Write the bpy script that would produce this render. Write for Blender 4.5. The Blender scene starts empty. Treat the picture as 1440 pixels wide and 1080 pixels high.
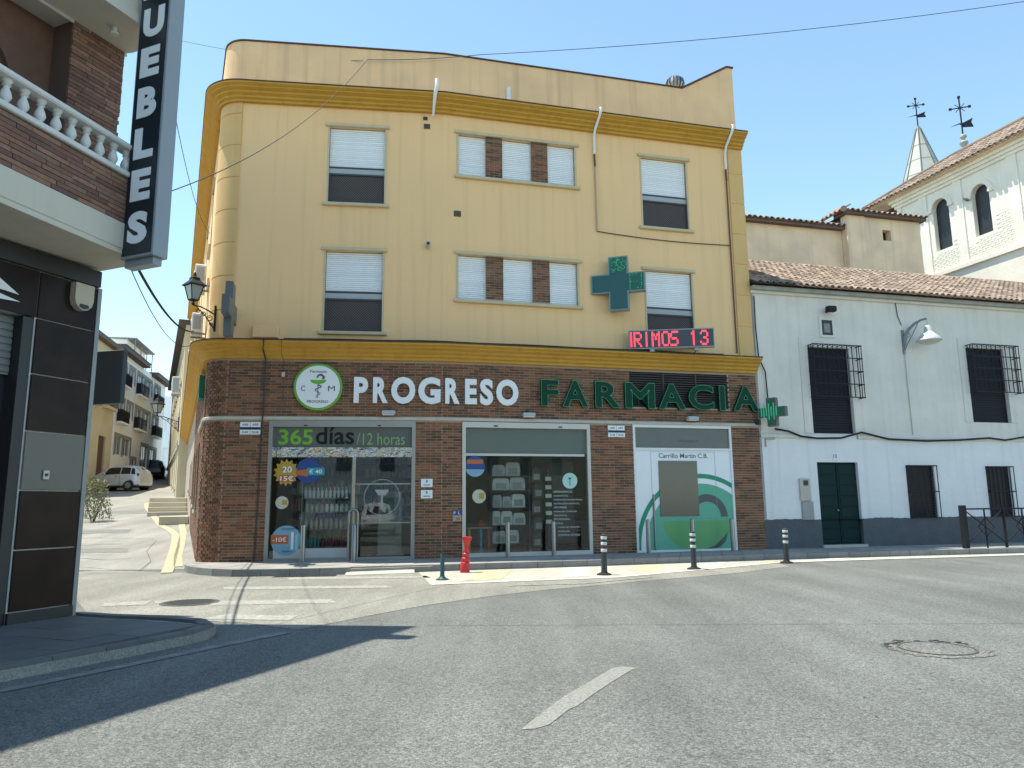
import bpy, math, random
from mathutils import Matrix, Vector
rnd = random.Random(7)
R = math.radians
SC = bpy.context.scene
COL = SC.collection

# ------------------------------------------------------------------ camera
cam_d = bpy.data.cameras.new('camera')
cam_d.sensor_width = 36.0
cam_d.lens = 26.0
cam_d.clip_start = 0.05
cam_d.clip_end = 1500
cam = bpy.data.objects.new('camera', cam_d)
COL.objects.link(cam)
_p, _r = R(9.391), R(-0.575)
_w = Vector((0, math.cos(_p), math.sin(_p)))
_u = Vector((0, -math.sin(_p), math.cos(_p)))
_x = Vector((1, 0, 0))
_x2 = _x * math.cos(_r) + _u * math.sin(_r)
_u2 = -_x * math.sin(_r) + _u * math.cos(_r)
cam.matrix_world = Matrix(((_x2.x, _u2.x, -_w.x, 0), (_x2.y, _u2.y, -_w.y, 0), (_x2.z, _u2.z, -_w.z, 1.35), (0, 0, 0, 1)))
SC.camera = cam

# ------------------------------------------------------------------ sky and sun
SUN_EL, SHADOW_DIR = 71.0, -7.0            # shadows fall to the right, a little towards the viewer
world = bpy.data.worlds.new('World')
SC.world = world
world.use_nodes = True
wn = world.node_tree
bg = wn.nodes['Background']
sky = wn.nodes.new('ShaderNodeTexSky')
sky.sky_type = 'NISHITA'
sky.sun_disc = False
sky.sun_elevation = R(SUN_EL)
_sv = Vector((-math.cos(R(SHADOW_DIR)) * math.cos(R(SUN_EL)), -math.sin(R(SHADOW_DIR)) * math.cos(R(SUN_EL)), math.sin(R(SUN_EL))))
sky.sun_rotation = math.atan2(_sv.x, _sv.y)
sky.altitude = 600
sky.air_density = 1.0
sky.dust_density = 0.0
sky.ozone_density = 5.0
_tint = wn.nodes.new('ShaderNodeMix')          # white balance of the photograph: a little less blue in the shade
_tint.data_type = 'RGBA'; _tint.blend_type = 'MULTIPLY'; _tint.inputs['Factor'].default_value = 1.0
_tint.inputs['B'].default_value = (1.02, 0.96, 0.765, 1)
wn.links.new(sky.outputs[0], _tint.inputs['A'])
wn.links.new(_tint.outputs['Result'], bg.inputs[0])
bg.inputs[1].default_value = 0.15
sun_d = bpy.data.lights.new('sun', 'SUN')
sun_d.energy = 3.0
sun_d.angle = R(0.53)
sun_d.color = (1.0, 0.95, 0.82)
sun = bpy.data.objects.new('sun', sun_d)
COL.objects.link(sun)
sun.rotation_euler = (-_sv).to_track_quat('-Z', 'Y').to_euler()
sun.location = _sv * 60
SC.view_settings.view_transform = 'Standard'
SC.view_settings.look = 'None'
SC.view_settings.exposure = 1.38
SC.view_settings.gamma = 1.0
SC.view_settings.use_curve_mapping = False
SC.cycles.max_bounces = 8
SC.cycles.transparent_max_bounces = 12

# ------------------------------------------------------------------ helpers
def lin(c):
    return tuple((v / 12.92 if v <= 0.04045 else ((v + 0.055) / 1.055) ** 2.4) for v in c)

MATS = {}
def mat(name, col, rough=0.7, metal=0.0, var=0.12, scale=2.5, streak=0.0, bump=0.0, bscale=40, spec=0.5, tint=None, fine=0.0, emit=0.0, per=0.0, bdist=0.02):
    """procedural material: colour mottled at two scales, optional vertical stains, bump and per-piece tone"""
    if name in MATS:
        return MATS[name]
    m = bpy.data.materials.new(name)
    m.use_nodes = True
    N, L = m.node_tree.nodes, m.node_tree.links
    b = N['Principled BSDF']
    b.inputs['Roughness'].default_value = rough
    b.inputs['Metallic'].default_value = metal
    b.inputs['Specular IOR Level'].default_value = spec
    tc = N.new('ShaderNodeTexCoord')
    def noise(sc, det=4, vec=None):
        n = N.new('ShaderNodeTexNoise')
        n.inputs['Scale'].default_value = sc
        n.inputs['Detail'].default_value = det
        L.new(vec or tc.outputs['Object'], n.inputs['Vector'])
        return n.outputs['Fac']
    def mixc(fac, a, bb, blend='MIX'):
        x = N.new('ShaderNodeMix')
        x.data_type = 'RGBA'
        x.blend_type = blend
        if isinstance(fac, (int, float)):
            x.inputs['Factor'].default_value = fac
        else:
            L.new(fac, x.inputs['Factor'])
        for s, v in ((x.inputs['A'], a), (x.inputs['B'], bb)):
            if isinstance(v, tuple):
                s.default_value = (*v, 1) if len(v) == 3 else v
            else:
                L.new(v, s)
        return x.outputs['Result']
    def ramp(src, a, bb):
        x = N.new('ShaderNodeMapRange')
        x.inputs['From Min'].default_value = a
        x.inputs['From Max'].default_value = bb
        L.new(src, x.inputs['Value'])
        return x.outputs['Result']
    c2 = tint or tuple(v * 0.62 for v in col)
    out = mixc(ramp(noise(scale, 5), 0.35 - 0.0, 0.75), col, tuple(a * (1 - var * 2) + b2 * var * 2 for a, b2 in zip(col, c2))) if var else None
    if fine:
        src = out if out is not None else tuple(col)
        out = mixc(ramp(noise(scale * 40, 2), 0.3, 0.7), src, tuple(v * (1 - fine) for v in col))
    if streak:
        mp = N.new('ShaderNodeMapping')
        mp.inputs['Scale'].default_value = (3.4, 3.4, 0.12)
        L.new(tc.outputs['Object'], mp.inputs['Vector'])
        f = ramp(noise(1.6, 5, mp.outputs['Vector']), 0.52, 0.85)
        mu = N.new('ShaderNodeMath'); mu.operation = 'MULTIPLY'; mu.inputs[1].default_value = streak
        L.new(f, mu.inputs[0])
        out = mixc(mu.outputs[0], out if out is not None else tuple(col), tuple(v * 0.45 for v in col))
    if per:
        g = N.new('ShaderNodeNewGeometry'); oi = N.new('ShaderNodeObjectInfo')
        ad = N.new('ShaderNodeMath'); ad.operation = 'ADD'
        L.new(g.outputs['Random Per Island'], ad.inputs[0]); L.new(oi.outputs['Random'], ad.inputs[1])
        fr = N.new('ShaderNodeMath'); fr.operation = 'FRACT'; L.new(ad.outputs[0], fr.inputs[0])
        mr = N.new('ShaderNodeMapRange'); mr.inputs['To Min'].default_value = 1 - per; mr.inputs['To Max'].default_value = 1 + per
        L.new(fr.outputs[0], mr.inputs['Value'])
        hs = N.new('ShaderNodeHueSaturation')
        L.new(mr.outputs['Result'], hs.inputs['Value'])
        if out is not None: L.new(out, hs.inputs['Color'])
        else: hs.inputs['Color'].default_value = (*col, 1)
        out = hs.outputs['Color']
    if out is None:
        b.inputs['Base Color'].default_value = (*col, 1)
    else:
        L.new(out, b.inputs['Base Color'])
    if bump:
        bp = N.new('ShaderNodeBump')
        bp.inputs['Strength'].default_value = bump
        bp.inputs['Distance'].default_value = bdist
        L.new(noise(bscale, 6), bp.inputs['Height'])
        L.new(bp.outputs['Normal'], b.inputs['Normal'])
    if emit:
        b.inputs['Emission Color'].default_value = (*col, 1)
        b.inputs['Emission Strength'].default_value = emit
    MATS[name] = m
    return m

def brick_mat(name, cols, bump=0.25):
    m = bpy.data.materials.new(name); m.use_nodes = True
    N, L = m.node_tree.nodes, m.node_tree.links
    b = N['Principled BSDF']; b.inputs['Roughness'].default_value = 0.85
    g = N.new('ShaderNodeNewGeometry'); oi = N.new('ShaderNodeObjectInfo')
    ad = N.new('ShaderNodeMath'); ad.operation = 'ADD'
    L.new(g.outputs['Random Per Island'], ad.inputs[0]); L.new(oi.outputs['Random'], ad.inputs[1])
    fr = N.new('ShaderNodeMath'); fr.operation = 'FRACT'; L.new(ad.outputs[0], fr.inputs[0])
    cr = N.new('ShaderNodeValToRGB'); L.new(fr.outputs[0], cr.inputs[0])
    cr.color_ramp.interpolation = 'CONSTANT'
    el = cr.color_ramp.elements
    while len(el) < len(cols): el.new(0.5)
    for i, c in enumerate(cols):
        el[i].position = i / len(cols); el[i].color = (*c, 1)
    tc = N.new('ShaderNodeTexCoord')
    n = N.new('ShaderNodeTexNoise'); n.inputs['Scale'].default_value = 18; n.inputs['Detail'].default_value = 5
    L.new(g.outputs['Position'], n.inputs['Vector'])
    mx = N.new('ShaderNodeMix'); mx.data_type = 'RGBA'; mx.blend_type = 'MULTIPLY'; mx.inputs['Factor'].default_value = 0.55
    L.new(cr.outputs[0], mx.inputs['A']); L.new(n.outputs['Fac'], mx.inputs['B'])
    hs = N.new('ShaderNodeHueSaturation'); hs.inputs['Value'].default_value = 1.35
    L.new(mx.outputs['Result'], hs.inputs['Color'])
    L.new(hs.outputs[0], b.inputs['Base Color'])
    bp = N.new('ShaderNodeBump'); bp.inputs['Strength'].default_value = bump; bp.inputs['Distance'].default_value = 0.01
    n2 = N.new('ShaderNodeTexNoise'); n2.inputs['Scale'].default_value = 90
    L.new(g.outputs['Position'], n2.inputs['Vector']); L.new(n2.outputs['Fac'], bp.inputs['Height']); L.new(bp.outputs[0], b.inputs['Normal'])
    MATS[name] = m
    return m

def glass_mat(name, tint=(0.75, 0.8, 0.78), refl=0.12):
    m = bpy.data.materials.new(name); m.use_nodes = True
    N, L = m.node_tree.nodes, m.node_tree.links
    N.remove(N['Principled BSDF'])
    t = N.new('ShaderNodeBsdfTransparent'); t.inputs[0].default_value = (*tint, 1)
    g = N.new('ShaderNodeBsdfGlossy'); g.inputs['Roughness'].default_value = 0.02
    f = N.new('ShaderNodeFresnel'); f.inputs[0].default_value = 1.5
    a = N.new('ShaderNodeMath'); a.operation = 'ADD'; a.inputs[1].default_value = refl; a.use_clamp = True
    L.new(f.outputs[0], a.inputs[0])
    mx = N.new('ShaderNodeMixShader')
    L.new(a.outputs[0], mx.inputs[0]); L.new(t.outputs[0], mx.inputs[1]); L.new(g.outputs[0], mx.inputs[2])
    L.new(mx.outputs[0], N['Material Output'].inputs[0])
    MATS[name] = m
    return m

WM = {}
def add(name, me, material, M=None, parent=None):
    o = bpy.data.objects.new(name, me)
    COL.objects.link(o)
    M = M or Matrix.Identity(4)
    WM[o] = M
    if material is not None and me is not None and not me.materials:
        me.materials.append(material)
    if parent is not None:
        o.parent = parent
        o.matrix_parent_inverse = WM[parent].inverted()
    o.matrix_basis = M
    return o

def thing(name, label, cat, loc=(0, 0, 0), group=None, M=None):
    o = bpy.data.objects.new(name, None)
    COL.objects.link(o)
    o.empty_display_size = 0.1
    WM[o] = M or Matrix.Translation(loc)
    o.matrix_basis = WM[o]
    return tag(o, label, cat, group)

def tag(o, label, cat, group=None):
    o['label'] = label; o['category'] = cat
    if group: o['group'] = group
    return o

def struct(o):
    o['kind'] = 'structure'
    return o
def stuff(o):
    o['kind'] = 'stuff'
    return o

def frame(x, y, ang, z=0.0):
    return Matrix.Translation((x, y, z)) @ Matrix.Rotation(R(ang), 4, 'Z')

class Geo:
    def __init__(s):
        s.v, s.f = [], []
    def quad(s, a, b, c, d):
        n = len(s.v); s.v += [a, b, c, d]; s.f.append((n, n + 1, n + 2, n + 3)); return s
    def poly(s, pts):
        n = len(s.v); s.v += list(pts); s.f.append(tuple(range(n, n + len(pts)))); return s
    def box(s, x0, x1, y0, y1, z0, z1, ch=0.0):
        if ch <= 0:
            n = len(s.v)
            s.v += [(x0, y0, z0), (x1, y0, z0), (x1, y1, z0), (x0, y1, z0), (x0, y0, z1), (x1, y0, z1), (x1, y1, z1), (x0, y1, z1)]
            s.f += [tuple(n + i for i in q) for q in ((0, 3, 2, 1), (4, 5, 6, 7), (0, 1, 5, 4), (1, 2, 6, 5), (2, 3, 7, 6), (3, 0, 4, 7))]
            return s
        c = min(ch, (x1 - x0) * .45, (y1 - y0) * .45, (z1 - z0) * .45)
        X, Y, Z = (x0, x1), (y0, y1), (z0, z1)
        n = len(s.v); idx = {}
        for i in (0, 1):
            for j in (0, 1):
                for k in (0, 1):
                    dx, dy, dz = (c if i == 0 else -c), (c if j == 0 else -c), (c if k == 0 else -c)
                    for a, pnt in enumerate(((X[i], Y[j] + dy, Z[k] + dz), (X[i] + dx, Y[j], Z[k] + dz), (X[i] + dx, Y[j] + dy, Z[k]))):
                        idx[(i, j, k, a)] = len(s.v); s.v.append(pnt)
        def add4(q): s.f.append(tuple(idx[t] for t in q))
        add4([(0, 0, 0, 0), (0, 0, 1, 0), (0, 1, 1, 0), (0, 1, 0, 0)]); add4([(1, 0, 0, 0), (1, 1, 0, 0), (1, 1, 1, 0), (1, 0, 1, 0)])
        add4([(0, 0, 0, 1), (1, 0, 0, 1), (1, 0, 1, 1), (0, 0, 1, 1)]); add4([(0, 1, 0, 1), (0, 1, 1, 1), (1, 1, 1, 1), (1, 1, 0, 1)])
        add4([(0, 0, 0, 2), (0, 1, 0, 2), (1, 1, 0, 2), (1, 0, 0, 2)]); add4([(0, 0, 1, 2), (1, 0, 1, 2), (1, 1, 1, 2), (0, 1, 1, 2)])
        for j in (0, 1):
            for k in (0, 1):
                add4([(0, j, k, 1), (0, j, k, 2), (1, j, k, 2), (1, j, k, 1)])
        for i in (0, 1):
            for k in (0, 1):
                add4([(i, 0, k, 0), (i, 0, k, 2), (i, 1, k, 2), (i, 1, k, 0)])
        for i in (0, 1):
            for j in (0, 1):
                add4([(i, j, 0, 0), (i, j, 0, 1), (i, j, 1, 1), (i, j, 1, 0)])
        for i in (0, 1):
            for j in (0, 1):
                for k in (0, 1):
                    s.f.append((idx[(i, j, k, 0)], idx[(i, j, k, 1)], idx[(i, j, k, 2)]))
        return s
    def lathe(s, prof, n=16, c=(0, 0, 0), axis='z', caps=True):
        b = len(s.v)
        for r, h in prof:
            for i in range(n):
                a = 2 * math.pi * i / n
                x, y = r * math.cos(a), r * math.sin(a)
                q = (x, y, h) if axis == 'z' else ((x, h, y) if axis == 'y' else (h, x, y))
                s.v.append((c[0] + q[0], c[1] + q[1], c[2] + q[2]))
        for k in range(len(prof) - 1):
            for i in range(n):
                j = (i + 1) % n
                s.f.append((b + k * n + i, b + k * n + j, b + (k + 1) * n + j, b + (k + 1) * n + i))
        if caps:
            s.f.append(tuple(b + i for i in reversed(range(n))))
            s.f.append(tuple(b + (len(prof) - 1) * n + i for i in range(n)))
        return s
    def tube(s, path, r, n=6):
        P = [Vector(q) for q in path]; b = len(s.v)
        for k, q in enumerate(P):
            t = (P[min(k + 1, len(P) - 1)] - P[max(k - 1, 0)]).normalized()
            a = t.orthogonal().normalized() if k == 0 else (pa - t * pa.dot(t)).normalized()
            pa = a
            c = t.cross(a); rr = r[k] if isinstance(r, (list, tuple)) else r
            for i in range(n):
                an = 2 * math.pi * i / n
                s.v.append(tuple(q + a * math.cos(an) * rr + c * math.sin(an) * rr))
        for k in range(len(P) - 1):
            for i in range(n):
                j = (i + 1) % n
                s.f.append((b + k * n + i, b + k * n + j, b + (k + 1) * n + j, b + (k + 1) * n + i))
        s.f.append(tuple(b + i for i in reversed(range(n)))); s.f.append(tuple(b + (len(P) - 1) * n + i for i in range(n)))
        return s
    def prism(s, poly, y0, y1):
        """poly of (x,z), extruded in y"""
        n = len(poly); b = len(s.v)
        s.v += [(x, y0, z) for x, z in poly] + [(x, y1, z) for x, z in poly]
        s.f.append(tuple(b + i for i in range(n))); s.f.append(tuple(b + n + i for i in reversed(range(n))))
        for i in range(n):
            j = (i + 1) % n
            s.f.append((b + i, b + n + i, b + n + j, b + j))
        return s
    def slab(s, poly, z0, z1):
        """poly of (x,y), extruded in z; z may be a function of (x,y)"""
        n = len(poly); b = len(s.v)
        g = lambda z, x, y: z(x, y) if callable(z) else z
        s.v += [(x, y, g(z0, x, y)) for x, y in poly] + [(x, y, g(z1, x, y)) for x, y in poly]
        s.f.append(tuple(b + i for i in reversed(range(n)))); s.f.append(tuple(b + n + i for i in range(n)))
        for i in range(n):
            j = (i + 1) % n
            s.f.append((b + i, b + j, b + n + j, b + n + i))
        return s
    def sweep(s, path, prof):
        """path of (x,y) travelling left to right seen from outside; profile of (outward, z), closed"""
        P = [Vector((q[0], q[1])) for q in path]; b = len(s.v); n = len(prof)
        for k, q in enumerate(P):
            d0 = (q - P[k - 1]).normalized() if k else (P[1] - q).normalized()
            d1 = (P[k + 1] - q).normalized() if k < len(P) - 1 else d0
            n0, n1 = Vector((d0.y, -d0.x)), Vector((d1.y, -d1.x))
            m = (n0 + n1).normalized(); m = m / max(0.3, m.dot(n0))
            for v, z in prof:
                s.v.append((q.x + m.x * v, q.y + m.y * v, z))
        for k in range(len(P) - 1):
            for i in range(n):
                j = (i + 1) % n
                s.f.append((b + k * n + i, b + (k + 1) * n + i, b + (k + 1) * n + j, b + k * n + j))
        s.f.append(tuple(b + i for i in reversed(range(n)))); s.f.append(tuple(b + (len(P) - 1) * n + i for i in range(n)))
        return s
    def wall(s, x0, x1, z0, z1, holes, depth, y=0.0, top=None):
        """front face in the plane y with openings (x0,x1,z0,z1) and reveals going in by depth"""
        xs = sorted({x0, x1} | {h[0] for h in holes} | {h[1] for h in holes}); zs = sorted({z0, z1} | {h[2] for h in holes} | {h[3] for h in holes})
        xs = [x for x in xs if x0 <= x <= x1]; zs = [z for z in zs if z0 <= z <= z1]
        for a, b in zip(xs, xs[1:]):
            for c, d in zip(zs, zs[1:]):
                mx, mz = (a + b) / 2, (c + d) / 2
                if any(h[0] < mx < h[1] and h[2] < mz < h[3] for h in holes): continue
                s.quad((a, y, c), (b, y, c), (b, y, d), (a, y, d))
        for h in holes:
            a, b, c, d = h
            s.quad((a, y, c), (a, y, d), (a, y + depth, d), (a, y + depth, c))
            s.quad((b, y, c), (b, y + depth, c), (b, y + depth, d), (b, y, d))
            s.quad((a, y, d), (b, y, d), (b, y + depth, d), (a, y + depth, d))
            s.quad((a, y, c), (a, y + depth, c), (b, y + depth, c), (b, y, c))
        return s
    def mesh(s, name='mesh', smooth=False):
        me = bpy.data.meshes.new(name)
        me.from_pydata(s.v, [], s.f)
        me.update()
        if smooth:
            me.shade_smooth()
            try: me.set_sharp_from_angle(angle=R(40))
            except Exception: pass
        return me
    def obj(s, name, m, M=None, parent=None, smooth=False):
        return add(name, s.mesh(name, smooth), m, M, parent)

def text_mesh(body, x0, x1, z0, z1, y0, depth, bold=0.0, name='letter'):
    """lettering standing in the xz plane, fitted to a box; front face at y0, body going in by depth"""
    c = bpy.data.curves.new('t', 'FONT'); c.body = body; c.offset = bold; c.extrude = 0.5; c.resolution_u = 4
    o = bpy.data.objects.new('t', c)
    me = bpy.data.meshes.new_from_object(o)
    bpy.data.objects.remove(o); bpy.data.curves.remove(c)
    X = [v.co.x for v in me.vertices]; Y = [v.co.y for v in me.vertices]
    ax, bx, ay, by = min(X), max(X), min(Y), max(Y)
    for v in me.vertices:
        x = x0 + (v.co.x - ax) / (bx - ax) * (x1 - x0); z = z0 + (v.co.y - ay) / (by - ay) * (z1 - z0)
        v.co = (x, y0 + (0 if v.co.z > 0 else depth), z)
    me.materials.clear(); me.name = name
    me.update()
    return me

def text(name, body, M, parent, m, x0, x1, z0, z1, y0, depth=0.004, bold=0.0):
    return add(name, text_mesh(body, x0, x1, z0, z1, y0, depth, bold, name), m, M, parent)

def disc(cx, cz, r, n=40):
    return [(cx + r * math.cos(2 * math.pi * i / n), cz + r * math.sin(2 * math.pi * i / n)) for i in range(n)]

# ------------------------------------------------------------------ materials
M_STUCCO = mat('yellow_stucco', (0.90, 0.58, 0.285), 0.9, var=0.16, scale=0.55, streak=0.30, bump=0.15, bscale=60, fine=0.06, tint=(0.62, 0.42, 0.22))
M_PARAPET = mat('weathered_yellow_parapet', (0.90, 0.575, 0.30), 0.9, var=0.2, scale=1.1, streak=0.55, bump=0.15, bscale=60, tint=(0.50, 0.36, 0.22))
M_PILASTER = mat('ochre_stucco', (0.72, 0.45, 0.18), 0.9, var=0.12, scale=1.2, streak=0.3, bump=0.15, bscale=50)
M_CORNICE = mat('mustard_paint', (0.56, 0.31, 0.045), 0.85, var=0.15, scale=1.5, streak=0.45, bump=0.1)
M_CAP = mat('dark_clay_edge', (0.10, 0.055, 0.04), 0.9, var=0.3, scale=6)
M_BRICK = brick_mat('red_brown_brick', [(0.20, 0.085, 0.040), (0.13, 0.060, 0.030), (0.25, 0.105, 0.050), (0.165, 0.085, 0.044), (0.10, 0.052, 0.028), (0.28, 0.10, 0.052), (0.15, 0.066, 0.030), (0.22, 0.12, 0.062)])
M_MORTAR = mat('mortar', (0.44, 0.36, 0.28), 0.95, var=0.2, scale=4, bump=0.3, bscale=120)
M_STONE = mat('pale_stone_trim', (0.52, 0.48, 0.40), 0.8, var=0.15, scale=5, streak=0.3)
M_TRIM = mat('window_trim', (0.58, 0.48, 0.30), 0.85, var=0.1, scale=5, streak=0.2)
M_SHUTTER = mat('white_shutter', (0.86, 0.87, 0.86), 0.45, var=0.06, scale=3, per=0.05)
M_SHUTBAR = mat('grey_shutter_bar', (0.40, 0.41, 0.40), 0.5)
M_DARKBAR = mat('dark_bar', (0.045, 0.045, 0.05), 0.5)
M_LATTICE = mat('brown_lattice', (0.045, 0.036, 0.033), 0.7, spec=.2)
M_LATBACK = mat('dull_glass_behind_lattice', (0.19, 0.165, 0.155), 0.7, spec=.2)
M_WHITEPVC = mat('white_plastic', (0.76, 0.76, 0.74), 0.5, var=0.08)
M_STEEL = mat('brushed_steel', (0.30, 0.30, 0.29), 0.36, metal=0.9, var=0.05)
M_ALU = mat('aluminium_frame', (0.34, 0.33, 0.30), 0.45, metal=0.4, var=0.06)
M_ALULIGHT = mat('pale_aluminium', (0.55, 0.53, 0.48), 0.45, metal=0.25, var=0.06)
M_CHROME = mat('wavy_chrome', (0.55, 0.53, 0.46), 0.10, metal=1.0, var=0.05, bump=1.0, bscale=2.6, bdist=0.5)
M_FASCIA = mat('grey_green_fascia', (0.115, 0.125, 0.11), 0.5, var=0.05, spec=.3)
M_GLASS = glass_mat('shop_glass', (0.90, 0.93, 0.91), 0.01)
M_GLASSDARK = mat('dark_window_glass', (0.03, 0.035, 0.04), 0.08, var=0.05)
M_INT = mat('shop_interior_wall', (0.42, 0.38, 0.29), 0.9)
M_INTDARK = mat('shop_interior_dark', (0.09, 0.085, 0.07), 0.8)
M_GREEN = mat('leaf_green_paint', (0.13, 0.42, 0.03), 0.5, var=0.03)
M_GREENDK = mat('bottle_green_paint', (0.005, 0.085, 0.055), 0.4, var=0.05)
M_GREENPANEL = mat('sea_green_print', (0.10, 0.40, 0.26), 0.45, var=0.03)
M_GREENRING = mat('emerald_print', (0.0, 0.26, 0.13), 0.45, var=0.02)
M_BOWL = mat('moss_green_print', (0.12, 0.36, 0.13), 0.45, var=0.02)
M_DKPRINT = mat('dark_grey_print', (0.07, 0.085, 0.08), 0.45, var=0.02)
M_WHITE = mat('white_enamel', (0.80, 0.82, 0.82), 0.4, var=0.03)
M_BLACK = mat('black_paint', (0.018, 0.018, 0.02), 0.45, var=0.1)
M_LEDGREEN = mat('green_led', (0.04, 0.42, 0.20), 0.5, var=0, emit=0.12)
M_LEDRED = mat('red_led', (0.95, 0.06, 0.09), 0.5, var=0, emit=0.75)
M_LEDPANEL = mat('led_panel_dark', (0.06, 0.065, 0.075), 0.5)
M_IRON = mat('black_iron', (0.018, 0.019, 0.021), 0.65, var=0.2, spec=0.25)
M_LIME = mat('limewash_white', (0.75, 0.69, 0.60), 0.95, var=0.22, scale=1.1, streak=0.3, bump=0.6, bscale=5, tint=(0.50, 0.48, 0.42))
M_LIME2 = mat('limewash_fresh', (0.78, 0.77, 0.74), 0.95, var=0.12, scale=1.3, streak=0.22, bump=0.5, bscale=5, tint=(0.56, 0.55, 0.52))
M_DADO = mat('grey_dado_paint', (0.105, 0.112, 0.12), 0.85, var=0.2, scale=3, bump=0.9, bscale=12)
M_DOORGREEN = mat('dark_green_door', (0.006, 0.028, 0.027), 0.6, var=0.2, scale=6, spec=.15)
M_BLIND = mat('dark_blind', (0.014, 0.015, 0.019), 0.6, var=0.2, scale=8, spec=.2)
M_TILE = mat('old_clay_tile', (0.27, 0.195, 0.145), 0.95, var=0.40, scale=4, per=0.45, tint=(0.18, 0.15, 0.12), bump=0.3)
M_TILEUNDER = mat('old_clay_underlay', (0.16, 0.11, 0.085), 0.95, var=0.3)
M_CHURCH = mat('aged_cream_render', (0.86, 0.66, 0.44), 0.95, var=0.35, scale=0.9, streak=0.4, bump=0.4, bscale=10, tint=(0.50, 0.40, 0.30))
M_TOWER = mat('whitewashed_tower', (0.84, 0.79, 0.67), 0.95, var=0.15, scale=1.3, streak=0.2, bump=0.3, bscale=16)
M_SPIRE = mat('grey_spire_sheet', (0.42, 0.43, 0.38), 0.6, var=0.15, scale=3)
M_MTILE = mat('polished_dark_tile', (0.030, 0.017, 0.013), 0.28, var=0.45, scale=2.2, tint=(0.010, 0.006, 0.006), spec=0.12)
M_MTILELIGHT = mat('taupe_tile', (0.17, 0.155, 0.13), 0.25, var=0.08, scale=3, spec=0.2)
M_GROUT = mat('pale_grout_line', (0.62, 0.60, 0.56), 0.7, var=0.05)
M_MBRICK = brick_mat('long_brown_brick', [(0.24, 0.125, 0.08), (0.19, 0.10, 0.068), (0.28, 0.15, 0.10), (0.15, 0.08, 0.06), (0.22, 0.13, 0.09), (0.20, 0.095, 0.07)])
M_MMORTAR = mat('brown_mortar', (0.10, 0.065, 0.05), 0.95)
M_CREAMBEAM = mat('cream_beam', (0.60, 0.56, 0.46), 0.85, var=0.1, scale=1, streak=0.2)
M_BALUSTER = mat('cast_white_stone', (0.66, 0.66, 0.63), 0.8, var=0.12, scale=6)
M_SIGNNAVY = mat('sign_navy', (0.010, 0.022, 0.030), 0.3, var=0.05)
M_ALUSIGN = mat('sign_case', (0.27, 0.30, 0.32), 0.4, var=0.05)
def asphalt_mat(name, base, grain=0.35):
    m = bpy.data.materials.new(name); m.use_nodes = True
    N, L = m.node_tree.nodes, m.node_tree.links
    b = N['Principled BSDF']; b.inputs['Roughness'].default_value = 0.88; b.inputs['Specular IOR Level'].default_value = 0.35
    tc = N.new('ShaderNodeTexCoord')
    def noise(sc, det, rough=.5, stretch=None, rot=0.0):
        v = tc.outputs['Object']
        if stretch:
            mp = N.new('ShaderNodeMapping'); mp.inputs['Scale'].default_value = stretch; mp.inputs['Rotation'].default_value = (0, 0, rot)
            L.new(v, mp.inputs['Vector']); v = mp.outputs['Vector']
        n = N.new('ShaderNodeTexNoise'); n.inputs['Scale'].default_value = sc; n.inputs['Detail'].default_value = det; n.inputs['Roughness'].default_value = rough
        L.new(v, n.inputs['Vector']); return n.outputs['Fac']
    def rng(f, a, c, lo, hi):
        x = N.new('ShaderNodeMapRange'); x.inputs['From Min'].default_value = a; x.inputs['From Max'].default_value = c; x.inputs['To Min'].default_value = lo; x.inputs['To Max'].default_value = hi
        L.new(f, x.inputs['Value']); return x.outputs['Result']
    def mul(a, c):
        x = N.new('ShaderNodeMath'); x.operation = 'MULTIPLY'; L.new(a, x.inputs[0]); L.new(c, x.inputs[1]); return x.outputs[0]
    f = mul(rng(noise(.35, 4), .3, .7, .86, 1.14), rng(noise(1.0, 5, .6, (1.6, .16, 1), R(28)), .35, .68, .84, 1.12))     # patches, tracks along the lane
    for sc_, am in ((62, grain * .55), (150, grain * .8)):                                                             # stones of the aggregate
        vo = N.new('ShaderNodeTexVoronoi'); vo.inputs['Scale'].default_value = sc_; L.new(tc.outputs['Object'], vo.inputs['Vector'])
        sp = N.new('ShaderNodeSeparateColor'); L.new(vo.outputs['Color'], sp.inputs[0])
        f = mul(f, rng(sp.outputs[0], 0, 1, 1 - am, 1 + am))
    f = mul(f, rng(noise(2.6, 6, .7), .66, .74, 1.0, .80))                                                             # oil spots
    hs = N.new('ShaderNodeHueSaturation'); hs.inputs['Color'].default_value = (*base, 1); L.new(f, hs.inputs['Value'])
    L.new(hs.outputs[0], b.inputs['Base Color'])
    bp = N.new('ShaderNodeBump'); bp.inputs['Strength'].default_value = .2; bp.inputs['Distance'].default_value = .006
    L.new(noise(160, 2, .6), bp.inputs['Height']); L.new(bp.outputs[0], b.inputs['Normal'])
    MATS[name] = m
    return m
M_ASPHALT = asphalt_mat('grey_asphalt', (0.134, 0.139, 0.128), 0.6)
M_OLDASPH = asphalt_mat('bleached_asphalt', (0.225, 0.217, 0.185), 0.5)
M_CONC = asphalt_mat('street_concrete', (0.258, 0.250, 0.222), 0.3)
M_SLAB = mat('paving_slab', (0.30, 0.285, 0.255), 0.9, var=0.15, scale=3, per=0.12, bump=0.3)
M_KERB = mat('granite_kerb', (0.235, 0.23, 0.215), 0.85, var=0.2, scale=8, per=0.12, bump=0.3)
M_MSLAB = mat('shop_paving', (0.125, 0.13, 0.125), 0.85, var=0.15, scale=3, per=0.12, bump=0.3)

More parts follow.
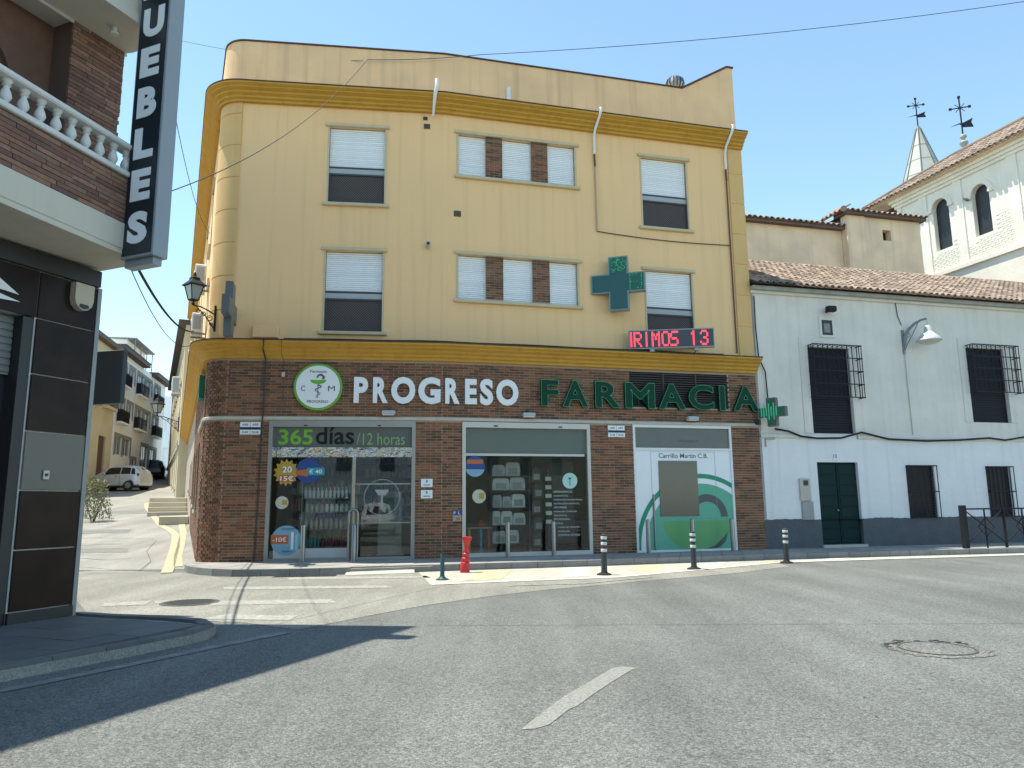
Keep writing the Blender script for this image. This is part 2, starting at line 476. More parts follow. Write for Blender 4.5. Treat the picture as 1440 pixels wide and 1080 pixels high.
def worn_paint(name, col, under, lo=0.42, hi=0.58, sc=7):
    m = bpy.data.materials.new(name); m.use_nodes = True
    N, L = m.node_tree.nodes, m.node_tree.links
    b = N['Principled BSDF']; b.inputs['Roughness'].default_value = 0.85
    tc = N.new('ShaderNodeTexCoord'); n = N.new('ShaderNodeTexNoise'); n.inputs['Scale'].default_value = sc; n.inputs['Detail'].default_value = 9; n.inputs['Roughness'].default_value = 0.75
    L.new(tc.outputs['Object'], n.inputs['Vector'])
    mr = N.new('ShaderNodeMapRange'); mr.inputs['From Min'].default_value = lo; mr.inputs['From Max'].default_value = hi
    L.new(n.outputs['Fac'], mr.inputs['Value'])
    mx = N.new('ShaderNodeMix'); mx.data_type = 'RGBA'
    mx.inputs['A'].default_value = (*under, 1); mx.inputs['B'].default_value = (*col, 1)
    L.new(mr.outputs[0], mx.inputs['Factor']); L.new(mx.outputs['Result'], b.inputs['Base Color'])
    MATS[name] = m
    return m
M_PAINT = worn_paint('worn_white_road_paint', (0.40, 0.39, 0.345), (0.225, 0.215, 0.185), 0.42, 0.66, 11)
M_PAINTDASH = worn_paint('worn_dash_paint', (0.28, 0.275, 0.235), (0.145, 0.148, 0.138), 0.40, 0.60, 42)
M_LINE = worn_paint('white_edge_line', (0.62, 0.60, 0.54), (0.30, 0.29, 0.25), 0.28, 0.50)
M_YELLOW = worn_paint('yellow_kerb_paint', (0.45, 0.41, 0.24), (0.33, 0.30, 0.22), 0.38, 0.64)
M_PAINTW = worn_paint('faded_white_hatch', (0.52, 0.50, 0.44), (0.40, 0.38, 0.32), 0.36, 0.66, 5)
M_HATCH = worn_paint('pale_hatched_apron', (0.44, 0.42, 0.35), (0.30, 0.28, 0.23), 0.3, 0.62, 3)
M_HATCHY = worn_paint('faded_yellow_hatch', (0.47, 0.41, 0.22), (0.38, 0.36, 0.28), 0.38, 0.66, 5)

# ------------------------------------------------------------------ frames of the facades
FL = frame(-5.826, 17.647, 7.407)      # corner half of the pharmacy front, x to the right, y into the building
FR = frame(-1.732, 18.179, 14.590)     # right half of the pharmacy front
FW = frame(6.789, 20.397, 14.580)      # white house
FM = frame(-5.27, 9.12, 67.5)          # furniture shop, x runs away from the viewer
def pt(F, x, y, z=0.0):
    return F @ Vector((x, y, z))
LB = 4.13                              # where the pharmacy front bends
RE = 8.83                              # right end of the pharmacy
PZ = 0.14                              # pavement level
_c = pt(FL, -1.0, 0.65)
SA = -65.5                             # side wall direction
_dS = Vector((math.cos(R(SA)), math.sin(R(SA)), 0)); _iS = Vector((-_dS.y, _dS.x, 0))
TS = _c - _iS * 0.65
FS = frame(TS.x, TS.y, SA)             # side street wall, x = 0 at the corner, negative going away
SLEN = 25.0
a0 = math.atan2(-_iS.y, -_iS.x); a1 = R(7.407 - 90)
a0 = a0 if a0 < a1 else a0 - 2 * math.pi
ARC = [(_c.x + 0.65 * math.cos(a0 + (a1 - a0) * i / 12), _c.y + 0.65 * math.sin(a0 + (a1 - a0) * i / 12)) for i in range(13)]
def xy(v): return (v.x, v.y)
PATH = [xy(pt(FS, -SLEN, 0))] + ARC + [xy(pt(FL, LB, 0)), xy(pt(FR, RE, 0))]
def street_z(x, y):
    return max(0.0, (y - 17.5) * 0.085)

# ================================================================== GROUND
struct(Geo().quad((-400, -300, 0), (400, -300, 0), (400, 500, 0), (-400, 500, 0)).obj('road', M_ASPHALT))
# older, bleached surfacing of the junction
_ja = [(-9.5, 17.4), (-12, 12), (-5.6, 9.9), (-3.3, 9.25), (-2.43, 8.66), (-1.9, 9.6), (-1.31, 10.55), (-0.5, 11.5), (0.43, 12.35), (2.2, 13.6), (4.2, 14.9), (5.99, 16.5), (6.1, 18.3), (1.86, 16.9), (-2.03, 15.9), (-5.86, 15.2), (-7.2, 16.4)]
struct(Geo().poly([(x, y, 0.004) for x, y in _ja]).obj('junction_surface', M_OLDASPH))
# side street climbing away
g = Geo()
ys = [17.3, 17.5, 18.5, 20, 22, 25, 28, 32, 36, 40, 45, 52, 60, 75, 95, 130]
for y0, y1 in zip(ys, ys[1:]):
    def xr(y): return max(-6.9, TS.x - 0.0) - (y - TS.y) * 0.456 + 1.2 if y > 18.5 else -6.3
    for k in range(6):
        f0, f1 = k / 6, (k + 1) / 6
        def X(y, f): return -75 + (xr(y) + 75) * (1 - (1 - f) ** 2 if False else f)
        g.quad((X(y0, f0), y0, street_z(0, y0) + 0.008), (X(y0, f1), y0, street_z(0, y0) + 0.008), (X(y1, f1), y1, street_z(0, y1) + 0.008), (X(y1, f0), y1, street_z(0, y1) + 0.008))
STREET = struct(g.obj('side_street', M_CONC))
# tar-filled cracks and patch joints of the side street
M_TAR = mat('tar_joint', (0.085, 0.083, 0.075), 0.9, var=0.2)
M_PATCH = mat('asphalt_patch', (0.19, 0.185, 0.17), 0.9, var=0.2, bump=0.4, bscale=90)
g = Geo()
def crack(pts, w):
    for (xa, ya), (xb, yb) in zip(pts, pts[1:]):
        d = Vector((xb - xa, yb - ya)).normalized(); n = Vector((-d.y, d.x)) * w
        h = lambda x, y: street_z(x, y) + (0.013 if y > 17.3 else 0.009)
        g.quad((xa - n.x, ya - n.y, h(xa, ya)), (xb - n.x, yb - n.y, h(xb, yb)), (xb + n.x, yb + n.y, h(xb, yb)), (xa + n.x, ya + n.y, h(xa, ya)))
for k in range(24):
    y = 12.2 + k * .95 + rnd.uniform(-.4, .4); x0 = -8.2 - max(0, y - 17) * .45
    n = rnd.randint(4, 7); xs = x0 - rnd.uniform(0, 1.2); pts = []
    for i in range(n):
        pts.append((xs - i * rnd.uniform(.5, .9), y + rnd.uniform(-.18, .18) + i * rnd.choice((-.12, .05, .12))))
    if k != 4: crack(pts, rnd.uniform(.006, .016))
crack([(-10.0, 22.5), (-10.6, 24), (-11.2, 25.5), (-11.8, 27.2), (-12.6, 29)], .008)
crack([(-8.4, 17.0), (-8.9, 18.6), (-9.9, 20.4), (-10.7, 22.6)], .008)
struct(g.obj('street_cracks', M_TAR))
g = Geo()
for (xa, xb, ya, yb) in ((-13.2, -10.3, 20.2, 21.0), (-16.2, -12.6, 24.6, 25.7), (-20.5, -15.0, 31.5, 33.0)):
    hz = lambda x, y: street_z(x, y) + 0.012
    g.quad((xa, ya, hz(xa, ya)), (xb, ya, hz(xb, ya)), (xb - .4, yb, hz(xb, yb)), (xa - .4, yb, hz(xa, yb)))
struct(g.obj('street_patches', M_PATCH))

# ---- pavement in front of the pharmacy and the white house
KERB = [(-7.35, 16.95), (-7.05, 16.45), (-6.6, 15.95), (-5.86, 15.42), (-4.6, 15.42), (-3.36, 15.66), (-2.03, 16.06), (-0.7, 16.42), (0.58, 16.74), (1.86, 17.08), (4.0, 17.75), (6.15, 18.44), (9.7, 19.2), (13.23, 19.9), (18, 20.9), (26, 22.6)]
def resample(path, n):
    P = [Vector(q) for q in path]; L_ = [0]
    for a, b in zip(P, P[1:]): L_.append(L_[-1] + (b - a).length)
    out = []
    for i in range(n + 1):
        t = L_[-1] * i / n
        k = max(j for j in range(len(L_)) if L_[j] <= t + 1e-9); k = min(k, len(P) - 2)
        f = (t - L_[k]) / (L_[k + 1] - L_[k])
        out.append(P[k].lerp(P[k + 1], f))
    return out
INNER = ARC[2:] + [xy(pt(FL, LB, 0)), xy(pt(FR, RE, 0)), xy(pt(FW, 20, 0))]
NS = 60
ki = resample(KERB, NS); ii = resample(INNER, NS)
g = Geo()
for k in range(NS):
    g.slab([xy(ki[k]), xy(ki[k + 1]), xy(ii[k + 1]), xy(ii[k])], 0.0, PZ - 0.03)
PAV = struct(g.obj('pavement', M_CONC))
def inset(poly, d):
    c = sum((Vector(q) for q in poly), Vector((0, 0))) / len(poly)
    return [xy(Vector(q) + (c - Vector(q)).normalized() * d) for q in poly]
KW = 0.14
for k in range(NS):
    a, b = ki[k], ki[k + 1]; c, d = ii[k + 1], ii[k]
    la, lb = (d - a).length, (c - b).length
    a2, b2 = a + (d - a) * (KW / la), b + (c - b) * (KW / lb)
    ramp_here = -3.5 < a.x < -2.2
    zt = 0.035 if ramp_here else PZ
    Geo().slab(inset([xy(a - (d - a) * .03 / la), xy(b - (c - b) * .03 / lb), xy(b2), xy(a2)], .006), -0.02, zt + 0.002).obj('kerb_stone', M_KERB, None, PAV)
    rows = 4
    for r in range(rows):
        f0, f1 = r / rows, (r + 1) / rows
        q = [xy(a2.lerp(d, f0)), xy(b2.lerp(c, f0)), xy(b2.lerp(c, f1)), xy(a2.lerp(d, f1))]
        if a.x > 12 and r > 1: pass
        zz = PZ + rnd.uniform(-.003, .003)
        Geo().slab(inset(q, .008), PZ - 0.06, zz).obj('paving_slab', M_SLAB, None, PAV)
# dropped ramp at the shop door
g = Geo()
g.v = [(-3.42, 15.35, 0.012), (-2.05, 15.72, 0.012), (-2.2, 16.6, PZ + .008), (-3.5, 16.3, PZ + .008), (-3.42, 15.35, 0.0), (-2.05, 15.72, 0.0), (-2.2, 16.6, 0.0), (-3.5, 16.3, 0.0)]
g.f = [(0, 1, 2, 3), (0, 4, 5, 1), (1, 5, 6, 2), (3, 7, 4, 0)]
g.obj('door_ramp', mat('concrete_ramp', (0.42, 0.40, 0.34), .9, var=.15, bump=.3), None, PAV)

# ---- painted apron and lines along the kerb
def strip(name, pa, pb, z, m):
    g = Geo()
    for k in range(len(pa) - 1):
        g.quad((*pa[k], z), (*pa[k + 1], z), (*pb[k + 1], z), (*pb[k], z))
    return struct(g.obj(name, m))
LINE = [(-1.48, 13.45), (-0.3, 13.85), (1.91, 14.45), (3.9, 15.95), (5.99, 17.55), (9.0, 18.35), (12.78, 19.25), (18, 20.3)]
KOUT = [(-2.0, 15.95), (-0.7, 16.33), (1.86, 16.99), (4.0, 17.66), (6.1, 18.33), (9.0, 18.98), (12.9, 19.74), (18, 20.82)]
strip('apron', LINE, KOUT, 0.008, M_HATCH)
strip('edge_line', [(x + .05, y - .12) for x, y in LINE], LINE, 0.012, M_LINE)
for k in range(6):
    t0 = .06 + k * .155; t1 = t0 + .055
    def at(path, t):
        P = resample(path[:6], 100); return P[int(t * 99)]
    a, b = at(LINE, t0), at(LINE, t1); c, d = at(KOUT, min(1, t1 + .07)), at(KOUT, min(1, t0 + .07))
    a, b = a.lerp(d, .12), b.lerp(c, .12); c, d = c.lerp(b, .06), d.lerp(a, .06)
    struct(Geo().quad((*a, .012), (*b, .012), (*c, .012), (*d, .012)).obj('hatch_stripe', M_HATCHY if k % 2 == 0 else M_PAINTW))
strip('lane_line', [(-.1, 13.0), (1.2, 13.25), (2.6, 14.3)], [(-.1, 13.08), (1.2, 13.34), (2.6, 14.4)], 0.012, M_PAINT)
strip('lane_line', [(2.5, 15.0), (3.4, 15.6)], [(2.44, 15.06), (3.34, 15.66)], 0.012, M_LINE)
for q in ([(-5.85, 10.85), (-5.3, 11.0), (-5.45, 11.5), (-6.0, 11.2)], [(-5.2, 11.1), (-4.6, 11.25), (-4.9, 11.55), (-5.4, 11.45)], [(-4.3, 10.85), (-2.55, 11.0), (-2.75, 11.45), (-4.55, 11.35)],
          [(-3.9, 9.55), (-2.75, 9.35), (-2.75, 9.75), (-3.75, 9.95)], [(-4.9, 12.9), (-2.05, 12.95), (-2.25, 13.35), (-5.1, 13.35)], [(-4.3, 14.55), (-1.6, 14.7), (-1.75, 15.1), (-4.5, 15.05)]):
    struct(Geo().poly([(x, y, .008) for x, y in q]).obj('crossing_stripe', M_PAINT))
struct(Geo().poly([(0.03, 4.80, .004), (.12, 4.82, .004), (.21, 4.90, .004), (.36, 5.25, .004), (.42, 5.33, .004), (.60, 5.72, .004), (.74, 6.0, .004), (.97, 6.44, .004), (1.04, 6.5, .004), (.92, 6.57, .004), (.82, 6.52, .004), (.62, 6.12, .004), (.50, 5.88, .004), (.36, 5.62, .004), (.22, 5.28, .004)]).obj('lane_dash', M_PAINTDASH))
# expansion joint across the asphalt
struct(Geo().quad((-1.0, 8.87, .004), (9.5, 8.45, .004), (9.5, 8.462, .004), (-1.0, 8.882, .004)).obj('road_seam', mat('fine_seam', (.09, .09, .085), .9)))
g = Geo()
def hair(pts, w):
    for (xa, ya), (xb, yb) in zip(pts, pts[1:]):
        d = Vector((xb - xa, yb - ya)).normalized(); n = Vector((-d.y, d.x)) * w
        g.quad((xa - n.x, ya - n.y, .005), (xb - n.x, yb - n.y, .005), (xb + n.x, yb + n.y, .005), (xa + n.x, ya + n.y, .005))
for i in range(14):
    x, y = rnd.uniform(1.8, 4.4), rnd.uniform(4.8, 7.6); r_ = rnd.uniform(.006, .018)
    g.poly([(x + r_ * rnd.uniform(.6, 1.2) * math.cos(k * .9), y + r_ * rnd.uniform(.6, 1.2) * math.sin(k * .9), .005) for k in range(7)])
stuff(g.obj('road_wear', M_TAR, None, bpy.data.objects['road']))
# yellow kerb lines of the side street
def sline(name, pts, w, m, dz=.02):
    g = Geo()
    P = [Vector(q) for q in pts]; L_ = []
    for k, q in enumerate(P):
        d = (P[min(k + 1, len(P) - 1)] - P[max(k - 1, 0)]).normalized(); n = Vector((d.y, -d.x)) * w
        L_.append((q - n, q + n))
    for (a, b), (c, d) in zip(L_, L_[1:]):
        h = lambda q: street_z(q.x, q.y) + dz
        g.quad((*a, h(a)), (*b, h(b)), (*d, h(d)), (*c, h(c)))
    return struct(g.obj(name, m))
sline('yellow_line', [(-7.45, 16.3), (-8.0, 17.6), (-8.75, 19.4), (-9.5, 21.2), (-10.7, 23.9), (-11.6, 25.4), (-12.5, 26.7), (-13.9, 29.2), (-15.3, 31.7), (-16.8, 34.4), (-18.2, 37.2)], .12, M_YELLOW)
sline('yellow_line', [(-7.85, 17.75), (-8.6, 19.4), (-9.3, 21.1), (-10.6, 24.2), (-12.1, 27.4)], .10, M_YELLOW)

# ---- manhole covers and gully
M_CASTIRON = mat('cast_iron', (0.085, 0.085, 0.08), 0.7, var=0.3, scale=10, bump=0.6, bscale=70)
def manhole(label, x, y, r, name='manhole_cover', worn=False):
    t = thing(name, label, 'manhole', (x, y, 0))
    T = Matrix.Translation((x, y, 0))
    Geo().lathe([(r * 1.14, 0.0), (r * 1.14, 0.012), (r * 1.02, 0.014), (r * 1.02, 0.008)], 36).obj('frame_ring', M_CASTIRON, T, t)
    cov = Geo().lathe([(r, 0.002), (r, 0.013), (0.01, 0.013)], 36).obj('cover', M_CASTIRON if not worn else M_PATCH, T, t)
    g = Geo()
    n = int(r / .045)
    for i in range(-n, n + 1):
        for j in range(-n, n + 1):
            if math.hypot(i, j) * .045 < r * .92:
                g.box(i * .045 - .014, i * .045 + .014, j * .045 - .014, j * .045 + .014, .012, .018)
    if not worn: g.obj('stud_pattern', M_CASTIRON, T, cov)
    return t
manhole('round studded iron manhole cover beside the crossing stripes', -4.75, 11.2, .36)
def sunk_cover():
    x, y = 3.93, 7.2
    t = thing('manhole_cover', 'sunken round cover with broken tarmac rim on the open road', 'manhole', (x, y, 0))
    T = Matrix.Translation((x, y, 0))
    g = Geo(); n = 40
    for i in range(n):
        a, b = 2 * math.pi * i / n, 2 * math.pi * (i + 1) / n
        ra = .40 + .09 * rnd.random(); 
        def q(an, r): return (r * math.cos(an), r * math.sin(an), .005)
        g.quad(q(a, .30), q(a, ra), q(b, .40 + .09 * rnd.random()), q(b, .30))
    g.obj('broken_rim', asphalt_mat('crumbled_tarmac', (.15, .145, .13), 1.0), T, t)
    Geo().lathe([(.335, .0), (.335, .012), (.315, .012), (.315, .0)], 40).obj('frame_ring', M_CASTIRON, T, t)
    Geo().lathe([(.31, .0), (.31, .009), (.01, .009)], 40).obj('cover', asphalt_mat('dusty_cover', (.15, .152, .138), .8), T, t)
    g = Geo()
    for i in range(22):
        a = rnd.uniform(math.pi * .1, math.pi * .95); r = rnd.uniform(.36, .47)
        g.box(r * math.cos(a) - .02, r * math.cos(a) + .03, r * math.sin(a) - .012, r * math.sin(a) + .012, .003, .012)
    stuff(g.obj('rim_crumbs', M_TAR, T, t))
sunk_cover()
_g = thing('drain_grate', 'long slotted gutter grate at the kerb before the pharmacy door', 'drain', (-4.2, 15.27, 0))
_F = frame(-4.2, 15.27, 5)
Geo().box(-.62, .62, -.12, .12, .0, .012).obj('grate_frame', M_CASTIRON, _F, _g)
for i in range(20):
    Geo().box(-.57 + i * .06, -.54 + i * .06, -.1, .1, .012, .02).obj('bar', M_BLACK, _F, _g)

# ---- pavement of the furniture shop
MK = [(-9.4, -3.0), (-6.6, 2.0), (-4.9, 4.9), (-4.13, 6.21), (-3.62, 7.15), (-3.32, 7.78), (-3.22, 8.1), (-3.27, 8.42), (-3.42, 8.66), (-3.75, 8.88), (-4.4, 9.1), (-5.2, 9.32), (-6.2, 10.8), (-9, 15)]
MI = [(-14, -3.0), (-9.8, 2.0), (-8.6, 4.9), (-7.9, 6.21), (-7.2, 7.15), (-6.9, 7.5), (-6.6, 7.9), (-6.2, 8.2), (-5.9, 8.5), (-5.7, 8.8), (-5.5, 9.0), (-5.4, 9.2), (-6.4, 10.7), (-9.2, 15)]
MP = struct(Geo().slab(MK + list(reversed(MI)), 0.0, .09).obj('shop_pavement', M_CONC))
km = resample(MK, 46)
mi = resample(MI, 46)
for k in range(46):
    a, b, c, d = km[k], km[k + 1], mi[k + 1], mi[k]
    if a.y < 1.5 or a.y > 11 : continue
    dn = (b - a).normalized(); n = Vector((-dn.y, dn.x)) * .13
    Geo().slab(inset([xy(a), xy(b), xy(b + n), xy(a + n)], .004), -.02, .125).obj('kerb_stone', mat('dark_kerb', (.13, .13, .125), .85, var=.2, scale=8, per=.12, bump=.3), None, MP)  # same mix as the granite kerb in a darker colour
# square slabs aligned with the facade
def inside(p, poly):
    c = False; n = len(poly)
    for i in range(n):
        (x0, y0), (x1, y1) = poly[i], poly[(i + 1) % n]
        if (y0 > p[1]) != (y1 > p[1]) and p[0] < (x1 - x0) * (p[1] - y0) / (y1 - y0) + x0: c = not c
    return c
_kp = [(q[0], q[1]) for q in MK[1:12]] + list(reversed(MI[1:12]))
for i in range(-22, 4):
    for j in range(0, 9):
        u0, v0 = i * .4, -.02 - j * .4
        q = [xy(pt(FM, u0 + du, v0 - dv)) for du, dv in ((0, .4), (.4, .4), (.4, 0), (0, 0))]
        cc = xy(pt(FM, u0 + .2, v0 - .2))
        if not all(inside(p_, _kp) for p_ in q): continue
        if cc[1] < 3.0: continue
        Geo().slab(inset(q, .006), .06, .12 + rnd.uniform(-.002, .002)).obj('paving_slab', M_MSLAB, None, MP)
# concrete gutter strip along this kerb
strip('gutter_strip', [(-9.1, -3.1), (-6.35, 1.9), (-4.65, 4.8), (-3.88, 6.1), (-3.37, 7.04), (-3.05, 7.7), (-2.6, 8.5)], [(-9.0, -3.15), (-6.25, 1.85), (-4.55, 4.75), (-3.76, 6.05), (-3.25, 6.98), (-2.9, 7.65), (-2.45, 8.45)], .006, worn_paint('faint_gutter_line', (.24, .24, .22), (.15, .153, .145), .40, .62, 6))

# ================================================================== PHARMACY BUILDING
PH = thing('pharmacy_building', 'three storey yellow corner building with red brick ground floor', 'building', xy(pt(FL, -1, 0)) + (0,))
LWIN = [(1.15, 2.65, 5.66, 7.75), (1.15, 2.65, 9.02, 11.1)]
RWIN = [(5.57, 7.05, 5.66, 7.74), (5.57, 7.05, 9.0, 11.07)]
RTRI = [(.34, 3.68, 6.58, 7.78), (.34, 3.68, 9.95, 11.12)]
WT, WB = 11.75, 5.3
g = Geo().wall(-1.0, LB, WB, WT, LWIN, .18); g.obj('stucco_wall', M_STUCCO, FL, PH)
g = Geo().wall(0, RE, WB, WT, RWIN + RTRI, .18); g.obj('stucco_wall', M_STUCCO, FR, PH)
SWIN = [(x, x + 1.1, z, z + 2.0) for x in (-4.2, -8.4, -12.6, -16.8, -21) for z in (5.9, 9.0)]
g = Geo().wall(-SLEN, 0, WB, WT, SWIN, .15); g.obj('stucco_wall', M_STUCCO, FS, PH)
# rounded corner with rusticated courses
g = Geo(); joints = [5.3 + .86 * i for i in range(1, 8)]
prof_zs = [(WB, 0)]
for j in joints:
    if j < WT - .1: prof_zs += [(j - .02, 0), (j, -.02), (j + .02, 0)]
prof_zs.append((WT, 0))
arcp = [xy(pt(FS, -.12, 0))] + ARC[0:13]
g.sweep(arcp, [(.03 + o, z) for z, o in prof_zs] + [(-.1, WT), (-.1, WB)])
g.obj('corner_pilaster', M_PILASTER, None, PH, smooth=True)
# right edge pilaster in blocks
for i in range(7):
    z0 = 5.35 + i * .915
    Geo().box(8.36, RE - .005, -.035, .02, z0 + .012, z0 + .903, .01).obj('pilaster_block', M_PILASTER, FR, PH)
Geo().box(8.37, RE - .01, -.015, .02, 5.35, 11.75).obj('pilaster_core', M_STUCCO, FR, PH)
# cornices
def cornice(z, ov):
    p = [(0, z), (.10, z), (.10, z + .06), (.16, z + .085), (.16, z + .14), (.24, z + .18), (.24, z + .23), (.34, z + .27), (.34, z + .30), (ov, z + .34), (ov, z + .385), (0, z + .42)]
    Geo().sweep(PATH, p).obj('cornice', M_CORNICE, None, PH)
    Geo().sweep(PATH, [(-.05, z + .42), (0, z + .423), (ov + .015, z + .388), (ov + .015, z + .415), (0, z + .45), (-.05, z + .45)]).obj('cornice_cap', M_CAP, None, PH)
cornice(4.94, .42)
cornice(11.62, .42)
# parapet
PPATH = [xy(pt(FS, -SLEN, .02))] + [(x + .02 * (_c.x - x), y + .02 * (_c.y - y)) for x, y in ARC] + [xy(pt(FL, LB, .02)), xy(pt(FR, 7.04, .02))]
Geo().sweep(PPATH, [(0, 11.7), (0, 13.37), (-.25, 13.37), (-.25, 11.7)]).obj('parapet', M_PARAPET, None, PH)
Geo().sweep(PPATH, [(.03, 13.372), (.03, 13.41), (-.28, 13.43), (-.28, 13.372)]).obj('parapet_cap', M_CAP, None, PH)
Geo().prism([(7.04, 11.7), (8.72, 11.7), (8.72, 14.26), (8.54, 14.26), (7.04, 13.37)], .02, .27).obj('parapet_gable', M_PARAPET, FR, PH)
Geo().prism([(7.04, 13.372), (8.54, 14.262), (8.75, 14.262), (8.75, 14.31), (8.52, 14.31), (7.02, 13.42)], -.01, .30).obj('parapet_cap', M_CAP, FR, PH)
# roof deck and back so the block is solid
back = [xy(pt(FR, RE, 12)), xy(pt(FS, -SLEN, 9))]
Geo().slab([xy(pt(FS, -SLEN, .2))] + [(x + .25 * (_c.x - x), y + .25 * (_c.y - y)) for x, y in ARC] + [xy(pt(FL, LB, .2)), xy(pt(FR, RE - .05, .2)), xy(pt(FR, RE - .05, 12)), xy(pt(FS, -SLEN, 9))], 11.8, 11.95).obj('roof_deck', M_STONE, None, PH)
Geo().quad((RE, 0, 0), (RE, 12, 0), (RE, 12, 12), (RE, 0, 12)).obj('gable_wall', M_STUCCO, FR, PH)
Geo().slab([xy(pt(FS, -SLEN, 9)), xy(pt(FR, RE - .05, 12)), xy(pt(FR, RE - .05, 12.2)), xy(pt(FS, -SLEN, 9.2))], 0, 12).obj('rear_wall', M_STUCCO, None, PH)

# ---- windows
SLAT = {}
def slat_mesh(w, h=.048):
    k = round(w, 3)
    if k not in SLAT:
        g = Geo(); y = 0.0
        prof = [(0, .0), (-.007, h * .25), (-.009, h * .5), (-.007, h * .75), (0, h), (.006, h), (.006, 0)]
        n = len(prof)
        g.v = [(0, a, b) for a, b in prof] + [(w, a, b) for a, b in prof]
        for i in range(n):
            j = (i + 1) % n
            g.f.append((i, n + i, n + j, j))
        g.f += [tuple(reversed(range(n))), tuple(range(n, 2 * n))]
        SLAT[k] = g.mesh('slat')
        SLAT[k].materials.append(M_SHUTTER)
    return SLAT[k]
def shutter(win, F, x0, x1, z0, z1, y):
    me = slat_mesh(x1 - x0); p_ = .0535
    n = int((z1 - z0) / p_)
    for i in range(n + 1):
        z = z1 - (i + 1) * p_
        if z < z0 - .03: break
        add('slat', me, M_SHUTTER, F @ Matrix.Translation((x0, y, z)), win)
def lattice_mesh(w, h, s=.068, t=.011):
    g = Geo(); n = int((w + h) / s) + 1
    for k in range(n):
        c = k * s
        for sgn in (1, -1):
            # lines x+z=c and x-z=c-h clipped to the rectangle
            pts = []
            if sgn == 1:
                xa, xb = max(0, c - h), min(w, c)
                za, zb = c - xa, c - xb
            else:
                d = c - h
                xa, xb = max(0, d), min(w, h + d)
                za, zb = xa - d, xb - d
            if xb - xa < .02: continue
            nx = t * .7
            y = 0 if sgn == 1 else .004
            g.quad((xa - nx, y, za), (xa + nx, y, za), (xb + nx, y, zb), (xb - nx, y, zb))
    return g.mesh('lattice')
LAT = {}
def sash_window(F, x0, x1, z0, z1, split):
    """opening with shutter half down and a lattice screen below"""
    w = Geo().box(x0 + .001, x1 - .001, .155, .175, z0 + .001, z1 - .001).obj('window', M_GLASSDARK, F, PH)
    fw = .045
    for xa in (x0 + .001, x1 - fw): Geo().box(xa, xa + fw - .001, -.012, .05, z0, z1 - .002).obj('jamb_trim', M_TRIM, F, w)
    Geo().box(x0 - .07, x1 + .07, -.07, .02, z1, z1 + .085, .015).obj('lintel', M_TRIM, F, w)
    Geo().box(x0 - .09, x1 + .09, -.09, .06, z0 - .085, z0, .015).obj('sill', M_TRIM, F, w)
    shutter(w, F, x0 + .05, x1 - .05, split, z1 - .01, .09)
    Geo().box(x0 + .045, x1 - .045, .06, .10, split - .055, split - .005).obj('shutter_end_bar', M_DARKBAR, F, w)
    Geo().box(x0 + .045, x1 - .045, .065, .10, split - .20, split - .058).obj('grey_rail', M_SHUTBAR, F, w)
    lw, lh = x1 - x0 - .1, split - .21 - z0
    key = (round(lw, 2), round(lh, 2))
    if key not in LAT: LAT[key] = lattice_mesh(lw, lh)
    add('lattice_screen', LAT[key], M_LATTICE, F @ Matrix.Translation((x0 + .05, .05, z0)), w)
    Geo().box(x0 + .045, x1 - .045, .075, .085, z0 + .002, split - .2).obj('screen_backing', M_LATBACK, F, w)
    g = Geo(); g.box(x0 + .045, x0 + .085, .035, .07, z0, split - .2); g.box(x1 - .085, x1 - .045, .035, .07, z0, split - .2); g.box(x0 + .085, x1 - .085, .035, .07, split - .245, split - .2); g.box(x0 + .085, x1 - .085, .035, .07, z0, z0 + .04)
    g.obj('screen_frame', M_DARKBAR, F, w)
sash_window(FL, *LWIN[0], 6.72)
sash_window(FL, *LWIN[1], 10.04)
sash_window(FR, *RWIN[0], 6.72)
sash_window(FR, *RWIN[1], 10.0)
BL, BH, PL, PH_ = .253, .055, .266, .067
BRICKS = []                                   # (frame, x0, x1, z)
def brick_zone(F, x0, x1, z0, z1, holes=(), off=0.0, y=0.0, dx=None):
    n0 = int(z0 / PH_)
    for r in range(n0, int(z1 / PH_) + 1):
        z = r * PH_ + .006
        if z < z0 - .001 or z + BH > z1 + .001: continue
        sh = (r % 2) * PL / 2 + off
        k0 = int((x0 - sh) / PL) - 2
        for k in range(k0, int((x1 - sh) / PL) + 2):
            segs = [(max(x0, k * PL + sh), min(x1, k * PL + sh + BL))]
            for h in holes:
                if z + BH > h[2] and z < h[3]:
                    out = []
                    for a, b in segs:
                        if b <= h[0] or a >= h[1]: out.append((a, b))
                        else:
                            if a < h[0]: out.append((a, h[0]))
                            if b > h[1]: out.append((h[1], b))
                    segs = out
            for a, b in segs:
                if b - a > .03: BRICKS.append((F, a, b, z, y))
for hz in RTRI:
    x0, x1, z0, z1 = hz
    w = Geo().box(x0 + .001, x1 - .001, .155, .175, z0 + .001, z1 - .001).obj('window', M_GLASSDARK, FR, PH)
    Geo().box(x0 - .06, x1 + .08, -.07, .02, z1, z1 + .085, .015).obj('lintel', M_TRIM, FR, w)
    Geo().box(x0 - .06, x1 + .08, -.09, .08, z0 - .085, z0, .015).obj('sill', M_TRIM, FR, w)
    for xa in (x0 + .001, x1 - .05): Geo().box(xa, xa + .049, -.012, .05, z0, z1 - .002).obj('jamb_trim', M_TRIM, FR, w)
    for a, b in ((x0 + .05, 1.13), (1.58, 2.39), (2.85, x1 - .05)):
        shutter(w, FR, a, b, z0 + .01, z1 - .01, .09)
    for a, b in ((1.13, 1.58), (2.39, 2.85)):
        Geo().box(a, b, .0, .12, z0 + .001, z1 - .002).obj('mullion_pier', M_MORTAR, FR, w)
        brick_zone(FR, a, b, z0, z1, off=a % PL + .1)
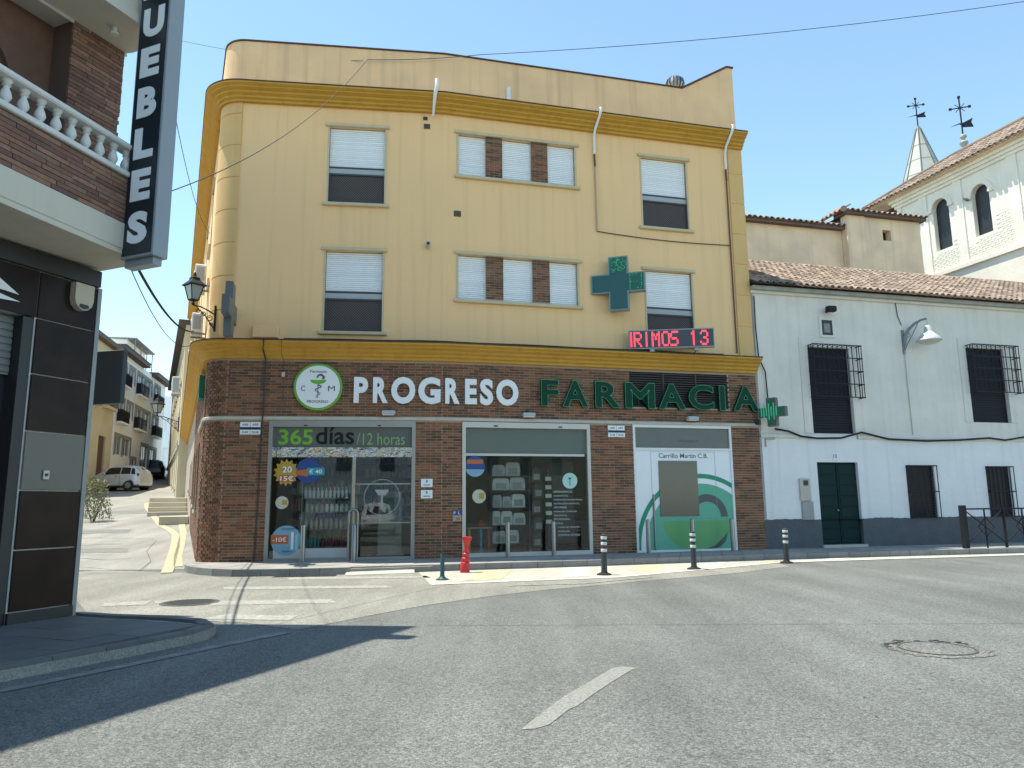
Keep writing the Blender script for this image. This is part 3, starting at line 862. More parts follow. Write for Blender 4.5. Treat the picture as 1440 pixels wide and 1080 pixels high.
# plain windows of the side wall
for (a, b, c, d) in SWIN:
    w = Geo().box(a, b, .13, .15, c, d).obj('window', M_GLASSDARK, FS, PH)
    g = Geo(); g.box(a - .08, b + .08, -.08, .02, c - .09, c); g.box(a - .06, b + .06, -.05, .02, d, d + .08); g.obj('sill', M_TRIM, FS, w)
    shutter(w, FS, a + .02, b - .02, c + .9, d - .01, .07)

# ---- brick ground floor
SHOP1 = (.0, 3.48, PZ - .02, 3.46)
SHOP2 = (.50, 3.86, PZ - .02, 3.45)
PANEL = (5.06, 7.95, PZ - .02, 3.46)
LOUV = (5.02, 7.94, 3.92, 4.88)
BT = 4.95
Geo().wall(-1.0, LB, 0, BT, [SHOP1], .22).obj('mortar_wall', M_MORTAR, FL, PH)
Geo().wall(0, RE, 0, BT, [SHOP2, PANEL, LOUV], .22).obj('mortar_wall', M_MORTAR, FR, PH)
Geo().wall(-SLEN, 0, 0, BT, [(-x - 1.2, -x, 1.2 + x * .07, 3.2) for x in (2.2, 4.4, 6.6, 8.8, 11, 13.2)], .2).obj('mortar_wall', M_MORTAR, FS, PH)
Geo().sweep(ARC, [(0, 0), (0, BT), (-.1, BT), (-.1, 0)]).obj('mortar_wall', M_MORTAR, None, PH)
for x in (2.2, 4.4, 6.6, 8.8, 11, 13.2):
    w = Geo().box(-x - 1.2, -x, .12, .14, 1.2 + x * .07, 3.2).obj('window', M_GLASSDARK, FS, PH)
    Geo().box(-x - 1.25, -x + .05, -.07, .05, 1.1 + x * .07, 1.2 + x * .07).obj('sill', M_STONE, FS, w)
BANDZ = (3.455, 3.535)
brick_zone(FL, -1.0, LB - .004, PZ, BANDZ[0], [SHOP1])
brick_zone(FL, -1.0, LB - .004, BANDZ[1], BT)
brick_zone(FR, 0.004, RE, PZ, BANDZ[0], [SHOP2, PANEL])
brick_zone(FR, 0.004, RE, BANDZ[1], BT, [LOUV])
brick_zone(FS, -9, -.02, PZ, BT, [(-x - 1.2, -x, 1.2 + x * .07, 3.2) for x in (2.2, 4.4, 6.6)])
# rounded corner: short bricks turned with the curve, some standing proud
na = 7
for r in range(2, int(BT / PH_)):
    z = r * PH_ + .006
    if BANDZ[0] - BH < z < BANDZ[1]: continue
    for k in range(na):
        t = (k + (.5 if r % 2 else 0) + .28) / (na + .05)
        if t > 1.0: continue
        an = a0 + (a1 - a0) * t
        px_, py_ = _c.x + .65 * math.cos(an), _c.y + .65 * math.sin(an)
        Fk = frame(px_, py_, math.degrees(an) + 90)
        BRICKS.append((Fk, -.052, .052, z, -.012 - (.022 if (k + r) % 2 and t < .65 else 0) * rnd.random()))
def brick_geo(g, x0, x1, z, y, F):
    b = len(g.v); j = rnd.uniform(-.002, .002)
    for q in ((x0, y - .009 + j, z), (x1, y - .009 + j, z), (x1, y - .009 + j, z + BH), (x0, y - .009 + j, z + BH), (x0, y + .012, z), (x1, y + .012, z), (x1, y + .012, z + BH), (x0, y + .012, z + BH)):
        g.v.append(tuple(F @ Vector(q)))
    g.f += [tuple(b + i for i in q) for q in ((0, 1, 2, 3), (4, 0, 3, 7), (1, 5, 6, 2), (3, 2, 6, 7), (4, 5, 1, 0))]
unit = Geo(); unit.v = [(0, -.009, 0), (1, -.009, 0), (1, -.009, BH), (0, -.009, BH), (0, .012, 0), (1, .012, 0), (1, .012, BH), (0, .012, BH)]
unit.f = [(0, 1, 2, 3), (4, 0, 3, 7), (1, 5, 6, 2), (3, 2, 6, 7), (4, 5, 1, 0)]
UB = unit.mesh('brick'); UB.materials.append(M_BRICK)
full = sorted([b for b in BRICKS if b[2] - b[1] > .24 and b[0] is not FS], key=lambda b: (b[0] @ Vector((b[1], 0, b[3])) - Vector((0, 0, 1.35))).length)[:300]
fs = set(id(b) for b in full)
for F, a, b, z, y in full:
    add('brick', UB, M_BRICK, F @ Matrix.Translation((a, y, z)) @ Matrix.Diagonal((b - a, 1, 1, 1)), PH)
g = Geo()
for bb in BRICKS:
    if id(bb) not in fs:
        F, a, b, z, y = bb; brick_geo(g, a, b, z, y, F)
stuff(g.obj('brickwork', M_BRICK, None, PH))
# stone band above the shopfronts
Geo().sweep([xy(pt(FS, -3, 0))] + ARC + [xy(pt(FL, LB, 0)), xy(pt(FR, RE, 0))], [(-.01, BANDZ[0]), (.05, BANDZ[0]), (.06, BANDZ[0] + .02), (.06, BANDZ[1] - .015), (.045, BANDZ[1]), (-.01, BANDZ[1])]).obj('stone_band', M_STONE, None, PH)
# louvre panel
lv = Geo().box(LOUV[0], LOUV[1], .1, .12, LOUV[2], LOUV[3]).obj('louvre_panel', M_BLACK, FR, PH)
ML = mat('brown_louvre', (.055, .042, .038), .6, var=.15)
for i in range(15):
    z = LOUV[2] + .01 + i * .0635
    g = Geo(); g.v = [(LOUV[0] + .002, .0, z), (LOUV[1] - .002, .0, z), (LOUV[1] - .002, .05, z + .045), (LOUV[0] + .002, .05, z + .045), (LOUV[0] + .002, .0, z + .02), (LOUV[1] - .002, .0, z + .02), (LOUV[1] - .002, .05, z + .06), (LOUV[0] + .002, .05, z + .06)]
    g.f = [(0, 1, 5, 4), (0, 3, 2, 1), (4, 5, 6, 7), (1, 2, 6, 5), (0, 4, 7, 3)]
    g.obj('louvre_slat', ML, FR, lv)
for x in (6.0, 6.97):
    Geo().box(x - .02, x + .02, -.01, .03, LOUV[2], LOUV[3]).obj('louvre_mullion', ML, FR, lv)

# ---- shopfront with the entrance door
S1 = Geo().box(.0, .09, -.03, .12, PZ, 3.45).box(3.39, 3.48, -.03, .12, PZ, 3.45).box(.09, 3.39, -.03, .12, 3.29, 3.45).box(.09, 3.39, .0, .10, PZ, PZ + .06).obj('shopfront_frame', M_ALU, FL, PH)
Geo().box(.09, 3.39, .04, .08, 2.80, 3.289).obj('fascia_panel', M_FASCIA, FL, S1)
Geo().box(.09, 3.39, .0, .08, 2.56, 2.797).obj('chrome_transom', M_CHROME, FL, S1)
Geo().box(1.98, 2.06, -.02, .06, PZ, 2.558).obj('door_post', mat('polished_post', (.40, .37, .29), .2, metal=.9), FL, S1)
Geo().box(.09, 1.978, .03, .038, PZ + .062, 2.558).obj('glass_pane', M_GLASS, FL, S1)
dr = Geo().box(2.062, 3.388, .05, .058, PZ + .062, 2.558).obj('glass_door', M_GLASS, FL, S1)
Geo().box(2.062, 3.388, .045, .065, 1.90, 1.93).obj('door_rail', M_ALU, FL, dr)
Geo().box(2.062, 3.388, .045, .065, .98, 1.0).obj('door_rail', M_ALU, FL, dr)
for z in (1.60, 1.76):
    Geo().lathe([(.03, 0), (.03, -.03), (.02, -.035)], 14, (1.86, .03, z), 'y').obj('door_lock', M_STEEL, FL, S1)
Geo().box(.2, 1.96, .02, .09, PZ + .061, .42).obj('kick_panel', mat('pale_kick_panel', (.52, .53, .50), .5), FL, S1)
MG1 = mat('green_vinyl_letters', (.16, .42, .03), .4, var=.02)
MG2 = mat('charcoal_vinyl_letters', (.022, .024, .022), .8, var=.02, spec=.1)
MG3 = mat('pale_green_vinyl_letters', (.22, .36, .14), .4, var=.02)
fs_ = thing('fascia_lettering', 'green and charcoal 365 días opening lettering on the dark fascia', 'sign', pt(FL, .2, .03, 2.8))
text('letters', '365', FL, fs_, MG1, .22, 1.02, 2.86, 3.24, .030, .008, .02)
text('letters', 'días', FL, fs_, MG2, 1.09, 2.0, 2.87, 3.30, .030, .008, .015)
text('letters', '/12 horas', FL, fs_, MG3, 2.06, 3.22, 2.86, 3.15, .030, .008, .0)

# ---- second shopfront (display window)
S2 = Geo().box(.50, .585, -.03, .12, PZ, 3.44).box(3.775, 3.86, -.03, .12, PZ, 3.44).box(.585, 3.775, -.03, .12, 3.30, 3.44).box(.585, 3.775, -.02, .10, PZ, PZ + .10).obj('shopfront_frame', M_ALULIGHT, FR, PH)
Geo().box(.585, 3.775, .06, .09, 2.66, 3.299).obj('roller_blind_panel', mat('sage_blind', (.125, .15, .125), .6, var=.06), FR, S2)
Geo().box(.585, 3.71, .02, .07, 2.60, 2.658).obj('blind_bar', M_ALULIGHT, FR, S2)
Geo().box(.585, 3.775, .04, .048, PZ + .102, 2.598).obj('glass_pane', M_GLASS, FR, S2)
for x in (1.35, 3.05):
    Geo().box(x - .05, x + .05, -.045, -.03, 3.33, 3.36).obj('frame_clip', M_BLACK, FR, S2)
for x in (.85, 2.6):
    Geo().box(x - .04, x + .04, -.045, -.03, 3.31, 3.335).obj('frame_clip', M_BLACK, FL, S1)

# ---- printed white panel with service hatch
PN = Geo().box(5.06, 5.12, -.03, .10, PZ, 3.46).box(7.89, 7.95, -.03, .10, PZ, 3.46).box(5.12, 7.89, -.03, .10, 3.38, 3.46).box(5.12, 7.89, -.03, .10, 2.78, 2.84).box(5.12, 7.89, -.02, .1, PZ, PZ + .05).obj('panel_frame', M_WHITEPVC, FR, PH)
Geo().box(5.12, 7.89, .02, .05, 2.842, 3.378).obj('upper_pane', mat('frosted_dark_pane', (.115, .125, .115), .3), FR, PN)
Geo().box(5.12, 7.89, .0, .03, PZ + .052, 2.778).obj('printed_panel', M_WHITE, FR, PN)
HX = (5.76, 6.88, 1.05, 2.50)
def clip(poly, x0, x1, z0, z1):
    def cl(p, f, inter):
        out = []
        for i in range(len(p)):
            a, b = p[i - 1], p[i]
            if f(b):
                if not f(a): out.append(inter(a, b))
                out.append(b)
            elif f(a): out.append(inter(a, b))
        return out
    ix = lambda X: lambda a, b: (X, a[1] + (b[1] - a[1]) * (X - a[0]) / (b[0] - a[0]))
    iz = lambda Z: lambda a, b: (a[0] + (b[0] - a[0]) * (Z - a[1]) / (b[1] - a[1]), Z)
    for f, it in ((lambda q: q[0] >= x0, ix(x0)), (lambda q: q[0] <= x1, ix(x1)), (lambda q: q[1] >= z0, iz(z0)), (lambda q: q[1] <= z1, iz(z1))):
        if poly: poly = cl(poly, f, it)
    return poly
def printed(name, polys, m, y, x0=5.125, x1=7.885, z0=PZ + .055, z1=2.775):
    g = Geo()
    for p_ in polys:
        c = clip(p_, x0, x1, z0, z1)
        if len(c) > 2: g.poly([(x, y, z) for x, z in c])
    return g.obj(name, m, FR, PN)
cx, cz = 6.95, .28
def ring(r0, r1, b0, b1, n=40, c=(cx, cz)):
    out = []
    for i in range(n):
        a, b = R(b0 + (b1 - b0) * i / n), R(b0 + (b1 - b0) * (i + 1) / n)
        out.append([(c[0] + r0 * math.cos(a), c[1] + r0 * math.sin(a)), (c[0] + r1 * math.cos(a), c[1] + r1 * math.sin(a)), (c[0] + r1 * math.cos(b), c[1] + r1 * math.sin(b)), (c[0] + r0 * math.cos(b), c[1] + r0 * math.sin(b))])
    return out
printed('green_field', [[(cx + 1.62 * math.cos(R(a)), cz + 1.62 * math.sin(R(a))) for a in range(-30, 211, 4)]], M_GREENPANEL, -.003)
printed('emerald_ring', ring(1.76, 1.88, -20, 200, 70), M_GREENRING, -.003)
printed('green_bowl', [[(5.82 + .0, .93)] + [(6.83 - 1.0 * math.cos(R(a)), .93 - .80 * math.sin(R(a))) for a in range(4, 180, 6)] + [(7.84, .93)]], M_BOWL, -.006)
printed('snake_arch', ring(.40, .60, 0, 140, 30, (7.12, 1.02)), M_DKPRINT, -.006)
printed('snake_tail', [[(7.05, .2), (7.3, .28), (7.52, .45), (7.70, .62), (7.62, .38), (7.45, .24), (7.3, .2)]], M_DKPRINT, -.009)
Geo().box(HX[0], HX[1], -.02, -.001, HX[2], HX[3]).obj('hatch_glass', mat('smoked_hatch', (.085, .085, .075), .15), FR, PN)
g = Geo()
for (a, b, c, d) in ((5.55, 5.556, .2, 2.74), (7.42, 7.426, .2, 2.74), (5.55, 7.42, 2.735, 2.74), (5.6, 7.42, 1.03, 1.036)):
    g.box(a, b, -.008, -.001, c, d)
g.obj('panel_joints', M_SHUTBAR, FR, PN)
Geo().box(5.56, 5.60, -.05, -.002, .2, 1.62, .01).obj('pull_handle', M_STEEL, FR, PN)
text('letters', 'Carrillo Martin C.B.', FR, PN, M_DKPRINT, 5.78, 7.22, 2.575, 2.70, -.006, .004, .004)
text('letters', 'PROGRESO', FR, PN, mat('faint_grey_print', (.07, .075, .07), .4), 6.4, 6.95, 3.0, 3.06, .016, .003)

# ---- shop interiors
IN = thing('shop_interior', 'dim pharmacy room with pale back wall behind the shop windows', 'room', pt(FL, .5, 2, PZ))
poly = [xy(pt(FL, -.2, .23)), xy(pt(FL, LB - .02, .23)), xy(pt(FR, 4.6, .23)), xy(pt(FR, 4.6, 4.2)), xy(pt(FL, -.2, 4.2))]
Geo().slab(poly, PZ - .02, PZ + .02).obj('floor', mat('shop_floor', (.30, .29, .27), .35, var=.1), None, IN)
Geo().slab(poly, 3.5, 3.55).obj('ceiling', mat('shop_ceiling', (.80, .78, .70), .9), None, IN)
Geo().box(-.2, 4.2, 4.1, 4.2, PZ, 3.5).obj('back_wall', M_INT, FL, IN)
Geo().box(-.25, -.2, .23, 4.2, PZ, 3.5).obj('side_wall', M_INT, FL, IN)
Geo().box(-1.2, 4.6, 4.1, 4.2, PZ, 3.5).obj('back_wall', M_INTDARK, FR, IN)
Geo().box(4.6, 4.65, .23, 4.2, PZ, 3.5).obj('side_wall', M_INTDARK, FR, IN)
Geo().box(.05, .15, .23, 3.2, PZ, 3.5).obj('partition', M_INTDARK, FR, IN)

# ---- goods in the first shop window
def shelf_unit(name, label, F, x0, x1, y0, y1, zs, m, back=True):
    t = thing(name, label, 'shelf', pt(F, (x0 + x1) / 2, (y0 + y1) / 2, PZ))
    for z in zs: Geo().box(x0, x1, y0, y1, z - .02, z, .004).obj('shelf_board', m, F, t)
    for x in (x0 - .02, x1): Geo().box(x, x + .02, y0, y1, PZ + .02, zs[-1] + .45).obj('upright', m, F, t)
    if back: Geo().box(x0, x1, y1 - .01, y1, PZ + .02, zs[-1] + .45).obj('back_panel', m, F, t)
    return t
M_SHELF = mat('glass_grey_shelf', (.34, .36, .35), .4)
M_SHELFDK = mat('dark_wire_shelf', (.05, .05, .05), .5)
shelf_unit('display_shelf', 'pale tiered display shelf of bottles behind the entrance window', FL, .78, 1.92, .35, .75, [.44, .86, 1.26, 1.60], M_SHELF, False)
BOT = {}
def bottle(kind, F, x, y, z, label, group, mcol):
    if (kind, mcol.name) not in BOT:
        prof = {'pump': [(.035, 0), (.038, .01), (.038, .17), (.02, .19), (.012, .2), (.012, .23), (.02, .235), (.02, .25)], 'squat': [(.045, 0), (.048, .01), (.048, .13), (.04, .15), (.032, .155), (.032, .19)],
                'tube': [(.025, 0), (.03, .03), (.036, .16), (.03, .2)], 'jar': [(.04, 0), (.045, .02), (.045, .16), (.036, .19), (.02, .2), (.02, .24)]}[kind]
        BOT[(kind, mcol.name)] = Geo().lathe(prof, 12).mesh('bottle', True); BOT[(kind, mcol.name)].materials.append(mcol)
    o = add('bottle', BOT[(kind, mcol.name)], mcol, F @ Matrix.Translation((x, y, z)))
    return tag(o, label, 'bottle', group)
MB_W = mat('white_bottle', (.88, .90, .90), .35, per=.06); MB_T = mat('teal_bottle', (.05, .36, .38), .3, per=.2); MB_R = mat('crimson_bottle', (.26, .02, .05), .3, per=.2); MB_C = mat('cream_bottle', (.55, .50, .38), .4, per=.1)
for i in range(11): bottle('pump', FL, .84 + i * .098, .45 + (i % 2) * .03, 1.60, 'white pump bottle in the top row of the entrance display shelf', 'top row bottles', MB_W)
for i in range(9): bottle('squat', FL, .88 + i * .118, .45, 1.26, ('squat white tub on the second row of the entrance display shelf' if i > 3 else 'squat cream tub on the second row of the entrance display shelf'), ('white second row tubs' if i > 3 else 'cream second row tubs'), MB_W if i > 3 else MB_C)
for i in range(9): bottle('jar', FL, .88 + i * .118, .45, .86, 'cream coloured bottle on the third row of the entrance display shelf', 'third row bottles', MB_C)
for i in range(5): bottle('tube', FL, .84 + i * .085, .45, .44, 'teal tube on the lowest row of the entrance display shelf', 'teal tubes', MB_T)
for i in range(8): bottle('tube', FL, 1.28 + i * .085, .45, .44, 'crimson bottle on the lowest row of the entrance display shelf', 'crimson bottles', MB_R)
cnt = thing('counter', 'long light wood shop counter deep inside the entrance room', 'counter', pt(FL, 2.6, 2.6, PZ))
Geo().box(1.5, 3.6, 2.4, 2.9, PZ + .02, 1.05).obj('counter_body', mat('counter_wood', (.34, .27, .16), .5), FL, cnt)
Geo().box(1.45, 3.65, 2.35, 2.95, 1.05, 1.10).obj('counter_top', M_WHITE, FL, cnt)
wl = thing('wall_shelving', 'tall wall shelving filled with boxes at the back of the shop', 'shelf', pt(FL, 1.5, 3.9, PZ))
for z in (.6, 1.0, 1.4, 1.8, 2.2, 2.6):
    Geo().box(.0, 4.0, 3.75, 4.09, z, z + .03).obj('shelf_board', M_SHELF, FL, wl)
    x = .05
    while x < 3.85:
        w_, h_ = rnd.uniform(.06, .16), rnd.uniform(.14, .3)
        Geo().box(x, x + w_ - .01, 3.82, 4.05, z + .03, z + .03 + h_).obj('carton', mat('carton_%d' % rnd.randint(0, 6), [(.5, .5, .45), (.3, .4, .3), (.45, .32, .2), (.2, .28, .4), (.55, .5, .3), (.4, .15, .12), (.6, .6, .58)][rnd.randint(0, 6)], .5), FL, wl)
        x += w_ + rnd.uniform(0, .06)

pst = thing('poster_stand', 'tall pale advertising stand inside the glass door', 'stand', pt(FL, 2.9, 1.2, PZ))
Geo().box(2.55, 3.15, 1.2, 1.24, PZ + .02, 1.75, .01).obj('board', mat('advert_board', (.55, .52, .42), .5, var=.35, scale=3), FL, pst)
Geo().box(2.62, 3.08, 1.188, 1.199, 1.0, 1.6).obj('picture', mat('advert_picture', (.20, .30, .26), .5, var=.5, scale=5), FL, pst)
Geo().box(2.5, 3.2, 1.1, 1.34, PZ + .02, PZ + .06).obj('foot', M_STEEL, FL, pst)
gd = thing('gondola_shelf', 'low free standing shelf of cartons behind the bottle display', 'shelf', pt(FL, 1.2, 1.6, PZ))
for z in (.5, .9, 1.3, 1.7):
    Geo().box(.3, 2.1, 1.5, 1.9, z, z + .025).obj('shelf_board', M_SHELF, FL, gd)
    x = .33
    while x < 2.0:
        w_, h_ = rnd.uniform(.06, .14), rnd.uniform(.14, .32)
        Geo().box(x, x + w_ - .008, 1.53, 1.8, z + .026, z + .026 + h_).obj('carton', mat('gondola_carton_%d' % rnd.randint(0, 5), [(.6, .6, .55), (.2, .35, .45), (.55, .35, .2), (.5, .5, .25), (.6, .25, .2), (.35, .45, .35)][rnd.randint(0, 5)], .5), FL, gd)
        x += w_ + rnd.uniform(0, .03)
# ---- goods in the second shop window
shelf_unit('display_rack', 'dark wire rack of packed bags and boxes in the display window', FR, 1.38, 2.36, .55, .95, [.42, .88, 1.32, 1.76, 2.12], M_SHELFDK, False)
M_BAG = mat('pale_grey_bag', (.62, .63, .64), .6, var=.2, scale=12, per=.25); M_BAGDK = mat('charcoal_bag', (.06, .06, .07), .6, var=.2, scale=10, per=.3)
def bag(F, x, y, z, w, h, m, label, group):
    t = thing('bag', label, 'bag', pt(F, x, y, z), group)
    g = Geo(); n = 8
    pr = [(x - w / 2, z), (x + w / 2, z), (x + w / 2 * 1.04, z + h * .5), (x + w / 2 * .9, z + h * .92), (x + w * .3, z + h), (x - w * .3, z + h), (x - w / 2 * .9, z + h * .92), (x - w / 2 * 1.04, z + h * .5)]
    g.prism(pr, y - .06, y + .06); g.obj('body', m, F, t)
    g = Geo().prism([(x - w * .32, z + h * .15), (x + w * .32, z + h * .15), (x + w * .32, z + h * .6), (x - w * .32, z + h * .6)], y - .068, y - .06); g.obj('pocket', M_SHELF, F, t)
    Geo().tube([(x + w * .2 * math.cos(R(a)), y - .03, z + h + .06 * math.sin(R(a))) for a in range(0, 181, 30)], .008, 5).obj('handle', M_BAGDK, F, t)
for z, lst in ((2.12, (.33, .38)), (1.76, (.44, .40)), (1.32, (.24, .22, .36)), (.88, (.2, .3, .32)), (.42, (.36, .30))):
    x = 1.42
    for w_ in lst:
        bag(FR, x + w_ / 2, .72, z, w_, rnd.uniform(.28, .36), M_BAG, 'pale grey bag packed on the %s shelf of the wire display rack' % {2.12: 'top', 1.76: 'second', 1.32: 'middle', .88: 'fourth', .42: 'bottom'}[z], 'bags on the %s rack shelf' % {2.12: 'top', 1.76: 'second', 1.32: 'middle', .88: 'fourth', .42: 'bottom'}[z]); x += w_ + .02
for i in range(5):
    bag(FR, 2.62 + .05 * (i % 2), .8, .3 + i * .42, .26, .34, M_BAGDK, ('lowest', 'second lowest', 'middle', 'second highest', 'highest')[i] + ' charcoal bag hanging beside the wire display rack', 'dark bags beside the rack')
tb = thing('toy_table', 'small children table with coloured legs inside the display window', 'table', pt(FR, 1.0, .75, PZ))
Geo().box(.75, 1.36, .5, 1.0, .80, .84, .01).obj('table_top', mat('birch_ply', (.45, .33, .18), .5), FR, tb)
for x, c in ((.8, (.45, .45, .03)), (1.1, (.02, .28, .45)), (1.3, (.4, .04, .03))):
    Geo().box(x - .03, x + .03, .6, .66, PZ + .02, .8, .005).obj('leg', mat('toy_leg_%.1f' % x, c, .5), FR, tb)
rt = tag(Geo().lathe([(.09, .0), (.12, .04), (.10, .1), (.05, .14), (.03, .18)], 14).obj('toy', mat('toy_red', (.45, .05, .03), .5), FR @ Matrix.Translation((1.12, .72, .84)), None, True), 'red rounded toy standing on the small children table', 'toy')
hd = thing('display_stand', 'tall dark stand with small white price cards beside the rack', 'stand', pt(FR, 3.0, .6, PZ))
Geo().box(2.86, 2.92, .55, .6, PZ + .02, 2.3).obj('post', M_BLACK, FR, hd)
for i in range(6): Geo().box(2.80, 2.96, .53, .545, .9 + i * .22, 1.0 + i * .22).obj('price_card', M_WHITE, FR, hd)
Geo().box(3.0, 3.6, .62, .70, .4, 2.5).obj('panel', M_INTDARK, FR, hd)

# ---- stickers on the panes
def sticker(name, label, F, polys, y, texts=()):
    t = thing(name, label, 'sticker', pt(F, polys[0][0][0][0], y, polys[0][0][0][1]))
    for k, (p_, m, nm) in enumerate(polys):
        Geo().prism(p_, y - .002 * k, y - .002 * k + .0015).obj(nm, m, F, t)
    for body, m, x0, x1, z0, z1 in texts:
        text('letters', body, F, t, m, x0, x1, z0, z1, y - .002 * len(polys) - .001, .001, .01)
    return t
MS_Y = mat('sticker_yellow', (.42, .28, .04), .4, var=.05); MS_O = mat('sticker_orange', (.48, .13, .03), .4, var=.05); MS_B = mat('sticker_blue', (.02, .06, .22), .4, var=.05)
MS_LB = mat('sticker_sky_blue', (.20, .38, .50), .4, var=.05); MS_T = mat('sticker_teal', (.02, .30, .36), .4); MS_CR = mat('sticker_cream', (.50, .52, .40), .4)
star = [(.43 + (.30 if i % 2 else .23) * math.cos(math.pi * i / 14), 2.2 + (.33 if i % 2 else .25) * math.sin(math.pi * i / 14)) for i in range(28)]
sticker('sun_sticker', 'yellow sunburst discount sticker on the entrance window', FL, [(star, MS_Y, 'backing'), ([(.28, 1.98), (.62, 1.98), (.62, 2.14), (.28, 2.14)], MS_O, 'band')], .026, [('20', M_WHITE, .34, .56, 2.2, 2.34), ('15€', M_WHITE, .30, .60, 2.0, 2.12)])
sticker('round_blue_sticker', 'round dark blue offer sticker with teal tag beside the sunburst', FL, [(disc(.95, 2.24, .30), MS_B, 'backing'), ([(.92, 2.13), (1.32, 2.13), (1.32, 2.31), (.92, 2.31)], MS_T, 'tag'), ([(.66, 2.14), (.92, 2.10), (.92, 2.28), (.66, 2.24)], MS_O, 'arrow')], .026, [('€ 40', M_WHITE, .96, 1.26, 2.17, 2.27)])
sticker('small_round_sticker', 'small round cream sticker on the entrance window above the blue one', FL, [(disc(.36, 1.49, .15), MS_CR, 'backing'), ([(.36, 1.44), (.48, 1.44), (.48, 1.55), (.36, 1.55)], MS_Y, 'patch')], .026)
sticker('round_offer_sticker', 'large round sky blue minus ten euro sticker low on the window', FL, [(disc(.49, .61, .345, 48), MS_LB, 'backing'), ([(.14, .53), (.54, .53), (.54, .74), (.14, .74)], MS_O, 'band'), ([(.6, .4), (.66, .4), (.66, .8), (.6, .8)], M_WHITE, 'bottle_print'), ([(.7, .38), (.76, .38), (.76, .75), (.7, .75)], mat('sticker_aqua', (.3, .6, .65), .4), 'bottle_print')], .018,
        [('-10€', M_WHITE, .18, .50, .58, .69), ('campaña', MS_B, .36, .68, .85, .90), ('Avène', MS_B, .40, .60, .34, .39)])
rg = thing('etched_ring_sticker', 'thin pale ring sticker with faint cup and snake on the glass door', 'sticker', pt(FL, 2.69, .045, 1.6))
g = Geo()
for q in ring(.415, .43, 0, 360, 48, (2.69, 1.60)): g.poly([(x, .046, z) for x, z in q])
g.obj('ring', mat('etched_vinyl', (.34, .36, .35), .6), FL, rg)
Geo().prism([(2.52, 1.78), (2.86, 1.78), (2.78, 1.64), (2.60, 1.64)], .045, .046).obj('cup', MATS['etched_vinyl'], FL, rg)
Geo().prism([(2.66, 1.3), (2.72, 1.3), (2.71, 1.64), (2.67, 1.64)], .045, .046).obj('stem', MATS['etched_vinyl'], FL, rg)
sticker('half_round_sticker', 'half round blue and white sticker with orange squares on the display window', FR, [(disc(.83, 2.35, .25), MS_B, 'backing'), ([(.63, 2.40), (1.03, 2.40), (1.03, 2.50), (.63, 2.50)], MS_O, 'band'), ([(.83 + .24 * math.cos(R(a)), 2.30 + .22 * math.sin(R(a))) for a in range(190, 351, 10)], MS_LB, 'lower_half')], .03)
sticker('pale_round_sticker', 'pale round sticker with yellow corner on the display window', FR, [(disc(.93, 1.60, .17), MS_CR, 'backing'), ([(.93, 1.54), (1.06, 1.54), (1.06, 1.68), (.93, 1.68)], MS_Y, 'patch')], .03)
sticker('mint_round_sticker', 'round mint sticker with cup and snake above the white service list', FR, [(disc(3.30, 1.98, .2), mat('sticker_mint', (.42, .66, .60), .4), 'backing'), ([(3.24, 2.06), (3.36, 2.06), (3.30, 2.0)], M_GREENDK, 'cup'), ([(3.29, 1.86), (3.31, 1.86), (3.31, 2.0), (3.29, 2.0)], M_GREENDK, 'stem')], .03)
lst = thing('service_list', 'white vinyl list of services on the display window pane', 'lettering', pt(FR, 2.9, .03, .6))
M_VINYL = mat('white_vinyl', (.60, .62, .60), .5, var=.02)
for i, s in enumerate(('DERMOFARMACIA', 'HOMEOPATÍA', 'FÓRMULAS MAGISTRALES', 'NUTRICIÓN INFANTIL', 'ORTOPEDIA', 'ANÁLISIS CAPILAR', 'DIETÉTICA', 'FITOTERAPIA', 'ÓPTICA', 'TOMA DE TENSIÓN', 'ANÁLISIS', 'CONTROL DE PESO')):
    z = 1.68 - i * .098
    text('line', s, FR, lst, M_VINYL, 2.86 + (.1 if i > 8 else 0), 2.86 + (.1 if i > 8 else 0) + len(s) * .038, z, z + .045, .03, .002)

# ================================================================== SIGNS ON THE PHARMACY
lg = thing('round_logo_sign', 'round white logo sign with green rim, cup and snake beside the white letters', 'sign', pt(FL, 1.12, -.1, 4.25))
Geo().lathe([(.56, 0), (.575, -.02), (.575, -.09), (.55, -.1), (.53, -.1), (.53, -.09), (.01, -.09)], 56, (1.12, -.01, 4.255), 'y').obj('green_rim', M_GREEN, FL, lg)
Geo().prism(disc(1.12, 4.255, .52, 56), -.112, -.10).obj('white_face', M_WHITE, FL, lg)
text('letters', 'Farmacia', FL, lg, M_DKPRINT, .92, 1.32, 4.60, 4.665, -.116, .004, .006)
text('letters', 'PROGRESO', FL, lg, M_DKPRINT, .87, 1.37, 3.86, 3.925, -.116, .004, .006)
text('letters', 'C', FL, lg, M_DKPRINT, .72, .82, 4.15, 4.28, -.116, .004, 0)
text('letters', 'M', FL, lg, M_DKPRINT, 1.36, 1.52, 4.15, 4.28, -.116, .004, 0)
Geo().prism([(.93, 4.42)] + [(1.12 - .19 * math.cos(R(a)), 4.42 - .10 * math.sin(R(a))) for a in range(10, 180, 12)] + [(1.31, 4.42)], -.118, -.113).obj('cup', M_GREEN, FL, lg)
Geo().tube([(1.24, -.115, 4.44), (1.25, -.115, 4.50), (1.20, -.115, 4.55), (1.13, -.115, 4.54), (1.09, -.115, 4.48)], [.03, .028, .025, .02, .02], 8).obj('snake_head', M_DKPRINT, FL, lg)
Geo().tube([(1.12 + .085 * math.sin(i * .75) * (1 - i * .035), -.117, 4.30 - i * .02) for i in range(17)], [.014 - .0006 * i for i in range(17)], 6).obj('snake', M_DKPRINT, FL, lg)
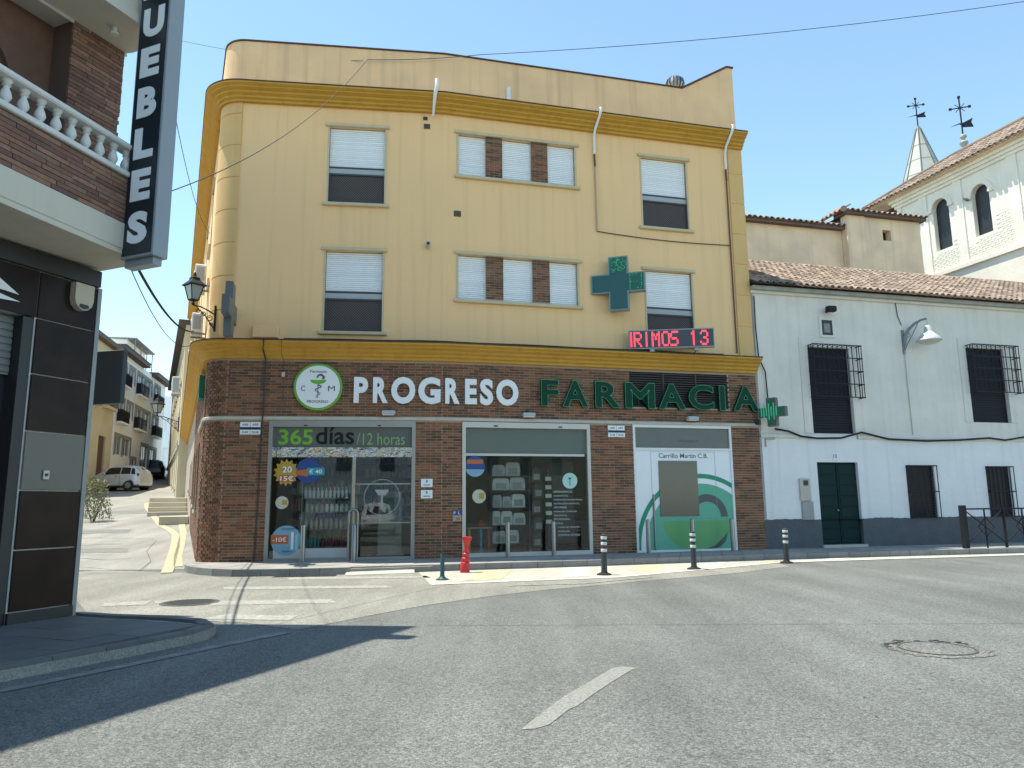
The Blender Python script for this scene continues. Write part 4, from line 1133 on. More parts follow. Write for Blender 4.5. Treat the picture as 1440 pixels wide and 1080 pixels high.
Geo().box(1.112, 1.128, -.116, -.112, 3.98, 4.32).obj('stem', M_DKPRINT, FL, lg)

pg = thing('white_letter_sign', 'white raised letters reading PROGRESO on the brick band', 'sign', pt(FL, 2, -.05, 3.85))
for ch, F, x0, x1 in (('P', FL, 1.97, 2.31), ('R', FL, 2.43, 2.79), ('O', FL, 2.87, 3.46), ('G', FL, 3.53, 4.08), ('R', FR, .06, .42), ('E', FR, .56, .86), ('S', FR, .94, 1.28), ('O', FR, 1.36, 1.94)):
    z0, z1 = (3.875, 4.515) if ch in 'PRE' else (3.86, 4.53)
    text('letter', ch, F, pg, M_WHITE, x0, x1, z0, z1, -.075, .06, .045)
M_LETTERGREEN = mat('led_letter_green', (.004, .046, .024), .6, var=.08, spec=.2)
fg = thing('green_led_letter_sign', 'dark green LED edged letters reading FARMACIA over the louvre', 'sign', pt(FR, 2.5, -.05, 3.86))
for ch, x0, x1 in (('F', 2.53, 2.99), ('A', 3.10, 3.80), ('R', 4.00, 4.69), ('M', 4.84, 5.68), ('A', 5.79, 6.57), ('C', 6.68, 7.42), ('I', 7.60, 7.77), ('A', 8.02, 8.80)):
    o = text('letter', ch, FR, fg, M_LETTERGREEN, x0, x1, 3.87, 4.55, -.13, .11, .03)
    # LED beads along the outline of the letter face
    me = o.data; cnt_e = {}
    for p_ in me.polygons:
        if all(abs(me.vertices[i].co.y + .13) < 1e-4 for i in p_.vertices):
            for e in p_.edge_keys: cnt_e[e] = cnt_e.get(e, 0) + 1
    g = Geo(); mx_, mz_ = (x0 + x1) / 2, 4.21
    for (a, b), c in cnt_e.items():
        if c != 1: continue
        A, B = me.vertices[a].co, me.vertices[b].co; L_ = (B - A).length; n = max(1, round(L_ / .034))
        for i in range(n):
            q = A.lerp(B, (i + .5) / n)
            g.box(q.x - .0065, q.x + .0065, q.y - .006, q.y, q.z - .0065, q.z + .0065)
    stuff(g.obj('led_beads', mat('letter_led', (.05, .42, .22), .5, var=0, emit=.12), FR, o))
    Geo().box((x0 + x1) / 2 - .02, (x0 + x1) / 2 + .02, -.03, .0, 4.0, 4.1).obj('bracket', M_BLACK, FR, fg)

# green cross turned towards the street
FX = frame(2.15, 19.14, -16)
cr = thing('green_cross_sign', 'large dark green LED cross with grey rim above the red display', 'sign', (2.8, 19.0, 6.43))
def cross_poly(w, h, a0_, a1_, b0_, b1_, i=0.0):
    return [(a0_ + i, 0 + i), (a1_ - i, 0 + i), (a1_ - i, b0_ + i), (w - i, b0_ + i), (w - i, b1_ - i), (a1_ - i, b1_ - i), (a1_ - i, h - i), (a0_ + i, h - i), (a0_ + i, b1_ - i), (0 + i, b1_ - i), (0 + i, b0_ + i), (a0_ + i, b0_ + i)]
def shifted(p_, z): return [(x, zz + z) for x, zz in p_]
Geo().prism(shifted(cross_poly(1.43, 1.48, .47, .99, .49, 1.01), 6.43), 0, .22).obj('case', mat('cross_case', (.20, .27, .26), .4), FX, cr)
Geo().prism(shifted(cross_poly(1.43, 1.48, .47, .99, .49, 1.01, .035), 6.43), -.012, -.001).obj('green_face', mat('cross_face', (.004, .075, .068), .25, var=.05), FX, cr)
g = Geo()
for i in range(13):
    for j in range(13):
        x, z = .52 + i * .034, 7.47 + j * .031
        if rnd.random() < .45 * (1 - abs(i - 6) / 9): g.box(x, x + .02, -.018, -.012, z, z + .02)
        x, z = 1.0 + i * .03, 6.96 + j * .034
        if i in (1, 11) or (j in (12, 6) and i < 8) or (j == 1 and 6 < i): 
            if rnd.random() < .75: g.box(x, x + .018, -.018, -.012, z, z + .02)
g.obj('lit_leds', M_LEDGREEN, FX, cr)
Geo().prism([(.99, 6.955), (1.395, 6.955), (1.395, 7.405), (.99, 7.405)], -.014, -.0125).obj('lit_field', mat('cross_lit_field', (.003, .10, .06), .4), FX, cr)
Geo().prism([(.505, 7.44), (.955, 7.44), (.955, 7.875), (.505, 7.875)], -.014, -.0125).obj('lit_field', MATS['cross_lit_field'], FX, cr)
Geo().tube([(.35, .2, 6.93), (.35, .62, 6.93), (.33, .70, 6.6), (.33, .72, 5.5)], .012, 6).obj('cable', M_BLACK, FX, cr)
Geo().box(.6, .75, .2, .72, 7.0, 7.06).obj('wall_arm', M_STEEL, FX, cr)
Geo().box(.6, .75, .2, .72, 7.3, 7.36).obj('wall_arm', M_STEEL, FX, cr)
# red dot matrix display
FD = frame(3.10, 19.12, -6)
ld = thing('led_display', 'long dark LED display with red letters RIMOS 13 over the cornice', 'display', (4.2, 19.0, 5.41))
Geo().box(0, 2.22, 0, .16, 5.41, 5.92, .008).obj('case', mat('display_case', (.34, .35, .34), .45), FD, ld)
Geo().box(.03, 2.19, -.008, -.001, 5.44, 5.89).obj('dark_screen', M_LEDPANEL, FD, ld)
FONT = {'R': '11110 10001 10001 11110 10100 10010 10001', 'I': '00100 00100 00100 00100 00100 00100 00100', 'M': '10001 11011 10101 10101 10001 10001 10001', 'O': '01110 10001 10001 10001 10001 10001 01110',
        'S': '01111 10000 10000 01110 00001 00001 11110', '1': '00100 01100 00100 00100 00100 00100 00100', '3': '01110 10001 00001 00110 00001 10001 01110', ' ': '00000 ' * 7, 'p': '10100 10100 10100 10100 10100 10100 10100'}
dx, dz = .0415, .058
for ci, (ch, xo) in enumerate((('p', .045), ('R', .13), ('I', .36), ('M', .60), ('O', .86), ('S', 1.08), ('1', 1.58), ('3', 1.85))):
    g = Geo()
    for r, row in enumerate(FONT[ch].split()):
        for c, b in enumerate(row[:2] if ch == 'p' else row):
            if b == '1':
                for s in (0, 1):
                    x, z = xo + c * dx + s * dx * .55, 5.462 + (6 - r) * dz
                    g.box(x, x + .019, -.014, -.008, z + .002, z + .024); g.box(x, x + .019, -.014, -.008, z + .030, z + .052)
    g.obj('lit_letter', M_LEDRED, FD, ld)
for x in (.55, 1.7):
    Geo().box(x, x + .12, .05, .15, 5.34, 5.41).obj('foot', M_STEEL, FD, ld)
    Geo().tube([(x + .06, .1, 5.38), (x + .06, .45 + x * .36, 5.36)], .02, 6).obj('wall_arm', M_STEEL, FD, ld)

# crosses seen edge-on at both ends
def edge_cross(label, F, m, w, h, th, z, x0, face=None):
    t = thing('cross_sign', label, 'sign', pt(F, x0, 0, z))
    k = h / 3
    P = [(x0 + k, z), (x0 + 2 * k, z), (x0 + 2 * k, z + k), (x0 + 3 * k, z + k), (x0 + 3 * k, z + 2 * k), (x0 + 2 * k, z + 2 * k), (x0 + 2 * k, z + 3 * k), (x0 + k, z + 3 * k), (x0 + k, z + 2 * k), (x0, z + 2 * k), (x0, z + k), (x0 + k, z + k)]
    Geo().prism(P, -th / 2, th / 2).obj('case', m, F, t)
    if face:
        cx_ = x0 + 1.5 * k; cz_ = z + 1.5 * k
        Q = [(cx_ + (a - cx_) * .9, cz_ + (b - cz_) * .9) for a, b in P]
        Geo().prism(Q, -th / 2 - .006, -th / 2 - .001).obj('face', face, F, t)
        Geo().prism(Q, th / 2 + .001, th / 2 + .006).obj('face', face, F, t)
    return t
_q = pt(FL, -.95, -.05)
FE = frame(_q.x, _q.y, -77)
edge_cross('grey cased cross sign seen edge on at the rounded corner', FE, mat('cross_grey', (.12, .135, .14), .45), 1.2, 1.3, .16, 5.30, .02, mat('cross_greyface', (.12, .15, .16), .4))
_q = pt(FR, RE - .1, -.02)
FE2 = frame(_q.x, _q.y, -44)
t2 = edge_cross('small green LED cross projecting from the right end of the brickwork', FE2, mat('cross_case2', (.13, .12, .11), .5), .75, .78, .16, 3.42, .12, mat('cross_green2', (.01, .12, .06), .4, emit=0))
g = Geo()
for i in range(7): g.box(.22 + i * .07, .25 + i * .07, -.095, -.087, 3.70 - .1 * abs(i % 2), 3.95 + .1 * (i % 2))
g.obj('lit_leds', mat('letter_led', (.05, .42, .22)), FE2, t2)
Geo().box(.0, .14, -.05, .05, 3.5, 3.65).obj('wall_bracket', M_BLACK, FE2, t2)

# ---- small things on the walls
def plaque(name, label, F, x0, x1, z0, z1, m, cat='plaque', texts=(), group=None, y=-.012):
    t = thing(name, label, cat, pt(F, x0, y, z0), group)
    Geo().box(x0, x1, y - .018, y + .005, z0, z1, .003).obj('plate', m, F, t)
    for k, (b, mm, a, bb, c, d) in enumerate(texts):
        if b is None: Geo().box(a, bb, y - .021, y - .0185, c, d).obj('print', mm, F, t)
        else: text('letters', b, F, t, mm, a, bb, c, d, y - .0225, .003, .004)
    return t
M_NAVY = mat('navy_print', (.01, .015, .06), .5); M_TEALTXT = mat('teal_print', (.08, .32, .30), .5)
def hours(F, x, z, label):
    plaque('opening_hours_sign', label, F, x, x + .47, z, z + .30, M_WHITE, 'sign', [(None, M_NAVY, x, x + .47, z + .115, z + .175), ('APE', M_DKPRINT, x + .05, x + .19, z + .21, z + .26), ('APE', M_DKPRINT, x + .28, x + .42, z + .21, z + .26), (None, M_DKPRINT, x + .232, x + .238, z, z + .3), ('9:30', M_DKPRINT, x + .05, x + .19, z + .03, z + .08), ('22:00', M_DKPRINT, x + .27, x + .43, z + .03, z + .08)])
hours(FL, -.67, 3.10, 'white four part notice with navy stripe left of the entrance')
hours(FR, 4.36, 3.11, 'white four part notice with navy stripe beside the printed panel')
for i, (z, l) in enumerate(((1.83, 'upper small white plaque with teal print on the middle brick pier'), (1.56, 'lower small white plaque with teal print on the middle brick pier'))):
    plaque('white_plaque', l, FL, 3.62, 3.90, z, z + .20, M_WHITE, 'plaque', [(None, M_TEALTXT, 3.74, 3.78, z + .11, z + .17), (None, M_TEALTXT, 3.68, 3.84, z + .04, z + .065)])
plaque('parking_notice', 'small blue and tan notice with letters P L beside the display window', FR, .26, .48, 1.0, 1.26, mat('tan_notice', (.38, .33, .26), .5), 'sign', [(None, MS_B, .26, .48, 1.15, 1.26), ('P', M_WHITE, .285, .335, 1.17, 1.24), ('L', M_WHITE, .40, .45, 1.17, 1.24), (None, MS_O, .36, .44, 1.03, 1.10)])
def vent(label, F, x, z, s=.13):
    t = thing('wall_vent', label, 'vent', pt(F, x, 0, z))
    Geo().box(x, x + s * 1.2, -.012, .01, z, z + s, .003).obj('plate', mat('brown_vent', (.16, .11, .08), .6), F, t)
    for i in range(5): Geo().box(x + .012, x + s * 1.2 - .012, -.02, -.0125, z + .012 + i * s / 5.5, z + .024 + i * s / 5.5).obj('fin', mat('vent_fin', (.07, .05, .04), .6), F, t)
vent('brown vent plate midway between the upper storeys', FR, .27, 8.80, .16)
vent('upper of two brown vent plates just under the top cornice', FL, 3.58, 11.42, .1)
vent('lower of two brown vent plates just under the top cornice', FL, 3.6, 11.18, .14)
cm = thing('security_camera', 'small round security camera on the yellow wall beside the first floor window', 'camera', pt(FL, 3.74, 0, 7.94))
Geo().lathe([(.06, 0), (.06, -.03), (.04, -.05)], 14, (3.74, 0, 7.92), 'y').obj('base', M_STONE, FL, cm)
Geo().lathe([(.055, -.05), (.065, -.07), (.065, -.16), (.05, -.17)], 14, (3.74, 0, 7.97), 'y').obj('barrel', M_STONE, FL, cm)
Geo().lathe([(.045, -.165), (.04, -.178)], 14, (3.74, 0, 7.97), 'y').obj('lens', M_BLACK, FL, cm)
bx = tag(Geo().box(-.47, .14, -.16, -.0, 5.44, 5.74, .02).obj('junction_box', M_STUCCO, FL), 'yellow painted junction box resting on the cornice near the corner', 'box')
# downpipes and cables on the wall
def rope(name, label, F, path, r, m, cat='cable', n=6):
    return tag(Geo().tube(path, r, n).obj(name, m, F, None, True), label, cat)
M_PIPE = mat('buff_conduit', (.42, .34, .22), .7); M_RUST = mat('rusty_brown_pipe', (.14, .07, .05), .8)
def downpipe(label, x, zb):
    t = thing('downpipe', label, 'pipe', pt(FR, x, -.06, zb))
    Geo().tube([(x + .06, -.40, 12.15), (x + .06, -.47, 12.12), (x + .04, -.46, 12.0), (x - .02, -.14, 11.62), (x - .02, -.07, 11.45), (x - .02, -.06, 10.95)], .036, 10).obj('white_spout', M_WHITEPVC, FR, t, True)
    Geo().tube([(x - .02, -.05, 10.95), (x - .01, -.05, 10.6)], .028, 8).obj('reducer', M_RUST, FR, t)
    Geo().tube([(x - .01, -.04, 10.6), (x, -.04, zb)], .022, 8).obj('thin_pipe', M_PIPE if zb > 7 else M_RUST, FR, t)
downpipe('white roof spout with thin pipe ending above the green cross', 4.22, 8.72)
downpipe('white roof spout with thin pipe running down beside the right pilaster', 8.28, 5.5)
t = thing('roof_spout', 'short white spout bent over the top cornice above two vents', 'pipe', pt(FL, 3.9, -.3, 11.4))
Geo().tube([(3.92, -.42, 12.35), (3.93, -.47, 12.2), (3.88, -.43, 11.9), (3.84, -.12, 11.5)], [.05, .05, .045, .03], 8).obj('spout', M_WHITEPVC, FL, t, True)
tag(Geo().tube([(1.77, -.02, 12.1), (1.77, -.02, 12.62)], .06, 12).obj('vent_pipe', M_WHITEPVC, FR, None, True), 'short upright white pipe on the parapet above the triple window', 'pipe')
rope('wall_cable', 'thin cable sagging between the two downpipes under the right window', FR, [(4.22, -.04, 8.72)] + [(4.22 + (8.26 - 4.22) * i / 12, -.03, 8.72 - .07 * i / 12 - .06 * math.sin(math.pi * i / 12)) for i in range(1, 13)], .012, M_BLACK)
rope('wall_cable', 'black cable running down the brick beside the left notice', FL, [(-.13, -.44, 5.36), (-.14, -.43, 5.1), (-.14, -.05, 4.9), (-.15, -.03, 3.6), (-.15, -.09, 3.5), (-.16, -.03, 3.3), (-.21, -.025, PZ)], .018, M_BLACK)
rope('wall_cable', 'thin rusty cable with a small box left of the round logo', FL, [(.28, -.43, 5.33), (.28, -.42, 5.0), (.28, -.03, 4.9), (.29, -.02, 3.9)], .008, M_RUST)
tag(Geo().box(.24, .32, -.06, -.01, 4.50, 4.62, .005).obj('cable_box', M_STONE, FL), 'tiny grey cable box on the brick left of the round logo', 'box')
rope('cornice_cable', 'dark cable lying along the top of the lower cornice', None, [tuple(pt(FL, x, -.30 + .02 * math.sin(x * 3), 5.395)) for x in [.3 + .3 * i for i in range(13)]] + [tuple(pt(FR, x, -.30 + .03 * math.sin(x * 2), 5.395)) for x in [.1 + .4 * i for i in range(20)]], .016, M_BLACK)
def flood(label, F, x, z):
    t = thing('floodlight', label, 'floodlight', pt(F, x, -.1, z))
    Geo().box(x - .16, x + .16, -.24, -.08, z, z + .10, .02).obj('housing', mat('pale_floodlight', (.42, .46, .46), .4), F, t)
    Geo().box(x - .14, x + .14, -.235, -.085, z - .012, z - .001).obj('lens', M_WHITE, F, t)
    Geo().box(x - .03, x + .03, -.1, -.012, z + .03, z + .16).obj('bracket', M_BLACK, F, t)
flood('pale floodlight on the band above the display window', FR, 2.18, 3.58)
flood('pale floodlight on the band above the printed panel', FR, 6.74, 3.58)
flood('small pale floodlight on the band above the entrance', FL, 2.82, 3.58)
# roof cowl
cw = thing('roof_cowl', 'ribbed round metal ventilator cowl behind the roof parapet', 'ventilator', pt(FR, 7.35, 1.0, 13.0))
Geo().lathe([(.12, 12.0), (.12, 14.05)], 12, (7.45, 1.2, 0)).obj('flue', M_STEEL, FR, cw)
Geo().lathe([(.12, 14.05), (.22, 14.12), (.27, 14.25), (.25, 14.38), (.14, 14.48), (.02, 14.5)], 20, (7.45, 1.2, 0)).obj('dome', M_STEEL, FR, cw)
for i in range(14):
    a = 2 * math.pi * i / 14
    Geo().tube([(7.45 + r_ * math.cos(a), 1.2 + r_ * math.sin(a), z) for r_, z in ((.125, 14.06), (.23, 14.12), (.285, 14.25), (.26, 14.39), (.14, 14.49))], .012, 4).obj('rib', M_BLACK, FR, cw)

# ---- bollards
def steel_bollard(x, y, label, group):
    t = thing('steel_bollard', label, 'bollard', (x, y, PZ), group)
    T = Matrix.Translation((x, y, PZ))
    Geo().lathe([(.055, 0), (.055, .80), (.05, .83), (.03, .845), (.005, .85)], 18).obj('post', M_STEEL, T, t, True)
    Geo().lathe([(.085, 0), (.085, .012), (.06, .016)], 18).obj('base_plate', M_STEEL, T, t, True)
G_ = 'steel bollards along the shop fronts'
for x, y, l in ((-4.86, 17.42, 'stainless bollard standing before the entrance display shelf'), (-.14, 18.15, 'stainless bollard before the left half of the display window'), (.98, 18.5, 'stainless bollard before the right half of the display window'),
                (3.42, 19.15, 'stainless bollard at the left edge of the printed panel'), (4.62, 19.46, 'stainless bollard before the middle of the printed panel'), (5.72, 19.72, 'stainless bollard at the right edge of the printed panel')):
    steel_bollard(x, y, l, G_)
hp = thing('hoop_rail', 'stainless hoop rail in front of the glass entrance door', 'rail', (-3.75, 17.5, PZ))
HF = frame(-3.84, 17.55, 7.4, PZ)
Geo().tube([(0, 0, 0), (0, 0, 1.05)] + [(.1 - .1 * math.cos(R(a)), 0, 1.08 + .1 * math.sin(R(a))) for a in range(0, 181, 20)] + [(.2, 0, 1.05), (.2, 0, 0)], .028, 10).obj('hoop', M_STEEL, HF, hp, True)
Geo().lathe([(.055, 0), (.055, .80), (.03, .84)], 16, (.13, -.06, 0)).obj('stub_post', M_STEEL, HF, hp, True)
def flex_bollard(x, y, label):
    t = thing('traffic_bollard', label, 'bollard', (x, y, 0), 'black and white traffic bollards')
    T = Matrix.Translation((x, y, .01)) @ Matrix.Rotation(R(rnd.uniform(-1.5, 1.5)), 4, 'Y')
    Geo().lathe([(.15, 0), (.14, .02), (.075, .04), (.065, .06)], 20).obj('base', M_IRON, T, t, True)
    Geo().lathe([(.06, .05), (.057, .40), (.055, .72), (.05, .77), (.02, .785)], 18).obj('post', mat('bollard_black', (.03, .035, .04), .55), T, t, True)
    for z in (.44, .57, .68):
        Geo().lathe([(.059, z), (.0605, z + .005), (.0605, z + .055), (.059, z + .06)], 18).obj('white_band', mat('bollard_white', (.60, .60, .57), .5), T, t, True)
flex_bollard(1.77, 14.9, 'black traffic bollard with white bands before the brick pier')
flex_bollard(3.79, 15.98, 'black traffic bollard with white bands before the printed panel')
flex_bollard(6.26, 17.42, 'black traffic bollard with white bands before the white house')
tl = thing('teal_bollard', 'short teal bollard with flared foot beside the red one', 'bollard', (-1.34, 14.23, 0))
T = Matrix.Translation((-1.34, 14.23, .012))
MTEAL = mat('teal_rubber', (.010, .055, .06), .5, var=.15)
Geo().lathe([(.12, 0), (.12, .012), (.08, .025), (.052, .05), (.042, .08), (.038, .46), (.03, .47)], 18).obj('post', MTEAL, T, tl, True)
Geo().box(-.012, .012, -.038, .038, .46, .50).obj('top_fin', MTEAL, T, tl)
rd = thing('red_bollard', 'red hourglass shaped bollard in front of the display window', 'bollard', (-1.08, 15.85, 0))
T = Matrix.Translation((-1.02, 15.75, .01)) @ Matrix.Rotation(R(4), 4, 'Y')
MRED = mat('red_plastic', (.50, .02, .03), .4, var=.1)
Geo().lathe([(.095, 0), (.10, .01), (.10, .16), (.092, .20), (.072, .215), (.085, .235), (.085, .29), (.062, .31), (.076, .33), (.074, .38), (.052, .40), (.064, .42), (.056, .47), (.047, .53), (.058, .58), (.085, .65), (.104, .69), (.106, .72), (.085, .725), (.02, .71)], 22).obj('body', MRED, T, rd, True)

# ---- lantern, air conditioners on the side wall
def lantern(label, P, d, s=1.0, xl=.92):
    """wall lantern: scrolled bracket from P going along d"""
    t = thing('wall_lantern', label, 'lantern', P)
    F = frame(P[0], P[1], math.degrees(math.atan2(d[1], d[0])), P[2]) @ Matrix.Diagonal((s, s, s, 1))
    Geo().box(-.02, .02, -.04, .04, -.35, .35).obj('wall_plate', M_IRON, F, t)
    g = Geo(); g.tube([(0, 0, .1), (xl * .33, 0, .22), (xl * .66, 0, .32), (xl, 0, .36)], .02); g.tube([(0, 0, -.3), (xl * .22, 0, -.12), (xl * .5, 0, .12), (xl * .82, 0, .30)], .016)
    g.obj('arm', M_IRON, F, t)
    g = Geo()
    for cx_, cz_, r_ in ((.14, .0, .09), (.30, .12, .07), (.44, .2, .05), (.1, -.16, .05)):
        g.tube([(cx_ + r_ * math.cos(R(a)) * (1 - a / 700), 0, cz_ + r_ * math.sin(R(a)) * (1 - a / 700)) for a in range(0, 481, 30)], .011, 5)
    g.obj('scrollwork', M_IRON, F, t)
    x = xl
    G4 = lambda prof: Geo().lathe(prof, 4, (x, 0, .36))
    b = Geo().lathe([(.015, 0), (.05, .03), (.02, .08), (.03, .12)], 10, (x, 0, .36)).obj('stem', M_IRON, F, t)
    gl = G4([(.13, .14), (.24, .52)]).obj('glass_body', mat('lantern_glass', (.30, .32, .30), .2), F, t)
    for k in range(4):
        a = math.pi / 2 * k
        Geo().tube([(x + .135 * math.cos(a), .135 * math.sin(a), .36 + .13), (x + .25 * math.cos(a), .25 * math.sin(a), .36 + .53)], .014, 5).obj('glazing_bar', M_IRON, F, t)
    G4([(.32, .52), (.32, .55), (.16, .68), (.14, .70), (.14, .75), (.05, .80), (.03, .88), (.005, .92)]).obj('hood', M_IRON, F, t)
    G4([(.12, .12), (.15, .13), (.15, .15), (.12, .15)]).obj('lower_rim', M_IRON, F, t)
_lp = pt(FL, -1.1, .0)
lantern('black wrought iron lantern on scrolled bracket at the pharmacy corner', (ARC[6][0] - .03, ARC[6][1] - .02, 5.95), (-1.0, -.12), .92, .58)
def ac_unit(label, F, x, z, w=.8, h=.55, d=.3):
    t = thing('air_conditioner', label, 'air conditioner', pt(F, x, -.2, z))
    Geo().box(x, x + w, -d - .1, -.1, z, z + h, .02).obj('case', M_WHITEPVC, F, t)
    Geo().lathe([(.2, -d - .101), (.2, -d - .12), (.18, -d - .12), (.18, -d - .101)], 20, (x + w * .38, 0, z + h / 2), 'y').obj('fan_ring', M_SHUTBAR, F, t)
    Geo().box(x + w - .002, x + w + .01, -d - .05, -.15, z + .08, z + h - .08).obj('side_grille', M_SHUTBAR, F, t)
    g = Geo(); g.box(x + .1, x + .13, -d - .1, 0, z - .05, z - .001); g.box(x + w - .13, x + w - .1, -d - .1, 0, z - .05, z - .001); g.obj('bracket', M_STEEL, F, t)
ac_unit('upper white air conditioner on the side wall above the lantern', FS, -3.0, 7.55)
ac_unit('middle white air conditioner on the side wall beside the lantern', FS, -3.6, 6.3, .8, .55)
ac_unit('lower white air conditioner on the side wall beside the lantern bracket', FS, -5.0, 5.6, .85, .7)
aw = tag(Geo().prism([(-1.9, 4.2), (-1.2, 4.2), (-1.2, 4.8), (-1.9, 4.8)], -.14, -.02).obj('green_awning', mat('green_canvas', (.02, .22, .15), .8), FS), 'small green canvas awning under the cornice on the side wall', 'awning')

# ================================================================== WHITE HOUSE
WH = thing('white_house', 'two storey whitewashed house with grey dado and clay tile roof', 'house', pt(FW, 4, 0, 0))
WW = 17.0
UW = [(1.76, 3.15, 3.30, 5.80), (7.36, 8.80, 3.72, 6.03)]
LWN = [(4.76, 5.76, .86, 2.42), (7.62, 8.56, .86, 2.40), (11.5, 12.5, .86, 2.4)]
DOOR = (1.80, 3.14, PZ, 2.49)
Geo().wall(.02, WW, .90, 3.24, [(a, b, max(c, .9), d) for a, b, c, d in LWN if True] + [(DOOR[0], DOOR[1], .90, DOOR[3])], .16).obj('lower_wall', M_LIME2, FW, WH)
Geo().wall(.02, WW, 3.24, 7.45, [(a, b, max(c, 3.24), d) for a, b, c, d in UW], .16, y=.0).obj('upper_wall', M_LIME, FW, WH)
Geo().wall(.02, WW, 0, .90, [(DOOR[0], DOOR[1], PZ, .9)], .16, y=-.012).obj('dado', M_DADO, FW, WH)
for xa, xb in ((.02, DOOR[0]), (DOOR[1], WW)):
    g = Geo(); n_ = int((xb - xa) / .09); hs_ = [.905 + .022 * rnd.random() + .015 * math.sin(i * .21) for i in range(n_ + 1)]
    for i in range(n_):
        a, b = xa + (xb - xa) * i / n_, xa + (xb - xa) * (i + 1) / n_
        g.quad((a, -.012, .9), (b, -.012, .9), (b, -.010, hs_[i + 1]), (a, -.010, hs_[i])); g.quad((a, -.010, hs_[i]), (b, -.010, hs_[i + 1]), (b, .0, hs_[i + 1]), (a, .0, hs_[i]))
    g.obj('dado_edge', M_DADO, FW, WH)
# uneven ledge between the storeys
g = Geo()
def ledge(xa, xb):
    n = int((xb - xa) / .25)
    for i in range(n):
        a, b = xa + (xb - xa) * i / n, xa + (xb - xa) * (i + 1) / n
        o0, o1 = -.05 - .012 * math.sin(a * 7), -.05 - .012 * math.sin(b * 7)
        g.quad((a, 0, 3.13), (b, 0, 3.13), (b, o1, 3.18), (a, o0, 3.18)); g.quad((a, o0, 3.18), (b, o1, 3.18), (b, o1, 3.24), (a, o0, 3.24)); g.quad((a, o0, 3.24), (b, o1, 3.24), (b, 0, 3.29), (a, 0, 3.29))
ledge(.05, 1.7); ledge(3.2, WW)
g.obj('ledge', M_LIME, FW, WH)
# raised window surrounds
for (a, b, c, d) in UW:
    m_ = .27
    g = Geo(); g.box(a - m_, a - .002, -.025, .0, c, d + m_); g.box(b + .002, b + m_, -.025, .0, c, d + m_); g.box(a - .002, b + .002, -.025, .0, d + .002, d + m_)
    g.obj('window_surround', M_LIME, FW, WH)
# eave cornice
Geo().prism([(0, 0)] * 0 or [(.02, 7.28), (WW, 7.28), (WW, 7.36), (.02, 7.36)], -.08, 0).obj('eave_moulding', M_LIME, FW, WH)
Geo().prism([(.02, 7.362), (WW, 7.362), (WW, 7.47), (.02, 7.47)], -.2, 0).obj('eave_moulding', mat('weathered_eave', (.42, .40, .35), .95, var=.35, scale=3, streak=.4), FW, WH)
Geo().box(0.02, .1, .0, 5.5, 0, 7.4).obj('end_wall', M_LIME, FW, WH)
# roof
RY0, RY1, RZ0, RZ1 = -.38, 4.2, 7.50, 9.84
RS = math.atan2(RZ1 - RZ0, RY1 - RY0); RLEN = math.hypot(RZ1 - RZ0, RY1 - RY0)
rf = Geo().quad((.0, RY0 + .03, RZ0 - .02), (WW, RY0 + .03, RZ0 - .02), (WW, RY1, RZ1 - .02), (.0, RY1, RZ1 - .02)).quad((.0, RY1, RZ1), (WW, RY1, RZ1), (WW, 9, 7.6), (.0, 9, 7.6)).obj('roof', M_TILEUNDER, FW, WH)
def tile_mesh(w, l, h, name='roof_tile'):
    g = Geo(); n = 6
    for k, (yy, s) in enumerate(((0, 1.0), (l, .82))):
        for i in range(n + 1):
            a = math.pi * i / n
            g.v.append((-w / 2 * math.cos(a) * s, yy, h * math.sin(a) * s + (.012 if k == 0 else -.004)))
    for i in range(n): g.f.append((i, i + 1, n + 1 + i + 1, n + 1 + i))
    for k, (yy, s) in enumerate(((0, .84),)):
        b = len(g.v)
        for i in range(n + 1):
            a = math.pi * i / n
            g.v.append((-w / 2 * math.cos(a) * s, yy, h * math.sin(a) * s - .004))
        for i in range(n): g.f.append((i, b + i, b + i + 1, i + 1))
    me = g.mesh(name, True); me.materials.append(M_TILE)
    return me
def tiled(parent, F, w, ncol, nrow, tw, tl, x0=0, jit=.012, nparts=300, xshift=None):
    """rows of half round tiles climbing along +y of frame F; the lowest rows are single parts"""
    me = tile_mesh(tw * .72, tl * 1.18, tw * .30); cnt_ = 0; g = Geo()
    for r in range(nrow):
        for c in range(ncol):
            if xshift and not xshift(c * tw, r * tl): continue
            T_ = F @ Matrix.Translation((x0 + c * tw + tw / 2 + rnd.uniform(-jit, jit), r * tl + rnd.uniform(-jit, jit), rnd.uniform(0, .012))) @ Matrix.Rotation(R(rnd.uniform(-2, 2)), 4, 'Z')
            if cnt_ < nparts:
                add('roof_tile', me, M_TILE, T_, parent); cnt_ += 1
            else:
                b = len(g.v); g.v += [tuple(T_ @ v.co) for v in me.vertices]; g.f += [tuple(b + i for i in p_.vertices) for p_ in me.polygons]
    if g.v: stuff(g.obj('roof_tiles', M_TILE, None, parent, True))
FRF = FW @ Matrix.Translation((0, RY0, RZ0)) @ Matrix.Rotation(RS, 4, 'X')
tiled(rf, FRF, WW, 72, 13, .215, RLEN / 13, 0.02)
